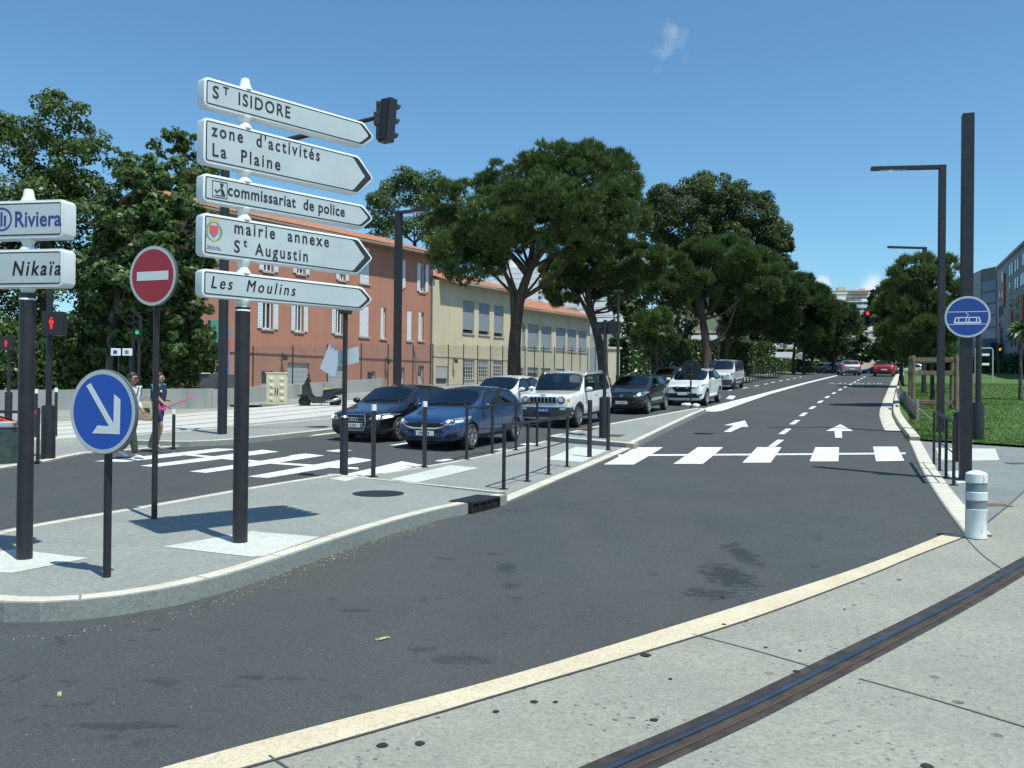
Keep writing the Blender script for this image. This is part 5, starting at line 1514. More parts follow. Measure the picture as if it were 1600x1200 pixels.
l_lamp('black street lamp with a short arm in front of the terracotta house', p, z0, h, (.9, -.45), 1.25, .24)
for (u, vt, d, lab) in ((965, 455, 44, 'thin dark lamp post behind the box topped pole on the second island'), (1122, 500, 70, 'dark lamp post between the pine trunks behind the white van')):
    p = W(u, 600, d).xy; z0 = gz(*p) + .08; h = W(u, vt, d).z - z0
    root = thing('lamp_post', lab, 'lamp post', (p.x, p.y, z0)); b = B(); b.lathe([(.1, -.1), (.1, 1.0), (.075, 1.05), (.06, h), (.001, h + .02)], 14); b.done('post', MATS['pole_black'], root, smooth=True)
    b = B(); b.box((0, 0, h), (.5, .2, .1), bev=.02); b.done('lamp_head', MATS['black_plastic'], root)

# box topped signal pole on the second island
p, z0, h = top_h(944, 684, 500, .14)
root = thing('signal_pole', 'black pole on the second island with two dark signal boxes seen from behind', 'traffic light', (p.x, p.y, z0))
post(root, .05, h, (.14, EYE + ray(944, 622).z * p.y - z0))
fx = Matrix(((SY, 0, SX, 0), (-SX, 0, SY, 0), (0, 1, 0, h - .2), (0, 0, 0, 1)))
signal_head(root, fx @ Matrix.Translation((-.14, 0, .16)), 1, None, s=1.05); signal_head(root, fx @ Matrix.Translation((.22, 0, .1)), 1, None, s=1.05)
b = B(); b.tube([V((0, 0, h - .2)), fx @ V((-.14, 0, 0)), fx @ V((.22, 0, 0))], .03, 8); b.done('bracket', MATS['pole_black'], root)

# pedestrian and vehicle signals on the far side, left
M('ped_red', (1, .012, .02), .5, emit=.7)
def ped_signal(label, u, v_foot, uv_fig, lift, d=None, r=.09, thick=None, top=None, hs=1.0):
    p = P(u, v_foot, lift); z0 = gz(*p) + lift
    hz_ = W(uv_fig[0], uv_fig[1], p.y); h = hz_.z - z0
    root = thing('pedestrian_signal', label, 'traffic light', (p.x, p.y, z0))
    post(root, r * .62, (top or h + .3), thick)
    off = V((hz_.x - p.x, -.08, h))
    b = B(); b.box(off, (.3 * hs, .2, .34 * hs), bev=.015); b.box(off * .5 + V((0, 0, h * .5)), (abs(off.x) + .1, .06, .06)); hd = b.done('signal_box', MATS['black_plastic'], root)
    f = off + V((0, -.104, 0)); k = .085 * hs
    b = B(); m = Matrix(((1, 0, 0, f.x), (0, 0, -1, f.y), (0, 1, 0, f.z), (0, 0, 0, 1)))
    T = lambda pts: b.prism([(x * k, y * k) for x, y in pts], 0, .006, m)
    T([(-.12, .7), (.12, .7), (.17, .82), (.1, .98), (-.1, .98), (-.17, .82)])
    T([(-.4, .0), (-.3, .55), (.3, .55), (.4, .0), (.28, -.05), (.2, .1), (.18, -.95), (.03, -.95), (0, -.3), (-.03, -.95), (-.18, -.95), (-.2, .1), (-.28, -.05)])
    b.done('red_figure', MATS['ped_red'], hd)
    return root
ped_signal('red pedestrian signal on a thick footed pole behind the left signpost', 75, 716, (88, 506), .03, thick=(.13, 1.0), top=3.4, hs=1.35)
ped_signal('red pedestrian signal at the far left edge beyond the litter bin', 13, 655, (14, 537), .12, thick=(.12, .9), top=2.9, hs=1.35)
for (u, vf, vt, lit, lab) in ((207, 640, 484, None, 'dark traffic light column under the trees behind the walking woman in white'), (216, 641, 492, 2, 'traffic light with a small green lens under the trees')):
    p = P(u, vf, .02); z0 = gz(*p) + .02; h = W(u, vt, p.y).z - z0
    root = thing('traffic_light', lab, 'traffic light', (p.x, p.y, z0)); post(root, .06, h - .1, (.1, .8))
    m = Matrix(((1, 0, 0, 0), (0, 0, -1, -.1), (0, 1, 0, h - .45), (0, 0, 0, 1))); signal_head(root, m, 3, lit, s=.9)
# far red lights at the end of the road
def far_light(label, u, v, d, arm_to, s=1.0):
    p = W(arm_to, 590, d).xy; z0 = gz(*p); c = W(u, v, d) - V((p.x, p.y, z0))
    root = thing('traffic_light', label, 'traffic light', (p.x, p.y, z0)); b = B(); b.tube([(0, 0, -.1), (0, 0, c.z - .1)], [.1, .08], 10); b.tube([(0, 0, c.z - .25), (c.x, 0, c.z - .1)], .06, 8); b.done('post', MATS['pole_black'], root, smooth=True)
    signal_head(root, Matrix(((1, 0, 0, c.x), (0, 0, -1, c.y - .1), (0, 1, 0, c.z - .31), (0, 0, 0, 1))), 3, 0, s=s)
far_light('red traffic light hanging on an arm over the far road', 1354, 493, 96, 1400, 1.7)
far_light('small red traffic light lower down beyond the distant cars', 1393, 548, 110, 1401, 1.4)
p = W(1560, 560, 70); r0 = p.xy; z0 = gz(*r0)
root = thing('traffic_light', 'amber lit signal on a thin post before the grey block on the right', 'traffic light', (r0.x, r0.y, z0)); h = W(1560, 540, 70).z - z0
post(root, .06, h); signal_head(root, Matrix(((1, 0, 0, 0), (0, 0, -1, -.1), (0, 1, 0, h - .3), (0, 0, 0, 1))), 3, 1, s=1.0)

# white reflective bollard by the kerb end
p, z0, h = top_h(1525, 840, 735, .012)
root = thing('reflective_bollard', 'scuffed white plastic bollard with two grey reflective bands by the kerb end', 'bollard', (p.x, p.y, z0))
rb = .112
t = NT('scuffed_white')
c = t.mix(t.rng(t.noise(3, 5), .35, .65), (.62, .67, .66), (.72, .77, .76))
c = t.mix(t.rng(t.noise(5, 6, .7, t.mapv((3, 3, .5))), .58, .66, 0, .8), c, (.1, .11, .12))
t.base(c); t.set(Roughness=.5); t.end('scuffed_white')
M('band_grey', (.24, .29, .33), .35, .2, (.18, .22, .26), 8)
b = B(); b.lathe([(rb * 1.03, 0), (rb * 1.03, .02), (rb, .035), (rb, h * .41), (rb * 1.02, h * .42), (rb * 1.02, h * .43), (rb * .94, h * .435), (rb * .94, h * .56), (rb * 1.02, h * .565), (rb * 1.02, h * .68), (rb * .94, h * .69), (rb * .94, h * .82), (rb * 1.02, h * .825), (rb * 1.0, h * .95), (rb * .8, h * .975), (rb * .3, h), (.001, h)], 36)
b.done('body', MATS['scuffed_white'], root, smooth=True)
for a, c_ in ((.437, .558), (.693, .818)):
    b = B(); b.lathe([(rb * .955, h * a), (rb * .955, h * c_)], 36, caps=False); b.done('reflective_band', MATS['band_grey'], root, smooth='all')

# litter bin, utility cabinet, dark containers, info boards at the left
M('bin_green', (.03, .05, .045), .6, 0, (.06, .085, .08), 9); M('bin_lid', (.42, .44, .44), .6); M('red_plastic', (.6, .04, .05), .5)
p = P(6, 722, .03); z0 = gz(*p) + .03; hb = EYE + ray(6, 652).z * p.y - z0
root = thing('litter_bin', 'dark green litter bin with a pale rim at the left edge', 'litter bin', (p.x, p.y, z0))
b = B(); b.lathe([(.26, 0), (.27, .05), (.31, hb * .78), (.31, hb * .8)], 28); b.done('body', MATS['bin_green'], root, smooth=True)
b = B(); b.lathe([(.325, hb * .79), (.335, hb * .82), (.335, hb * .9), (.3, hb * .92), (.26, hb * .9)], 28, caps=False); b.done('rim', MATS['bin_lid'], root, smooth=True)
b = B(); b.tube([(-.33, 0, hb * .85), (-.33, 0, hb * 1.12), (.33, 0, hb * 1.12), (.33, 0, hb * .85)], .025, 8); b.box((0, 0, hb * 1.13), (.74, .4, .035), bev=.01); b.done('hood', MATS['pole_black'], root)
b = B(); b.box((.12, -.1, hb * .93), (.4, .2, .05), Matrix.Rotation(R(18), 4, 'Y'), bev=.015); b.done('opening_flap', MATS['red_plastic'], root)
bt = P3(62, 700, .03)
rt_ = thing('barrier_tape', 'short red and white barrier tape stretched beside the thick footed pole', 'tape', W(50, 644, P(75, 716).y))
b = B(); b.box((0, 0, 0), (.3, .01, .07)); b.done('red_band', MATS['red_plastic'], rt_); b = B(); b.box((.22, 0, .002), (.16, .012, .072)); b.done('white_band', MATS['white_plastic'], rt_)
M('cabinet_cream', (.6, .56, .38), .6, 0, (.52, .49, .33), 4)
p = P(432, 635, .02); z0 = gz(*p) + .02; hh = EYE + ray(432, 582).z * p.y - z0; wd = 32 / 1370 * p.y
root = thing('utility_cabinet', 'cream street cabinet with studded double doors before the terracotta house', 'cabinet', (p.x, p.y, z0), R(12))
b = B(); b.box((0, .15, hh / 2), (wd, .38, hh), bev=.015); b.box((0, .15, hh - .02), (wd + .06, .44, .06), bev=.01); b.done('body', MATS['cabinet_cream'], root)
b = B(); b.box((0, .15, .04), (wd + .25, .6, .12)); b.done('plinth', MATS['wall_concrete'], root)
for s_ in (-1, 1):
    b = B(); b.box((s_ * wd * .245, -.05, hh * .5), (wd * .46, .03, hh * .86), bev=.006)
    for k in range(4):
        z = hh * (.2 + k * .2); x = s_ * wd * .245
        b.prism([(-wd * .13, -.1), (wd * .13, -.1), (wd * .13, .1), (-wd * .13, .1)], 0, .004, Matrix(((1, 0, 0, x), (0, 0, -1, -.066), (0, 1, 0, z), (0, 0, 0, 1))))
        c0 = V((x, -.11, z)); q = [V((x + a * wd * .13, -.07, z + b_ * .1)) for a, b_ in ((-1, -1), (1, -1), (1, 1), (-1, 1))]
        for i in range(4): b.face([q[i], q[(i + 1) % 4], c0])
    d = b.done('door', MATS['cabinet_cream'], root)
    b = B(); b.box((s_ * .05, -.085, hh * .45), (.03, .03, .3), bev=.006); b.done('handle', MATS['black_plastic'], d)
M('container_grey', (.06, .062, .066), .6, 0, (.085, .087, .09), 3)
for (u0, u1, vb, vt, lab) in ((313, 341, 634, 584, 'left half of the dark grey roadside bin housing under the tree'), (342, 366, 634, 585, 'right half of the dark grey roadside bin housing beside the mast')):
    p = P((u0 + u1) / 2, vb, .02); k = p.y / 1370; z0 = gz(*p) + .02; hh = EYE + ray(u0, vt).z * p.y - z0; w = (u1 - u0) * k
    root = thing('bin_housing', lab, 'bin housing', (p.x, p.y, z0), R(8), 'dark bin housings by the mast')
    b = B(); b.box((0, .3, hh / 2), (w - .03, .7, hh), bev=.02); b.done('body', MATS['container_grey'], root)
    b = B(); b.box((0, -.06, hh * .52), (w - .14, .03, hh * .82), bev=.008); d = b.done('door', MATS['container_grey'], root)
    b = B(); b.box((-w * .2, .0, hh + .02), (w * .45, .3, .04), bev=.01); b.done('sticker', MATS['frame_white'], root)
M('poster_blue', (.1, .3, .55), .6, 0, (.5, .12, .16), 3.2, .48, .52); M('poster_mix', (.12, .35, .5), .6, 0, (.15, .4, .15), 2.2, .45, .55)
p = W(352, 560, 41); root = thing('poster_banner', 'narrow blue and red banner beside the tree on the terracotta wall', 'banner', p)
b = B(); b.box((0, 0, 0), (.42, .04, 2.9)); b.done('cloth', MATS['poster_blue'], root); b = B(); b.tube([(-.24, .03, -2.2), (-.24, .03, 1.6)], .03, 8); b.done('pole', MATS['alu'], root)
p = W(337, 520, 41.5); root = thing('poster_board', 'colourful green and blue poster half hidden behind the mast', 'poster', p)
b = B(); b.box((0, 0, 0), (.75, .04, 1.2)); b.done('print', MATS['poster_mix'], root); b = B(); b.tube([(0, .05, -3.7), (0, .05, .6)], .03, 8); b.done('pole', MATS['alu'], root)
for (u, v, w, key, lab) in ((181, 550, .5, 'frame_white', 'left of two small white direction boards under the trees'), (199, 550, .5, 'frame_white', 'right of two small white direction boards under the trees')):
    p = W(u, v, 36); root = thing('direction_board', lab, 'sign', p, 0, 'small white boards under the trees')
    b = B(); b.box((0, 0, 0), (.4, .03, .3), bev=.01); b.done('board', MATS[key], root); b = B(); b.box((-.02, -.02, 0), (.16, .01, .14)); b.done('pictogram', MATS['sign_dark_blue'] if u < 190 else MATS['ink_grey'], root)
    b = B(); b.tube([(.1, .04, -2.9), (.1, .04, .15)], .03, 8); b.done('post', MATS['pole_black'], root)

# wooden tree guard, paling fence, black post on the lawn
t = NT('guard_wood')
n = t.noise(3, 6, .6, t.mapv((6, 6, .8))); t.base(t.mix(t.rng(n, .35, .65), (.13, .095, .06), (.24, .185, .12))); t.set(Roughness=.9); t.bump(n, .4, .01); t.end('guard_wood')
M('weathered_wood', (.2, .19, .165), .95, 0, (.3, .29, .26), 7)
gp_ = P(1457, 638, .07); g0 = V((gp_.x, gp_.y, gz(*gp_) + .07)); k = gp_.y / 1370
root = thing('tree_guard', 'brown timber guard of four posts and rails round the lawn pine', 'tree guard', g0)
hw, hg = 30 * k, 81 * k; ax = V((.94, -.34, 0)); ay = V((.34, .94, 0)); Rz = Matrix.Rotation(math.atan2(ax.y, ax.x), 4, 'Z')
cn = [ax * (hw * a) + ay * (hw * .85 * b_) for a, b_ in ((-1, -1), (1, -1), (1, 1), (-1, 1))]
for c in cn:
    b = B(); b.lathe([(.085, -.1), (.08, hg), (.001, hg + .02)], 10, Matrix.Translation(c)); b.done('post', MATS['guard_wood'], root, smooth=True)
for i in range(4):
    a, c = cn[i], cn[(i + 1) % 4]; d = (c - a); Rr = Matrix.Rotation(math.atan2(d.y, d.x), 4, 'Z')
    for z in (hg * .93, hg * .68, hg * .12):
        b = B(); b.box((a + c) / 2 + V((0, 0, z)) - ay * .0, (d.length + .18, .05, .16), Rr, bev=.01); b.done('rail', MATS['guard_wood'], root)
pal = [P(u, v, .07) for u, v in ((1433, 656), (1425, 645), (1416, 634), (1410, 626), (1407, 617), (1405, 608))]
root = thing('paling_fence', 'low weathered paling fence along the kerb beside the lawn', 'fence', (pal[0].x, pal[0].y, gz(*pal[0]) + .07)); base = V(root.location)
ln = smooth_line(pal, .13)
b = B(); b2 = B()
for i in range(len(ln) - 1):
    p, q = ln[i], ln[i + 1]; d = q - p; hgt = .5 + rnd.uniform(-.05, .05)
    o = V((p.x, p.y, gz(*p) + .07)) - base
    b.box(o + V((0, 0, hgt / 2)), (.1, .022, hgt), Matrix.Rotation(math.atan2(d.y, d.x), 4, 'Z') @ Matrix.Rotation(rnd.uniform(-.05, .05), 4, 'Y'))
b.done('paling', MATS['weathered_wood'], root)
b2.tube([V((p.x, p.y, gz(*p) + .42)) - base + V((.03, 0, 0)) for p in ln[::6]], .022, 6); b2.done('rail', MATS['weathered_wood'], root)
b = B(); b.box((0, 0, .32), (.09, .09, .72), bev=.01); o0 = V((0, 0, 0)); b.tube([(.03, 0, .4), (.42, -.18, .0)], .025, 6); b.done('end_post', MATS['weathered_wood'], root)
p, z0, h = top_h(1528, 687, 405, .07)
h = EYE + ray(1528, 545).z * p.y - z0
root = thing('signal_pole', 'thick footed black pole on the lawn behind the tall mast', 'pole', (p.x, p.y, z0)); post(root, .07, h + 1.2, (.145, EYE + ray(1528, 631).z * p.y - z0))
p = W(1534, 560, 60); root = thing('information_sign', 'pale rounded information frame behind the tall mast', 'sign', (p.x, p.y, gz(p.x, p.y)))
hb = p.z - gz(p.x, p.y); b = B()
for x in (-.45, .75): b.tube([(x, 0, -.1), (x, 0, hb + .55), (x * .9, 0, hb + .7)], .05, 8)
b.tube([(-.4, 0, hb + .7), (.68, 0, hb + .7)], .04, 8); b.done('frame', MATS['bin_lid'], root)
b = B()
for z in (.25, -.4): b.box((.25, -.02, hb + z), (.5, .04, .16), bev=.01)
b.done('board', MATS['frame_white'], root)
for (u0, u1, lab) in ((1536, 1566, 'grey parked vehicles screen hedge beyond the lawn at right'),):
    shrub_row('hedge', 'low dark hedge between the lawn and the grey block on the right', 'hedge', W(1530, 590, 96).xy, W(1600, 590, 80).xy, 1.7, 1.4, 4000, .4, 'needles_dark')
# dark green railing panels behind the pavement under the far pines
root = thing('metal_railing', 'dark green pavement railing beyond the white van', 'railing', (0, 0, 0))
q0, q1 = P(1166, 596, .1), P(1222, 587, .1)
for i in range(15):
    q = q0.lerp(q1, i / 14); b = B(); b.box((q.x, q.y, gz(*q) + .55), (.06, .06, 1.0)); b.done('post', MATS['pole_black'], root)
b = B()
for z in (1.02, .3): b.tube([(q0.lerp(q1, i / 6).x, q0.lerp(q1, i / 6).y, gz(*q0.lerp(q1, i / 6)) + z) for i in range(7)], .03, 6)
b.done('rail', MATS['pole_black'], root)
# gate pillar
p = W(956, 600, 58).xy; z0 = gz(*p); b = B(); b.box((0, 0, 1.2), (.9, .5, 2.5), bev=.02); b.box((0, 0, 2.5), (1.1, .7, .14), bev=.02)
o = b.done('gate_pillar', MATS['stucco_cream'], None, loc=(p.x, p.y, z0), rz=.4); tag(o, 'cream gate pillar beside the second pine trunk', 'pillar')
# litter on the road
M('dry_leaf', (.5, .42, .22), .8)
for (u, v, s_, lab) in ((594, 1000, .045, 'curled pale leaf lying in the middle of the near road'), (93, 1088, .035, 'small pale leaf lying on the road at lower left'), (434, 921, .03, 'tiny pale scrap on the road below the island kerb')):
    p = P(u, v, .003); b = B()
    for i in range(6): b.face([(math.cos(i) * s_ * .4 + s_ * (i * .4 - 1), math.sin(i * 2) * s_ * .35, .004 + .006 * (i % 2)), (s_ * (i * .4 - .7), s_ * .3, .012), (s_ * (i * .4 - .3), -s_ * .25, .006)])
    tag(b.done('fallen_leaf', MATS['dry_leaf'], None, loc=(p.x, p.y, gz(*p) + .004), rz=rnd.uniform(0, 3)), lab, 'leaf')
# dark gum spots trodden into the tram apron
spots = [(1010, 1024, .035), (1130, 933, .018), (1131, 976, .02), (1197, 1012, .015), (868, 1097, .014), (1244, 1049, .02), (1160, 940, .014), (1100, 925, .012), (835, 1097, .022), (1022, 1125, .02), (1250, 1017, .012), (1450, 1198, .03), (1048, 1061, .013), (1320, 952, .013), (1405, 906, .02), (598, 1165, .028), (657, 1162, .025), (775, 1112, .018)]
for (u, v, r) in spots:
    q = P(u, v, .006); n = 9
    struct(sheet('gum_spot', [(q.x + r * rnd.uniform(.7, 1.2) * math.cos(k * 2 * math.pi / n), q.y + r * rnd.uniform(.7, 1.2) * math.sin(k * 2 * math.pi / n)) for k in range(n)], .0095, MATS['tar'], 5))
# dry grit gathered along the kerb foot
vs = []
nl = smooth_line(near, .05)
for i in range(1100):
    j = min(len(nl) - 2, int(len(nl) * (1 - rnd.random() ** .6 * .7)))
    q = nl[j]; d = (nl[j + 1] - q).normalized()
    c = q + V((-d.y, d.x)) * (abs(rnd.gauss(0, .11)) + .01) + d * rnd.uniform(-.1, .1)
    s_ = rnd.uniform(.003, .011); a = rnd.uniform(0, 6.28); z = gz(c.x, c.y) + .004
    vs += [(c.x, c.y, z), (c.x + s_ * math.cos(a), c.y + s_ * math.sin(a), z + s_ * .4), (c.x + s_ * math.cos(a + 1.8), c.y + s_ * math.sin(a + 1.8), z)]
tag(np_mesh('grit', vs, np.arange(len(vs)).reshape(-1, 3), MATS['dry_leaf']), 'dry grit and seeds gathered along the foot of the island kerb', 'grit', kind='stuff')
# ================================================================== vehicles
def paint(key, c, metal=0, rough=.3, c2=None):
    t = NT(key); t.base(t.mix(t.rng(t.noise(3, 4), .35, .7), c, c2 or tuple(x * .86 for x in c))); t.set(Roughness=rough, Metallic=metal)
    t.p.inputs['Coat Weight'].default_value = 1; t.p.inputs['Coat Roughness'].default_value = .03; return t.end(key)
paint('paint_blue', (.016, .06, .17), .35, .35); paint('paint_night', (.004, .006, .012), .2, .35); paint('paint_white', (.78, .8, .78))
paint('paint_graphite', (.012, .014, .018), .35, .35); paint('paint_silver', (.34, .38, .42), .6, .35); paint('paint_red', (.3, .015, .02), .2, .35); paint('paint_van', (.62, .64, .64)); paint('paint_slate', (.03, .04, .055), .3, .35)
t = NT('car_glass'); t.n.remove(t.p)
tr = t.n.new('ShaderNodeBsdfTransparent'); tr.inputs[0].default_value = (.55, .62, .62, 1)
gl = t.n.new('ShaderNodeBsdfGlossy'); gl.inputs['Roughness'].default_value = .02; gl.inputs[0].default_value = (.9, .95, 1, 1)
fr = t.n.new('ShaderNodeLayerWeight'); fr.inputs[0].default_value = .3
mx = t.n.new('ShaderNodeMixShader'); t.l.new(t.rng(fr.outputs['Fresnel'], 0, 1, .1, 1), mx.inputs[0]); t.l.new(tr.outputs[0], mx.inputs[1]); t.l.new(gl.outputs[0], mx.inputs[2])
t.l.new(mx.outputs[0], t.out.inputs[0]); t.end('car_glass')
M('seat_cloth', (.03, .03, .034), .9, 0, (.05, .05, .055), 12); M('seat_pale', (.3, .28, .24), .9); M('dash', (.02, .02, .022), .8)
M('trim_black', (.01, .011, .013), .45); M('trim_grey', (.05, .054, .058), .6); M('plate_white', (.72, .74, .7), .4); M('plate_blue', (.02, .07, .36), .4)
M('head_glass', (.5, .56, .6), .12, .4, (.16, .19, .22), 14, .42, .6, coat=1); M('head_dark', (.03, .035, .042), .15, coat=1); M('amber_glass', (.7, .2, .02), .25, coat=1); M('alloy', (.5, .52, .54), .28, .85); M('alloy_dark', (.02, .02, .022), .5)
M('drl_glow', (.9, .95, 1), .3, emit=1.1)

def grid_patch(bvh, poly, axis, sgn, cell=.04, off=.006):
    """flat outline pressed onto the bodywork. axis 'x': (y,z) outline from front/back, 'y': (x,z) outline from a side"""
    bm = bmesh.new()
    mk = (lambda a, b: V((0, a, b))) if axis == 'x' else (lambda a, b: V((a, 0, b)))
    f = bm.faces.new([bm.verts.new(mk(*p)) for p in poly]); f.normal_update()
    bmesh.ops.triangulate(bm, faces=[f], ngon_method='EAR_CLIP')
    for nrm in ([V((0, 1, 0)), V((0, 0, 1))] if axis == 'x' else [V((1, 0, 0)), V((0, 0, 1))]):
        ds = [nrm.dot(v.co) for v in bm.verts]; lo, hi = min(ds), max(ds); x = (math.floor(lo / cell) + 1) * cell
        while x < hi - 1e-4:
            bmesh.ops.bisect_plane(bm, geom=bm.verts[:] + bm.edges[:] + bm.faces[:], plane_co=nrm * x, plane_no=nrm, dist=1e-5); x += cell
    d = V((-sgn, 0, 0)) if axis == 'x' else V((0, -sgn, 0)); kill = []
    for v in bm.verts:
        o = v.co - d * 6
        h = bvh.ray_cast(o, d)
        if h[0] is None: kill.append(v)
        else:
            n = h[1] if h[1].dot(d) < 0 else -h[1]
            v.co = h[0] + n * off
    bmesh.ops.delete(bm, geom=kill, context='VERTS')
    return bm
def bm_obj(bm, name, mat, parent, flip=False):
    if flip:
        for v in bm.verts: v.co.y = -v.co.y
    bmesh.ops.recalc_face_normals(bm, faces=bm.faces)
    for f in bm.faces: f.smooth = True
    me = bpy.data.meshes.new(name); bm.to_mesh(me); bm.free(); me.materials.append(mat)
    return link(bpy.data.objects.new(name, me), parent)

def build_car(name, label, S):
    """S: dict of lengths in metres; x forward from the front axle, y left, z up"""
    L, W_, H = S['L'], S['W'] / 2, S['H']; fo, wb, rw = S['fo'], S['wb'], S.get('rw', .315)
    gc, hf, hc = S.get('gc', .2), S['hf'], S['hc']; bz0, bz1 = S['belt']; aC, aRf, aRr, aT = S['cowl'], S['rf'], S['rr'], S['tail']; zT = S['zt']
    th = S.get('tumble', .78); nr = S.get('nose', .8); box = S.get('boxy', 0)
    dl = S.get('dlo', (.12, .49, .55, .93))
    lerp = lambda a, b, q: a + (b - a) * q
    belt = lambda a: lerp(bz0, bz1, min(1, max(0, (a - aC) / (aT - aC))))
    hood = lambda q: lerp(hf, hc, q ** (.8 if not box else .5))
    st = []   # aL, aU, aCn, wsill, wmid, wbelt, wup, zb, zbelt, zup, ztop
    def hst(a, w, q, zb=gc): h = hood(q); st.append((a, a, a, w * .93, w, w * .95, w * (.74 + .1 * box), zb, h - .075 + .03 * box, h - .02, h))
    st.append((.0, .0, -.0, W_ * nr * .86, W_ * nr * .9, W_ * nr * .86, W_ * nr * .62, gc + .08, hf - .16, hf - .09, hf - .07))
    hst(.07, W_ * lerp(nr, 1, .35), 0.0); hst(.3, W_ * lerp(nr, 1, .8), .18)
    hst(fo, W_, (fo / aC) * .85)
    zc = hc
    st.append((aC, aC + .08, aC - .06, W_ * .95, W_, W_ * .955, W_ * .86, gc, belt(aC) , zc - .015, zc + .005))
    n0 = len(st) - 1
    seg = aRr - aRf
    def cst(aL, aU, zr, wu): st.append((aL, aU, aU - .02, W_ * .95, W_, W_ * .965, W_ * wu, gc, belt(aL), zr - .075, zr))
    cst(aC + .22, aRf, H - .045, th)                                      # A pillar / windscreen header
    aW1 = lerp(aC, aT, dl[1]); aW2 = aW1 + .1; aW3 = lerp(aC, aT, dl[3])
    cst(aW1, max(aW1 - .05, aRf + .3), H, th + .01); cst(aW2, max(aW2 - .05, aRf + .4), H, th + .01)
    cst(aW3, min(aW3 - .15, aRr - .25), H - .02, th)
    st.append((min(aT - .12, aW3 + .22), aRr, aRr + .03, W_ * .95, W_ * .99, W_ * .95, W_ * (th - .02), gc, bz1 + .01, H - .12, H - .055))
    st.append((aT, aT, aT + .03, W_ * .93, W_ * .97, W_ * .91, W_ * .8, gc + .02, zT - .02, zT + .03, zT + .04))
    st.append((L - .07, L - .07, L - .05, W_ * .9, W_ * .93, W_ * .86, W_ * .68, gc + .04, zT - .1, zT - .05, zT - .04))
    st.append((L, L, L, W_ * .8, W_ * .82, W_ * .76, W_ * .55, gc + .1, zT - .25, zT - .16, zT - .15))
    bm = bmesh.new(); rows = []
    for (aL, aU, aN, ws, wm, wbt, wu, zb, zbt, zu, zt) in st:
        zm = lerp(zb + .09, zbt, .55)
        pts = [(fo - aL, 0, zb), (fo - aL, ws * .85, zb), (fo - aL, ws, zb + .09), (fo - aL, wm, zm), (fo - aL, wbt, zbt), (fo - aU, wu, zu), (fo - (aU + aN) / 2, wu * .58, zt - .014), (fo - aN, 0, zt)]
        l = [bm.verts.new(p) for p in pts]; r = [l[0]] + [bm.verts.new((p[0], -p[1], p[2])) for p in pts[1:7]] + [l[7]]
        rows.append((l, r))
    F = {}
    for i in range(len(rows) - 1):
        for side in (0, 1):
            for j in range(7):
                a, b = rows[i][side], rows[i + 1][side]
                f = bm.faces.new((a[j], b[j], b[j + 1], a[j + 1]) if side == 0 else (a[j + 1], b[j + 1], b[j], a[j]))
                F[i, side, j] = f; f.smooth = True
    for row in (rows[0], rows[-1]):
        l, r = row
        for j in range(7):
            vs_ = [l[j], l[j + 1], r[j + 1], r[j]]; vs_ = list(dict.fromkeys(vs_)); bm.faces.new(vs_).smooth = True
    bmesh.ops.recalc_face_normals(bm, faces=bm.faces)
    cr = bm.edges.layers.float.get('crease_edge') or bm.edges.layers.float.new('crease_edge')
    for i in range(len(rows) - 1):
        for side in (0, 1):
            e = bm.edges.get((rows[i][side][4], rows[i + 1][side][4]))
            if e: e[cr] = S.get('crease', .35)
            e = bm.edges.get((rows[i][side][2], rows[i + 1][side][2]))
            if e: e[cr] = .3
            if i >= n0 + 1:
                e = bm.edges.get((rows[i][side][5], rows[i + 1][side][5]))
                if e: e[cr] = .3 + .4 * box
    for side in (0, 1):
        e = bm.edges.get((rows[n0][side][5], rows[n0][side][6])); e and e.__setitem__(cr, .7)
        e = bm.edges.get((rows[n0][side][6], rows[n0][side][7])); e and e.__setitem__(cr, .7)
    if box:
        for i in (1, 2, 3, len(rows) - 3):
            for side in (0, 1):
                for j in (4, 5):
                    e = bm.edges.get((rows[i][side][j], rows[i + 1][side][j]))
                    if e: e[cr] = .5
    nW = len(st)
    groups = [(2, [F[n0, s, j] for s in (0, 1) for j in (5, 6)], .05), (3, [F[nW - 4, s, j] for s in (0, 1) for j in (5, 6)], .07)]
    groups += [(4, [F[n0 + 1, 0, 4]], .035), (5, [F[n0 + 1, 1, 4]], .035)]
    if not S.get('panel_van'):
        groups += [(6, [F[n0 + 3, 0, 4]], .035), (7, [F[n0 + 3, 1, 4]], .035)]
    for s in (0, 1): F[n0 + 2, s, 4].material_index = 1
    for mi, fs, tk in groups:
        r = bmesh.ops.inset_region(bm, faces=fs, thickness=tk, use_even_offset=True)
        for f in r['faces']: f.material_index = 1
        for f in fs:
            f.material_index = mi
        bd = {e for f in fs for e in f.edges if len([q for q in e.link_faces if q in fs]) == 1}
        for e in bd: e[cr] = .8
        bo_ = {e for f in r['faces'] for e in f.edges} - bd
        for e in bo_:
            if len([q for q in e.link_faces if q.material_index == 1]) == 1: e[cr] = .55
    me = bpy.data.meshes.new('cage'); bm.to_mesh(me); bm.free()
    mats = [MATS[S['paint']], MATS['trim_black'], MATS['car_glass'], MATS['car_glass'], MATS['car_glass'], MATS['car_glass'], MATS['car_glass'], MATS['car_glass'], MATS['void']]
    for m in mats: me.materials.append(m)
    ob = link(bpy.data.objects.new('cage', me))
    md = ob.modifiers.new('s', 'SUBSURF'); md.levels = 2; md.render_levels = 2
    b = B(); b.mi = 8
    for x in (0, -wb):
        for s in (-1, 1):
            b.lathe([(rw + .045, 0), (rw + .045, .5)], 32, Matrix.Translation((x, s * (W_ - .30) if s > 0 else -(W_ + .2), rw)) @ Matrix.Rotation(R(-90), 4, 'X'))
    cut = b.done('cut', mats)
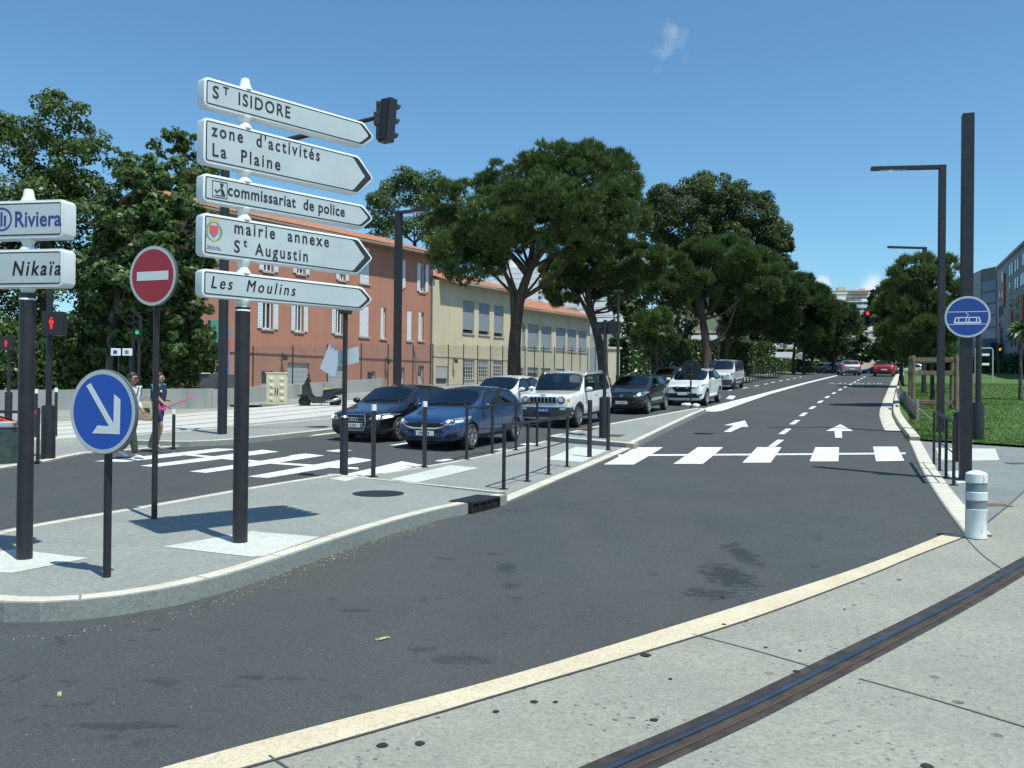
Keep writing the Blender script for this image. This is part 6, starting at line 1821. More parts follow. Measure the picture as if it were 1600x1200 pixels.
    md = ob.modifiers.new('b', 'BOOLEAN'); md.operation = 'DIFFERENCE'; md.object = cut; md.solver = 'EXACT'
    dg = bpy.context.evaluated_depsgraph_get(); dg.update()
    full = bpy.data.meshes.new_from_object(ob.evaluated_get(dg))
    bpy.data.objects.remove(ob); bpy.data.objects.remove(cut)
    root = thing(name, label, S.get('cat', 'car'))
    names = ['body', 'window_trim', 'windscreen', 'rear_window', 'side_window', 'side_window', 'side_window', 'side_window', 'wheel_arch']
    src = bmesh.new(); src.from_mesh(full)
    bvh = BVHTree.FromBMesh(src)
    objs = {}
    for k in range(9):
        nb = src.copy(); bmesh.ops.delete(nb, geom=[f for f in nb.faces if f.material_index != k], context='FACES')
        if len(nb.faces):
            for f in nb.faces: f.material_index = 0; f.smooth = True
            if k == 0:
                for e in nb.edges:
                    if len(e.link_faces) == 2 and e.calc_face_angle(0) > R(50): e.smooth = False
            m2 = bpy.data.meshes.new(names[k]); nb.to_mesh(m2); m2.materials.append(mats[k]); objs[k] = link(bpy.data.objects.new(names[k], m2), root)
        nb.free()
    src.free(); bpy.data.meshes.remove(full)
    # wheels
    for x in (0, -wb):
        for s in (-1, 1):
            m = Matrix.Translation((x, s * (W_ - .115), rw)) @ Matrix.Rotation(R(-90 * s), 4, 'X')
            b = B(); b.lathe([(rw * .66, .085), (rw * .72, .098), (rw * .9, .1), (rw * .98, .075), (rw, .04), (rw, -.07), (rw * .96, -.1), (rw * .6, -.1)], 36, m, caps=False); b.lathe([(rw * .66, .03), (.001, .03)], 24, m, caps=False)
            wh = b.done('wheel', MATS['rubber'], root, smooth=True)
            b = B(); b.lathe([(rw * .7, .09), (rw * .67, .1), (rw * .63, .092), (rw * .6, .04)], 36, m, caps=False); n = S.get('spokes', 9)
            b.lathe([(rw * .17, .05), (rw * .17, .085), (rw * .1, .095), (.001, .095)], 16, m, caps=False)
            for k in range(n):
                a = 2 * math.pi * k / n; w0 = S.get('spw', .22) * 9 / n
                T = lambda r_, q, z: m @ V((r_ * rw * math.cos(a + q), r_ * rw * math.sin(a + q), z))
                b.face([T(.14, -w0 * 1.3, .09), T(.14, w0 * 1.3, .09), T(.64, w0 * .55, .085), T(.64, -w0 * .55, .085)])
                b.face([T(.14, w0 * 1.3, .09), T(.64, w0 * .55, .085), T(.64, w0 * .5, .05), T(.14, w0 * 1.2, .05)]); b.face([T(.14, -w0 * 1.3, .09), T(.64, -w0 * .55, .085), T(.64, -w0 * .5, .05), T(.14, -w0 * 1.2, .05)])
            b.done('rim', MATS[S.get('rim', 'alloy')], wh, smooth=True)
    fp = lambda nm, poly, key, par=root, both=False, off=.006, sgn=1: [bm_obj(grid_patch(bvh, poly, 'x', sgn, off=off), nm, MATS[key], par, fl) for fl in ((False, True) if both else (False,))]
    sp_ = lambda nm, poly, key, par=root, off=.005: [bm_obj(grid_patch(bvh, [(p[0], p[1]) for p in poly], 'y', 1, off=off), nm, MATS[key], par, fl) for fl in (False, True)]
    # doors: shut lines, handles
    zs = gc + .16
    x1, x2, x3 = fo - (aC + .12), fo - (aW1 + .05), fo - min(aW3 + .12, L - .5)
    lw = .006
    for xa, xb in ((x1, x1 + .02), (x2, x2), (x3 + .02, x3 - .02)):
        if xa == x3 + .02 and S.get('doors', 5) < 5: continue
        sp_('door_gap', [(xa - lw, zs), (xa + lw, zs), (xb + lw, belt(fo - xb) - .03), (xb - lw, belt(fo - xb) - .03)], 'void', objs[0], .002)
    sp_('sill', [(-wb + rw + .08, gc + .04), (-rw - .08, gc + .04), (-rw - .08, gc + .13), (-wb + rw + .08, gc + .13)], S.get('sill', 'trim_black'), objs[0], .004)
    for xh in ([x2 + .22, x3 + .22] if S.get('doors', 5) == 5 else [x2 + .2]):
        zh = belt(fo - xh) - .1
        for s in (-1, 1):
            h = bvh.ray_cast(V((xh, s * 4, zh)), V((0, -s, 0)))
            if h[0]:
                b = B(); b.box(h[0] + V((0, s * .012, 0)), (.2, .03, .035), bev=.01); b.done('door_handle', MATS[S.get('handle', S['paint'])], objs[0], smooth=True)
    # mirrors
    for s in (-1, 1):
        xm = fo - (aC + .34); zm = belt(fo - xm) + .06
        b = B(); b.ball((xm, s * (W_ + .09), zm + .05), (.09, .115, .075), 14); b.tube([(xm - .01, s * (W_ - .06), zm - .02), (xm, s * (W_ + .04), zm + .02)], [.035, .03], 8)
        mo = b.done('wing_mirror', MATS[S.get('mirror', S['paint'])], root, smooth='all')
        b = B(); b.lathe([(.062, 0), (.001, .002)], 16, Matrix.Translation((xm - .088, s * (W_ + .09), zm + .05)) @ Matrix.Rotation(R(-90), 4, 'Y') @ Matrix.Diagonal((.8, 1.2, 1, 1)), caps=False); b.done('mirror_glass', MATS['chrome'], mo)
    # lamps, grille, plate
    for poly in S.get('dark', ()): fp('bumper_intake', poly, 'trim_black')
    for poly in S.get('grille', ()): fp('grille', poly, S.get('grille_m', 'trim_black'), off=.008)
    for poly in S.get('chrome', ()): fp('chrome_strip', poly, 'chrome', off=.016)
    for poly in S.get('cladding', ()): fp('bumper_cladding', poly, 'trim_grey', off=.009)
    hl = []
    if 'head' in S:
        hl = fp('headlight', S['head'], 'head_glass', both=True, off=.008)
        for fl, o in zip((False, True), hl):
            c = V((sum(p[0] for p in S['head']) / len(S['head']), sum(p[1] for p in S['head']) / len(S['head'])))
            inner = [(c.x + (p[0] - c.x) * .62 + .01, c.y + (p[1] - c.y) * .55) for p in S['head']]
            bm_obj(grid_patch(bvh, inner, 'x', 1, off=.0115), 'reflector', MATS['head_dark'], o, fl)
            for (dy, r_) in S.get('bulbs', ((-.07, .05), (.08, .045))):
                pl = [(c.x + dy + r_ * math.cos(q * .5236), c.y + r_ * .8 * math.sin(q * .5236)) for q in range(12)]
                bm_obj(grid_patch(bvh, pl, 'x', 1, off=.0155), 'bulb', MATS[S.get('bulb', 'glass_light')], o, fl)
    for poly in S.get('fog', ()): fp('fog_light', poly, S.get('fog_m', 'head_dark'), both=True, off=.012)
    for poly in S.get('amber', ()): fp('indicator', poly, 'amber_glass', both=True, off=.01)
    if 'tail_lamp' in S: fp('tail_light', S['tail_lamp'], 'lamp_tail', both=True, off=.008, sgn=-1)
    if S.get('third'): fp('brake_light', S['third'], 'lamp_tail', off=.012, sgn=-1)
    for poly in S.get('rear_dark', ()): fp('rear_bumper_trim', poly, 'trim_black', off=.006, sgn=-1)
    def plate(zp, txt, sgn, key, eu=True, both_eu=False):
        h = bvh.ray_cast(V((sgn * 8, 0, zp)), V((-sgn, 0, 0)))
        xx = h[0].x + sgn * .02
        b = B(); b.box((xx, 0, zp), (.012, .52, .112), bev=.003); p = b.done('number_plate', MATS[key], root)
        m = Matrix(((0, 0, sgn, xx + sgn * .0075), (sgn, 0, 0, 0), (0, 1, 0, zp), (0, 0, 0, 1)))
        if eu:
            b = B(); b.box((xx + sgn * .0065, -sgn * .238, zp), (.004, .042, .108)); b.done('country_band', MATS['plate_blue'], p)
        if both_eu:
            b = B(); b.box((xx + sgn * .0065, sgn * .238, zp), (.004, .042, .108)); b.done('region_band', MATS['plate_blue'], p)
        if txt: lettering(txt, .105, m @ Matrix.Translation((0, -.037, 0)), MATS['plate_white' if key == 'plate_blue' else 'ink'], 'lettering', p, .001, 1.05, 0, .002, 'CENTER', .8)
    if 'plate' in S: plate(*S['plate'])
    if 'plate_r' in S: plate(*S['plate_r'])
    # cabin: floor, dash, wheel, seats
    b = B(); b.box((fo - (aC + aT) / 2, 0, gc + .12), (aT - aC, W_ * 1.7, .06)); b.box((fo - aC - .28, 0, hc - .16), (.42, W_ * 1.72, .24), bev=.06); b.done('dashboard', MATS['dash'], root)
    b = B(); n = 20; m = Matrix.Translation((fo - aC - .62, .36, hc - .05)) @ Matrix.Rotation(R(-62), 4, 'Y')
    pts = [m @ V((.18 * math.cos(2 * math.pi * k / n), .18 * math.sin(2 * math.pi * k / n), 0)) for k in range(n + 1)]
    b.tube(pts, .016, 8, False); b.tube([m @ V((-.17, 0, 0)), m @ V((.17, 0, 0))], .02, 6); b.tube([m @ V((0, 0, 0)), m @ V((0, 0, -.3))], .03, 6); b.done('steering_wheel', MATS['dash'], root, smooth='all')
    sx = fo - lerp(aC, aT, .42)
    for s in (-1, 1):
        b = B(); b.box((sx + .12, s * .37, gc + .3), (.5, .48, .2), bev=.06); b.box((sx - .2, s * .37, (gc + .36 + hc + .12) / 2), (.16, .46, hc - gc - .1), Matrix.Rotation(R(-14), 4, 'Y'), bev=.06)
        b.box((sx - .33, s * .37, hc + .24), (.1, .26, .18), Matrix.Rotation(R(-10), 4, 'Y'), bev=.04); b.done('seat', MATS['seat_cloth'], root, smooth=True)
    b = B(); b.box((fo - lerp(aC, aT, .78), 0, hc - .12), (.18, W_ * 1.5, .6), Matrix.Rotation(R(-14), 4, 'Y'), bev=.06); b.done('rear_seat', MATS['seat_cloth'], root, smooth=True)
    # wipers
    b = B()
    for y0, y1 in ((-.55, .0), (.02, .6)):
        pts = []
        for q in range(7):
            y = lerp(y0, y1, q / 6); z = hc + .035 + .06 * q / 6
            h = bvh.ray_cast(V((8, y, z)), V((-1, 0, 0)))
            if h[0]: pts.append(h[0] + V((.014, 0, .004)))
        if len(pts) > 2: b.tube(pts, .009, 5)
    b.done('wiper', MATS['trim_black'], root)
    if S.get('roof_rails'):
        for s in (-1, 1):
            y = s * W_ * (th - .06); pts = []
            for q in range(9):
                x = fo - lerp(aRf + .25, aRr - .25, q / 8); h = bvh.ray_cast(V((x, y, 6)), V((0, 0, -1)))
                pts.append(h[0] + V((0, 0, .0 if q in (0, 8) else .06)))
            b = B(); b.tube(pts, .022, 8); b.done('roof_rail', MATS['alu'], root, smooth='all')
    root['_'] = 0; del root['_']
    S['bvh'] = bvh; S['objs'] = objs
    return root
def arch_trim(root, S, key='trim_black', w=.06):
    rw, W_, wb = S.get('rw', .315), S['W'] / 2, S['wb']
    for x in (0, -wb):
        poly = []
        for q in range(13):
            a = R(-8 + q * 196 / 12); poly.append((x + (rw + .045) * math.cos(a), rw + (rw + .045) * math.sin(a)))
        out = [(x + (rw + .045 + w) * math.cos(R(-8 + q * 196 / 12)), rw + (rw + .045 + w) * math.sin(R(-8 + q * 196 / 12))) for q in range(13)]
        for fl in (False, True):
            bm = bmesh.new()
            for q in range(12):
                pl = [poly[q], poly[q + 1], out[q + 1], out[q]]
                b2 = grid_patch(S['bvh'], pl, 'y', 1, .05, .012)
                m_ = bpy.data.meshes.new('x'); b2.to_mesh(m_); b2.free(); bm.from_mesh(m_); bpy.data.meshes.remove(m_)
            bm_obj(bm, 'arch_trim', MATS[key], root, fl)
def ring_patch(root, S, name, cy, cz, r0, r1, key, off=.022, n=20, sy=1.0):
    """emblem ring standing just proud of the nose"""
    bm = bmesh.new(); vo = []
    for k in range(n):
        a = 2 * math.pi * k / n
        row = []
        for r in (r0, r1):
            y, z = cy + r * math.cos(a) * sy, cz + r * math.sin(a)
            h = S['bvh'].ray_cast(V((8, y, z)), V((-1, 0, 0))); row.append(bm.verts.new((h[0].x + off, y, z)))
        vo.append(row)
    for k in range(n): bm.faces.new((vo[k][0], vo[(k + 1) % n][0], vo[(k + 1) % n][1], vo[k][1]))
    return bm_obj(bm, name, MATS[key], root)
def slope_at(p, d):
    return (gz(*(p + d * .8)) - gz(*(p - d * .8))) / 1.6
def place(o, S, p, ang=None, d=None):
    """p = ground point under the middle of the front axle; d = heading"""
    d = V(d if d is not None else (-SX, -SY)).normalized()
    a, c = p, p - d * S['wb']
    z0, z1 = gz(*a), gz(*c)
    o.location = (p.x, p.y, z0 + .004); o.rotation_euler = (0, math.atan2(z1 - z0, S['wb']), math.atan2(d.y, d.x))
def by_wheel(S, u, v, d=(-SX, -SY)):
    d = V(d).normalized(); left = V((-d.y, d.x)); return P(u, v) - left * (S['W'] / 2 - .03)
rect = lambda y0, y1, z0, z1: [(y0, z0), (y1, z0), (y1, z1), (y0, z1)]

# blue hatchback
S1 = dict(L=4.02, W=1.76, H=1.48, fo=.82, wb=2.51, hf=.79, hc=1.0, belt=(.9, 1.0), cowl=1.02, rf=1.8, rr=3.4, tail=3.86, zt=1.0, gc=.19, paint='paint_blue', nose=.8, rw=.31,
    head=[(.42, .655), (.56, .615), (.74, .63), (.85, .74), (.84, .8), (.66, .74)], bulbs=((-.06, .05), (.1, .045)), bulb='glass_light',
    grille=[[(-.56, .66), (.56, .66), (.5, .565), (.28, .53), (-.28, .53), (-.5, .565)], [(-.5, .5), (.5, .5), (.42, .42), (-.42, .42)]],
    chrome=[[(-.58, .64), (-.5, .56), (-.3, .52), (.3, .52), (.5, .56), (.58, .64), (.5, .59), (.3, .552), (-.3, .552), (-.5, .59)]],
    dark=[[(-.5, .34), (.5, .34), (.42, .27), (-.42, .27)]], fog=[[(.52, .36), (.78, .44), (.76, .33), (.56, .3)]], fog_m='trim_black', plate=(.42, 'FWE 29', 1, 'plate_white'), spokes=10, third=None)
c1 = build_car('parked_car', 'metallic blue hatchback waiting first in the near lane, behind the slim bollards', S1)
c1.name = 'blue_car'
ring_patch(c1, S1, 'emblem', 0, .555, .078, .062, 'chrome'); fpb = grid_patch(S1['bvh'], [(-.07, .56), (.02, .548), (.07, .55), (-.02, .565)], 'x', 1, off=.024); bm_obj(fpb, 'emblem_bolt', MATS['chrome'], c1)
place(c1, S1, by_wheel(S1, 738, 703))
# black hatchback with the large framed grille
S2 = dict(L=4.25, W=1.77, H=1.43, fo=.87, wb=2.58, hf=.76, hc=.96, belt=(.88, .97), cowl=1.2, rf=2.0, rr=3.5, tail=4.06, zt=.98, gc=.17, paint='paint_night', nose=.82, rw=.315, doors=3,
    head=[(.46, .6), (.62, .575), (.8, .6), (.86, .7), (.8, .735), (.55, .69)], bulb='drl_glow', bulbs=((.0, .055), (.12, .04)),
    chrome=[[(-.34, .72), (.34, .72), (.38, .52), (.3, .3), (-.3, .3), (-.38, .52), (-.34, .72), (-.315, .695), (-.35, .52), (-.28, .325), (.28, .325), (.35, .52), (.315, .695), (-.315, .695)]],
    grille=[[(-.33, .71), (.33, .71), (.37, .52), (.29, .31), (-.29, .31), (-.37, .52)]], dark=[[(.46, .42), (.82, .46), (.8, .3), (.5, .27)], [(-.46, .42), (-.82, .46), (-.8, .3), (-.5, .27)]], fog=[[(.58, .38), (.68, .39), (.68, .33), (.58, .32)]], plate=(.44, 'AB 785 DY', 1, 'plate_white', True, True), spokes=7)
S2['plate'] = (.44, '5 DY', 1, 'plate_white', True, True)
c2 = build_car('black_car', 'black hatchback with a chrome framed grille waiting in the left lane beside the pole', S2)
for k in range(4): ring_patch(c2, S2, 'emblem', (k - 1.5) * .062, .6, .046, .036, 'chrome', .02)
for k in range(5): bm_obj(grid_patch(S2['bvh'], rect(-.3, .3, .34 + k * .07, .352 + k * .07), 'x', 1, off=.014), 'grille_bar', MATS['alu'], c2)
place(c2, S2, P(553, 691) - V((-SX, -SY)) * S2['fo'])
# white boxy off-roader
S3 = dict(L=4.24, W=1.84, H=1.73, fo=.84, wb=2.57, hf=1.05, hc=1.13, belt=(1.06, 1.1), cowl=1.12, rf=1.62, rr=3.98, tail=4.16, zt=1.08, gc=.25, paint='paint_white', nose=.92, rw=.345, boxy=1, tumble=.85, crease=.6, roof_rails=True, sill='trim_grey', rim='alloy', spokes=10, spw=.16,
    head=[(.52 + .125 * math.cos(k * .393), .875 + .125 * math.sin(k * .393)) for k in range(16)], bulbs=((0, .07),), grille=[rect(-.62, .66, .78, .98)], grille_m='alloy',
    cladding=[[(-.88, .66), (.88, .66), (.86, .34), (-.86, .34)]], dark=[rect(-.6, .6, .36, .48)], amber=[rect(.8, .85, .82, .92)], fog=[rect(.56, .74, .58, .64)], fog_m='glass_light', plate=(.56, 'DR 44 KT', 1, 'plate_blue', False))
S3['head'] = [(.6 + .115 * math.cos(k * .393), .88 + .1 * math.sin(k * .393)) for k in range(16)]; S3['grille'] = [rect(-.46, .46, .78, .98)]
c3 = build_car('white_off_roader', 'boxy white off-road car with a slotted grille and roof rails behind the railing', S3)
arch_trim(c3, S3, 'trim_grey', .075)
for k in range(7): bm_obj(grid_patch(S3['bvh'], rect((k - 3) * .125 - .04, (k - 3) * .125 + .04, .8, .965), 'x', 1, off=.014), 'grille_slot', MATS['void'], c3)
for s in (False, True): 
    ob_ = grid_patch(S3['bvh'], [(.6 + .13 * math.cos(k * .393), .88 + .115 * math.sin(k * .393)) for k in range(16)], 'x', 1, off=.006); bm_obj(ob_, 'headlight_bezel', MATS['trim_black'], c3, s)
h = S3['bvh'].ray_cast(V((8, 0, 1.01)), V((-1, 0, 0)))[0]
lettering('Jeep', .11, Matrix(((0, 0, 1, h.x + .02), (1, 0, 0, 0), (0, 1, 0, 1.005), (0, 0, 0, 1))), MATS['alu'], 'emblem', c3, .004, 1, 0, .003, 'CENTER')
place(c3, S3, by_wheel(S3, 905, 668))
# graphite hatchback
S4 = dict(L=3.95, W=1.74, H=1.48, fo=.8, wb=2.49, hf=.8, hc=1.02, belt=(.92, 1.05), cowl=1.0, rf=1.75, rr=3.4, tail=3.82, zt=1.02, gc=.19, paint='paint_graphite', nose=.8, rw=.31, rim='alloy', spokes=7,
    head=[(.42, .68), (.56, .65), (.78, .72), (.86, .83), (.78, .85), (.6, .78)], bulb='drl_glow', bulbs=((-.02, .06),), grille=[[(-.4, .74), (.4, .74), (.38, .68), (-.38, .68)]],
    chrome=[[(-.42, .66), (.42, .66), (.42, .675), (-.42, .675)], [(-.56, .5), (-.4, .36), (.4, .36), (.56, .5), (.54, .53), (.38, .385), (-.38, .385), (-.54, .53)]], dark=[[(-.56, .56), (.56, .56), (.4, .3), (-.4, .3)]], fog=[[(.6, .5), (.74, .54), (.74, .44), (.62, .4)]], fog_m='trim_black', plate=(.45, '319 WP', 1, 'plate_white', True, True))
c4 = build_car('graphite_car', 'dark graphite hatchback queuing right behind the boxy white off-roader', S4)
ring_patch(c4, S4, 'emblem', 0, .71, .038, .0, 'chrome', .02, sy=2.0)
place(c4, S4, by_wheel(S4, 1014, 647))
# white crossover
S5 = dict(L=4.38, W=1.82, H=1.6, fo=.9, wb=2.65, hf=.9, hc=1.1, belt=(1.0, 1.14), cowl=1.12, rf=1.9, rr=3.72, tail=4.18, zt=1.12, gc=.22, paint='paint_white', nose=.82, rw=.345, roof_rails=True, sill='trim_black', spokes=10, spw=.17,
    head=[(.4, .8), (.55, .75), (.78, .82), (.88, .93), (.8, .93), (.6, .86)], bulb='glass_light', grille=[[(-.5, .84), (.5, .84), (.3, .62), (-.3, .62)]], chrome=[[(-.3, .86), (-.2, .86), (-.07, .7), (.07, .7), (.2, .86), (.3, .86), (.12, .65), (-.12, .65)]],
    dark=[[(-.6, .56), (.6, .56), (.74, .36), (-.74, .36)]], fog=[[(.66, .5), (.8, .54), (.8, .46), (.68, .42)]], plate=(.54, '', 1, 'plate_white', True, True))
c5 = build_car('white_crossover', 'white crossover car with roof rails half behind the dark round sign back', S5)
arch_trim(c5, S5, 'trim_black', .05); ring_patch(c5, S5, 'emblem', 0, .755, .07, .052, 'chrome', .03); bm_obj(grid_patch(S5['bvh'], rect(-.1, .1, .74, .77), 'x', 1, off=.032), 'emblem_bar', MATS['chrome'], c5)
place(c5, S5, by_wheel(S5, 1105, 634))
# white van
S6 = dict(L=4.38, W=1.81, H=1.8, fo=.92, wb=2.73, hf=.98, hc=1.2, belt=(1.08, 1.12), cowl=.9, rf=1.5, rr=4.16, tail=4.3, zt=1.08, gc=.2, paint='paint_van', nose=.86, rw=.32, boxy=.6, tumble=.84, sill='trim_black', mirror='trim_black', rim='alloy_dark', cat='van',
    head=[(.5, .84), (.66, .8), (.84, .9), (.86, 1.02), (.7, 1.0)], bulbs=((0, .06),), grille=[[(-.4, .8), (.4, .8), (.36, .72), (-.36, .72)]], cladding=[[(-.84, .62), (.84, .62), (.82, .3), (-.82, .3)]], dark=[rect(-.5, .5, .36, .5)], plate=(.56, '', 1, 'plate_white'))
c6 = build_car('white_van', 'small white panel van standing farthest back in the queue of cars', S6)
bm_obj(grid_patch(S6['bvh'], [(-2.3, .5), (-.5, .5), (-.5, .58), (-2.3, .58)], 'y', 1), 'side_moulding', MATS['trim_black'], c6)
place(c6, S6, by_wheel(S6, 1148, 609))
# cream-white small car mostly hidden behind the blue one
S7 = dict(L=3.85, W=1.72, H=1.5, fo=.78, wb=2.46, hf=.82, hc=1.02, belt=(.92, 1.0), cowl=.95, rf=1.7, rr=3.3, tail=3.75, zt=1.0, paint='paint_white', nose=.8, head=[(.44, .7), (.58, .67), (.8, .76), (.82, .84), (.6, .8)], bulbs=((0, .05),), grille=[rect(-.36, .36, .6, .68)], plate=(.42, '', 1, 'plate_white'))
c7 = build_car('white_hatchback', 'white hatchback of which only the roof shows between the blue car and the off-roader', S7)
place(c7, S7, ST(27.2, 13.3))
S8 = dict(S7); S8.update(paint='paint_slate', L=4.2, wb=2.6, H=1.46, tail=4.05, rr=3.5)
c8 = build_car('slate_car', 'dark slate car whose roof shows between the graphite hatchback and the white crossover', S8)
place(c8, S8, ST(46.5, 12.3))
# cars seen from behind, far up the road
back = dict(tail_lamp=[(.56, .7), (.74, .7), (.8, .92), (.68, .98), (.6, .86)], third=rect(-.14, .14, 1.3, 1.335), rear_dark=[rect(-.6, .6, .32, .46)], plate_r=(.62, '', -1, 'plate_white'))
S9 = dict(S7); S9.update(L=4.3, wb=2.6, H=1.47, W=1.76, tail=4.1, rr=3.72, paint='paint_silver', **back)
c9 = build_car('silver_car', 'distant silver car seen from behind with red tail lights', S9)
place(c9, S9, P(1333, 587) + V((.2, .98)) * (S9['L'] - S9['fo']), d=(.23, .97))
S10 = dict(S9); S10.update(L=4.0, wb=2.5, tail=3.8, rr=3.4, paint='paint_red')
c10 = build_car('red_car', 'distant dark red car seen from behind, right of the silver car', S10)
place(c10, S10, P(1381, 588.5) + V((.4, .916)) * (S10['L'] - S10['fo']), d=(.4, .916))
S11 = dict(S6); S11.update(paint='paint_silver', **back); S11['tail_lamp'] = [(.7, .8), (.84, .8), (.84, 1.1), (.72, 1.1)]
c11 = build_car('grey_van', 'grey van whose roof shows just above the distant red car', S11)
place(c11, S11, ST(103.5, 2.7), d=(.4, .916))
for (u, d_, src_, S_, lab) in ((1268, 112, c8, S8, 'dark parked car under the farthest pines, left of the other parked car'), (1288, 106, c9, S9, 'pale parked car under the farthest pines'), (1404, 112, c7, S7, 'white car crossing far behind the red car'), (1357, 116, c1, S1, 'blue car crossing far behind, between the silver and red cars')):
    p = W(u, 588, d_).xy; o = copy_tree(src_); o['label'] = lab; o['group'] = 'far cars at the end of the road'
    place(o, S_, p, d=(-.9, .42))
# ================================================================== people and the scooter
def skin_obj(name, chains, mat, parent, sub=2):
    """chains: list of lists of (x,y,z,r); every chain grows one tapered limb, points at the same place are shared"""
    vs, rs, es, idx, roots = [], [], [], {}, []
    for ch in chains:
        prev = None
        for i, (x, y, z, r) in enumerate(ch):
            k = (round(x, 4), round(y, 4), round(z, 4))
            if k not in idx:
                idx[k] = len(vs); vs.append((x, y, z)); rs.append(r)
                if i == 0: roots.append(idx[k])
            j = idx[k]
            if prev is not None and prev != j: es.append((prev, j))
            prev = j
    me = bpy.data.meshes.new(name); me.from_pydata(vs, es, [])
    o = link(bpy.data.objects.new(name, me))
    o.modifiers.new('k', 'SKIN').use_smooth_shade = True
    sk = me.skin_vertices[0].data
    for i, r in enumerate(rs): sk[i].radius = (r if hasattr(r, '__len__') else (r, r))
    for i in roots: sk[i].use_root = True
    md = o.modifiers.new('s', 'SUBSURF'); md.levels = sub; md.render_levels = sub
    dg = bpy.context.evaluated_depsgraph_get(); dg.update()
    m2 = bpy.data.meshes.new_from_object(o.evaluated_get(dg)); m2.name = name
    bpy.data.objects.remove(o); bpy.data.meshes.remove(me)
    for p in m2.polygons: p.use_smooth = True
    m2.materials.clear(); m2.materials.append(mat)
    return link(bpy.data.objects.new(name, m2), parent)
M('shirt_white', (.72, .73, .72), .85, 0, (.6, .61, .62), 14); M('trouser_khaki', (.04, .045, .038), .9, 0, (.055, .06, .05), 9); M('shoe_white', (.7, .7, .68), .6); M('shirt_navy', (.014, .022, .05), .85, 0, (.02, .03, .065), 10)
M('stripe_blue', (.03, .3, .62), .7); M('tote_canvas', (.56, .47, .31), .9, 0, (.48, .4, .26), 8); M('bag_black', (.012, .012, .014), .6); M('pink_plastic', (.72, .07, .3), .4); M('lens_dark', (.01, .01, .012), .1); M('lip', (.3, .11, .09), .5); M('shoe_grey', (.3, .31, .33), .7)
def lerp3(a, b, q): return tuple(a[i] + (b[i] - a[i]) * q for i in range(3))
def person(label, p, heading, J, shirt, legs, shoe, sleeve=1.0, leglen='long', hair_r=1.0, head_turn=0, glasses=False, group=None, lift=0):
    z0 = gz(*p) + lift
    root = thing('person', label, 'person', (p.x, p.y, z0), math.atan2(heading[1], heading[0]), group)
    g = lambda n: J[n]
    pel, chest, neck = g('pelvis'), g('chest'), g('neck'); mid = lerp3(pel, chest, .5); hd = g('head')
    ch = [[(*pel, .125), (*mid, .108), (*chest, .125), (*lerp3(chest, neck, .6), .085), (*neck, .05), (*lerp3(neck, hd, .45), .052), (hd[0] + .012, hd[1], hd[2] - .055, .07), (*hd, .088), (hd[0] - .01, hd[1], hd[2] + .07, .07)]]
    # nose and ears
    ch.append([(hd[0] + .06, hd[1], hd[2] - .01, .02), (hd[0] + .112, hd[1], hd[2] - .03, .013)])
    for s in (-1, 1): ch.append([(hd[0] - .005, hd[1] + s * .07, hd[2] - .015, .018), (hd[0] - .012, hd[1] + s * .1, hd[2] - .012, .016)])
    for s, k in ((1, 'l'), (-1, 'r')):
        sh, el, wr, ha = g('shoulder_' + k), g('elbow_' + k), g('wrist_' + k), g('hand_' + k)
        ch.append([(*chest, .125), (*sh, .056), (*lerp3(sh, el, .5), .044), (*el, .037), (*lerp3(el, wr, .4), .036), (*wr, .025), (*ha, .034)])
        d = V(ha) - V(wr); d.normalize(); side = d.cross(V((0, 0, 1)) if abs(d.z) < .8 else V((1, 0, 0))).normalized(); curl = d.cross(side)
        for q in range(4):
            a = V(ha) + side * (q - 1.5) * .018 + d * .015; L = (.068, .078, .074, .058)[q]
            b_ = a + d * L * .55 + curl * .008; c = b_ + d * L * .3 + curl * .028
            ch.append([(*a, .0095), (*b_, .0085), (*c, .007)])
        a = V(ha) - side * .03 - d * .02; ch.append([(*a, .011), (*(a - side * .022 + d * .03), .0095), (*(a - side * .02 + d * .055 + curl * .014), .008)])
        hp, kn, an, to = g('hip_' + k), g('knee_' + k), g('ankle_' + k), g('toe_' + k)
        ch.append([(*pel, .125), (*hp, .098), (*lerp3(hp, kn, .5), .078), (*kn, .056), (*lerp3(kn, an, .35), .054), (*an, .036), (*lerp3(an, to, .5), .036), (*to, .026)])
    skin_obj('body', ch, MATS['skin'], root)
    # clothes follow the same joints
    cl = [[(pel[0], pel[1], pel[2] - .03, .142), (*mid, .14), (*chest, .155), (*lerp3(chest, neck, .55), .095)]]
    for k in 'lr':
        sh, el, wr = g('shoulder_' + k), g('elbow_' + k), g('wrist_' + k); e = lerp3(sh, el, min(1, sleeve))
        c = [(*chest, .155), (*sh, .082), (*lerp3(sh, el, min(1, sleeve) * .5), .064), (*e, .06)]
        if sleeve > 1: c.append((*lerp3(el, wr, sleeve - 1), .045))
        cl.append(c)
    skin_obj('shirt', cl, MATS[shirt], root)
    cl = [[(mid[0], mid[1], pel[2] + .06, .13), (*pel, .15)]]
    for k in 'lr':
        hp, kn, an = g('hip_' + k), g('knee_' + k), g('ankle_' + k)
        c = [(*pel, .15), (*hp, .125), (*lerp3(hp, kn, .5), .105)]
        c += [(*lerp3(hp, kn, .85), .086)] if leglen == 'short' else [(*kn, .076), (*lerp3(kn, an, .5), .072), (*lerp3(kn, an, .92), .062)]
        cl.append(c)
    skin_obj('shorts' if leglen == 'short' else 'trousers', cl, MATS[legs], root)
    for k in 'lr':
        an, to = g('ankle_' + k), g('toe_' + k)
        he = (an[0] - (to[0] - an[0]) * .25, an[1], an[2] - .035)
        skin_obj('shoe', [[(*he, .042), (*lerp3(an, to, .45), .046), (to[0] + .02, to[1], to[2], .034)]], MATS[shoe], root)
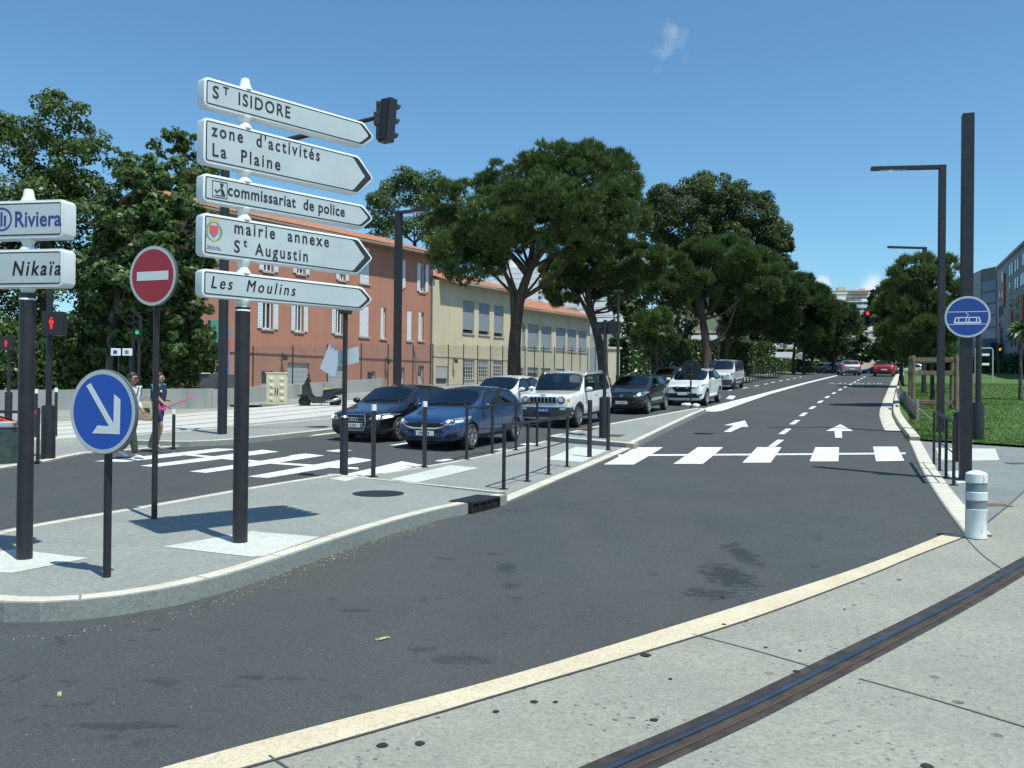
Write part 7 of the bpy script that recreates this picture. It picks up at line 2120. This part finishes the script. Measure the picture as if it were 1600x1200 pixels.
    # hair: cap, bun or tail
    hz = [[(hd[0] + .045, hd[1], hd[2] + .08, .05), (hd[0] + .0, hd[1], hd[2] + .075, .1), (hd[0] - .04, hd[1], hd[2] + .01, .108), (hd[0] - .055, hd[1], hd[2] - .06, .075)], [(hd[0] - .04, hd[1], hd[2] + .01, .108), (hd[0] - .12, hd[1], hd[2] + .03 * hair_r, .05), (hd[0] - .165, hd[1], hd[2] - .02, .04)]]
    skin_obj('hair', hz, MATS['hair'], root)
    b = B()
    for s in (-1, 1): b.ball((hd[0] + .079, hd[1] + s * .032, hd[2] + .005), (.012, .016, .01), 8)
    b.done('eyes', MATS['lens_dark'], root, smooth='all')
    b = B(); b.ball((hd[0] + .083, hd[1], hd[2] - .07), (.01, .024, .008), 8); b.done('mouth', MATS['lip'], root, smooth='all')
    if glasses:
        b = B()
        for s in (-1, 1): b.ball((hd[0] + .09, hd[1] + s * .036, hd[2] + .005), (.012, .034, .026), 10)
        b.tube([(hd[0] + .095, hd[1] - .07, hd[2] + .012), (hd[0] + .1, hd[1], hd[2] + .012), (hd[0] + .095, hd[1] + .07, hd[2] + .012)], .006, 6)
        for s in (-1, 1): b.tube([(hd[0] + .09, hd[1] + s * .07, hd[2] + .01), (hd[0] + .0, hd[1] + s * .095, hd[2] + .012)], .006, 6)
        b.done('sunglasses', MATS['lens_dark'], root, smooth='all')
    return root
walk1 = dict(pelvis=(0, 0, .95), chest=(.02, 0, 1.28), neck=(.03, 0, 1.46), head=(.07, 0, 1.6),
    shoulder_l=(.02, .165, 1.39), shoulder_r=(.02, -.165, 1.39), elbow_l=(-.05, .23, 1.12), elbow_r=(.02, -.23, 1.12), wrist_l=(.1, .22, .95), wrist_r=(.2, -.16, 1.02), hand_l=(.16, .21, .91), hand_r=(.27, -.13, 1.05),
    hip_l=(-.01, .095, .91), hip_r=(.01, -.095, .91), knee_l=(-.06, .1, .52), knee_r=(.16, -.1, .52), ankle_l=(-.33, .1, .16), ankle_r=(.24, -.1, .09), toe_l=(-.2, .1, .05), toe_r=(.42, -.1, .045))
hd1 = (.93, -.36)
pA = P(203, 717, .02)
w1 = person('woman in a loose white blouse and dark trousers with sunglasses, stepping onto the crossing', pA, hd1, walk1, 'shirt_white', 'trouser_khaki', 'shoe_white', 1.75, 'long', 1.0, glasses=True, lift=.01)
rz1 = math.atan2(hd1[1], hd1[0])
# open blouse panel hanging loose, black shoulder bag
skin_obj('blouse_hem', [[(.0, 0, 1.0, .15), (.03, 0, .88, .155)]], MATS['shirt_white'], w1)
o = thing('shoulder_bag', 'small black bag hanging at the hip of the woman in white', 'bag', w1.location + Matrix.Rotation(rz1, 3, 'Z') @ V((.14, -.2, .86)), rz1)
b = B(); b.box((0, 0, 0), (.24, .1, .2), bev=.04); b.done('pouch', MATS['bag_black'], o, smooth=True)
b = B(); b.tube([(-.08, 0, .08), (-.14, .06, .4), (-.12, .3, .62), (-.02, .32, .66), (.1, .1, .4), (.08, 0, .08)], .009, 6); b.done('strap', MATS['bag_black'], o, smooth='all')
walk2 = dict(pelvis=(0, 0, .94), chest=(.02, 0, 1.27), neck=(.03, 0, 1.45), head=(.06, 0, 1.59),
    shoulder_l=(.02, .17, 1.38), shoulder_r=(.02, -.17, 1.38), elbow_l=(-.16, .26, 1.16), elbow_r=(.2, -.25, 1.16), wrist_l=(.07, .24, 1.1), wrist_r=(.42, -.27, 1.01), hand_l=(.14, .22, 1.1), hand_r=(.48, -.27, .98),
    hip_l=(-.01, .095, .9), hip_r=(.01, -.095, .9), knee_l=(-.12, .1, .5), knee_r=(.17, -.1, .54), ankle_l=(-.3, .1, .12), ankle_r=(.06, -.1, .15), toe_l=(-.15, .1, .045), toe_r=(.2, -.1, .05))
pB = P(246, 705, .02); hd2 = (.95, -.3); rz2 = math.atan2(hd2[1], hd2[0])
w2 = person('woman in navy sports shirt and shorts with light blue stripes, carrying a canvas tote', pB, hd2, walk2, 'shirt_navy', 'shirt_navy', 'shoe_grey', .8, 'short', 1.0, lift=.03)
b = B()
for s, k in ((1, 'l'), (-1, 'r')):
    a, c = V(walk2['neck']) + V((.0, s * .05, -.03)), V(walk2['shoulder_' + k]); e = V(lerp3(walk2['shoulder_' + k], walk2['elbow_' + k], .78))
    b.tube([a + V((0, 0, .04)), c + V((0, s * .02, .068)), c.lerp(e, .5) + V((0, s * .06, .02)), e + V((0, s * .055, .015))], [.014, .022, .022, .02], 8)
    h_, kn = V(walk2['hip_' + k]), V(walk2['knee_' + k]); b.tube([h_ + V((0, s * .105, .04)), h_.lerp(kn, .4) + V((0, s * .092, 0)), h_.lerp(kn, .82) + V((0, s * .084, 0))], .014, 6)
b.done('stripe', MATS['stripe_blue'], w2, smooth='all')
b = B(); b.ball((.145, -.08, 1.3), (.012, .03, .03), 8); b.done('badge', MATS['shirt_white'], w2, smooth='all')
tb = thing('tote_bag', 'beige canvas tote bag hanging from the bent arm of the woman in navy', 'bag', w2.location + Matrix.Rotation(rz2, 3, 'Z') @ V((-.16, -.2, .87)), rz2)
b = B(); b.prism([(-.2, -.2), (.14, -.22), (.2, .0), (.18, .21), (-.19, .2)], -.05, .05, Matrix(((1, 0, 0, 0), (0, 0, -1, 0), (0, 1, 0, 0), (0, 0, 0, 1))), bev=.03); b.done('pouch', MATS['tote_canvas'], tb, smooth=True)
b = B()
for k in range(3): b.tube([(.02 + .05 * k, -.056, -.06 + .04 * k), (.08 + .04 * k, -.057, -.02), (.06 + .04 * k, -.056, .06), (.0 + .04 * k, -.056, .05)], .01, 6)
b.done('print', MATS['bag_black'], tb); b = B(); b.tube([(-.12, 0, .19), (-.06, .1, .34), (.06, .1, .34), (.1, 0, .19)], .012, 6); b.done('handle', MATS['tote_canvas'], tb, smooth='all')
nt = thing('fishing_net', 'pink plastic toy net held out by the woman in navy', 'toy', w2.location + Matrix.Rotation(rz2, 3, 'Z') @ V((.52, -.28, .98)), rz2)
b = B(); b.tube([(-.4, 0, -.02), (0, 0, .0), (.62, 0, .22)], .014, 8); b.done('stick', MATS['pink_plastic'], nt, smooth='all')
b = B(); b.prism([(-.1, -.06), (.1, -.07), (.12, .05), (-.1, .06)], -.025, .025, Matrix.Translation((-.22, -.02, -.06)), bev=.015); b.done('scoop', MATS['pink_plastic'], nt, smooth=True)

# drivers of the first two cars
sit = lambda sx, y: dict(pelvis=(sx, y, .5), chest=(sx - .08, y, .83), neck=(sx - .1, y, 1.0), head=(sx - .08, y, 1.13))
def driver(car, S, label, shirt):
    aC, aT, fo = S['cowl'], S['tail'], S['fo']; sx = fo - (aC + (aT - aC) * .42) + .08; y = .37; hc = S['hc']; wx = fo - aC - .62
    m = car.matrix_basis
    root = thing('person', label, 'person'); root.matrix_world = m
    pel, ch_, nk, hd = (sx, y, .5), (sx - .1, y, .86), (sx - .12, y, 1.02), (sx - .08, y, min(1.17, S['H'] - .24))
    ch = [[(*pel, .14), (sx - .05, y, .68, .12), (*ch_, .13), (*nk, .05), (hd[0] + .012, y, hd[2] - .06, .07), (*hd, .088), (hd[0] - .01, y, hd[2] + .065, .07)], [(hd[0] + .06, y, hd[2] - .01, .02), (hd[0] + .11, y, hd[2] - .03, .013)]]
    top = [[(*pel, .15), (sx - .05, y, .68, .135), (*ch_, .145), (nk[0], y, nk[2] - .06, .08)]]
    for s in (-1, 1):
        sh, el, wr, ha = (ch_[0] + .02, y + s * .18, .92), (sx + .16, y + s * .25, .74), (wx - .04, y + s * .17, hc + .0), (wx + .02, y + s * .15, hc + .05)
        ch.append([(*ch_, .13), (*sh, .055), (*el, .038), (*wr, .026), (*ha, .04)]); top.append([(*ch_, .145), (*sh, .07), (*lerp3(sh, el, .8), .055)])
        kn, an = (sx + .46, y + s * .12, .56), (sx + .75, y + s * .1, .3); ch.append([(*pel, .14), (sx + .08, y + s * .1, .5, .1), (*kn, .065), (*an, .04), (an[0] + .14, an[1], an[2] + .04, .035)])
    skin_obj('body', ch, MATS['skin'], root); skin_obj('shirt', top, MATS[shirt], root)
    skin_obj('hair', [[(hd[0] + .02, y, hd[2] + .07, .05), (hd[0] - .02, y, hd[2] + .055, .085), (hd[0] - .045, y, hd[2] - .02, .085)]], MATS['hair'], root)
    return root
driver(c1, S1, 'driver of the blue hatchback with both hands on the wheel', 'shirt_navy')
driver(c2, S2, 'driver in a pale top at the wheel of the black hatchback', 'shirt_white')
driver(c4, S4, 'driver of the graphite hatchback behind the off-roader', 'shirt_navy')

# scooter
p = P(500, 637, .02); z0 = gz(*p) + .02; k = p.y / 1370
S_ = 66 * k / 1.75
sc_ = thing('scooter', 'black motor scooter with a yellow patch on its seat parked before the terracotta house', 'scooter', (p.x, p.y, z0), R(8)); sc_.scale = (S_, S_, S_)
M('yellow_seat', (.6, .36, .05), .6)
for x, r in ((-.62, .25), (.62, .25)):
    m = Matrix.Translation((x, 0, r)) @ Matrix.Rotation(R(90), 4, 'X')
    b = B(); b.lathe([(r * .62, .06), (r * .9, .06), (r, .03), (r, -.03), (r * .9, -.06), (r * .62, -.06)], 28, m, caps=False); w = b.done('wheel', MATS['rubber'], sc_, smooth=True)
    b = B(); b.lathe([(r * .62, .03), (r * .2, .05), (.001, .05)], 20, m, caps=False); b.lathe([(r * .62, -.03), (r * .2, -.05), (.001, -.05)], 20, m, caps=False); b.done('rim', MATS['alloy_dark'], w, smooth=True)
xz = Matrix(((1, 0, 0, 0), (0, 0, -1, 0), (0, 1, 0, 0), (0, 0, 0, 1)))
b = B(); b.prism([(-.5, .95), (-.42, 1.0), (-.28, .55), (-.24, .42), (.1, .42), (.16, .66), (.95, .84), (1.0, .7), (.86, .52), (.6, .56), (.38, .4), (.34, .2), (-.3, .18), (-.5, .45)], -.2, .2, xz, bev=.04)
b.prism([(-.92, .5), (-.66, .6), (-.4, .62), (-.42, .42), (-.56, .5), (-.88, .44)], -.11, .11, xz, bev=.02); b.done('body', MATS['paint_graphite'], sc_, smooth=True)
b = B(); b.prism([(.1, .7), (.3, .76), (.62, .8), (.84, .82), (.86, .74), (.3, .62), (.14, .62)], -.15, .15, xz, bev=.04); s__ = b.done('seat', MATS['trim_black'], sc_, smooth=True)
b = B(); b.box((.26, 0, .78), (.32, .3, .06), bev=.02); b.done('seat_patch', MATS['yellow_seat'], s__)
b = B(); b.tube([(-.62, .09, .25), (-.5, .06, .7), (-.44, 0, 1.02)], .035, 8); b.tube([(-.62, -.09, .25), (-.5, -.06, .7), (-.44, 0, 1.02)], .035, 8); b.tube([(-.4, -.33, 1.1), (-.46, 0, 1.05), (-.4, .33, 1.1)], .022, 8); b.done('fork', MATS['trim_black'], sc_, smooth='all')
b = B(); b.prism([(-.74, .6), (-.7, .86), (-.5, 1.28), (-.44, 1.26), (-.42, .9), (-.46, .5)], -.22, .22, xz, bev=.03); b.ball((-.64, 0, .82), (.12, .17, .16), 12); b.done('front_cowl', MATS['paint_graphite'], sc_, smooth=True)
for s in (-1, 1):
    b = B(); b.tube([(-.42, s * .28, 1.1), (-.46, s * .34, 1.3)], .012, 6); b.ball((-.47, s * .36, 1.34), (.03, .07, .05), 10); b.done('mirror', MATS['trim_black'], sc_, smooth='all')
b = B(); b.tube([(.1, -.14, .25), (.5, -.2, .3), (.82, -.2, .4)], [.04, .06, .06], 10); b.done('exhaust', MATS['alu'], sc_, smooth='all')
b = B(); b.tube([(.02, .1, .24), (.1, .3, .0)], .018, 6); b.done('side_stand', MATS['alu'], sc_)
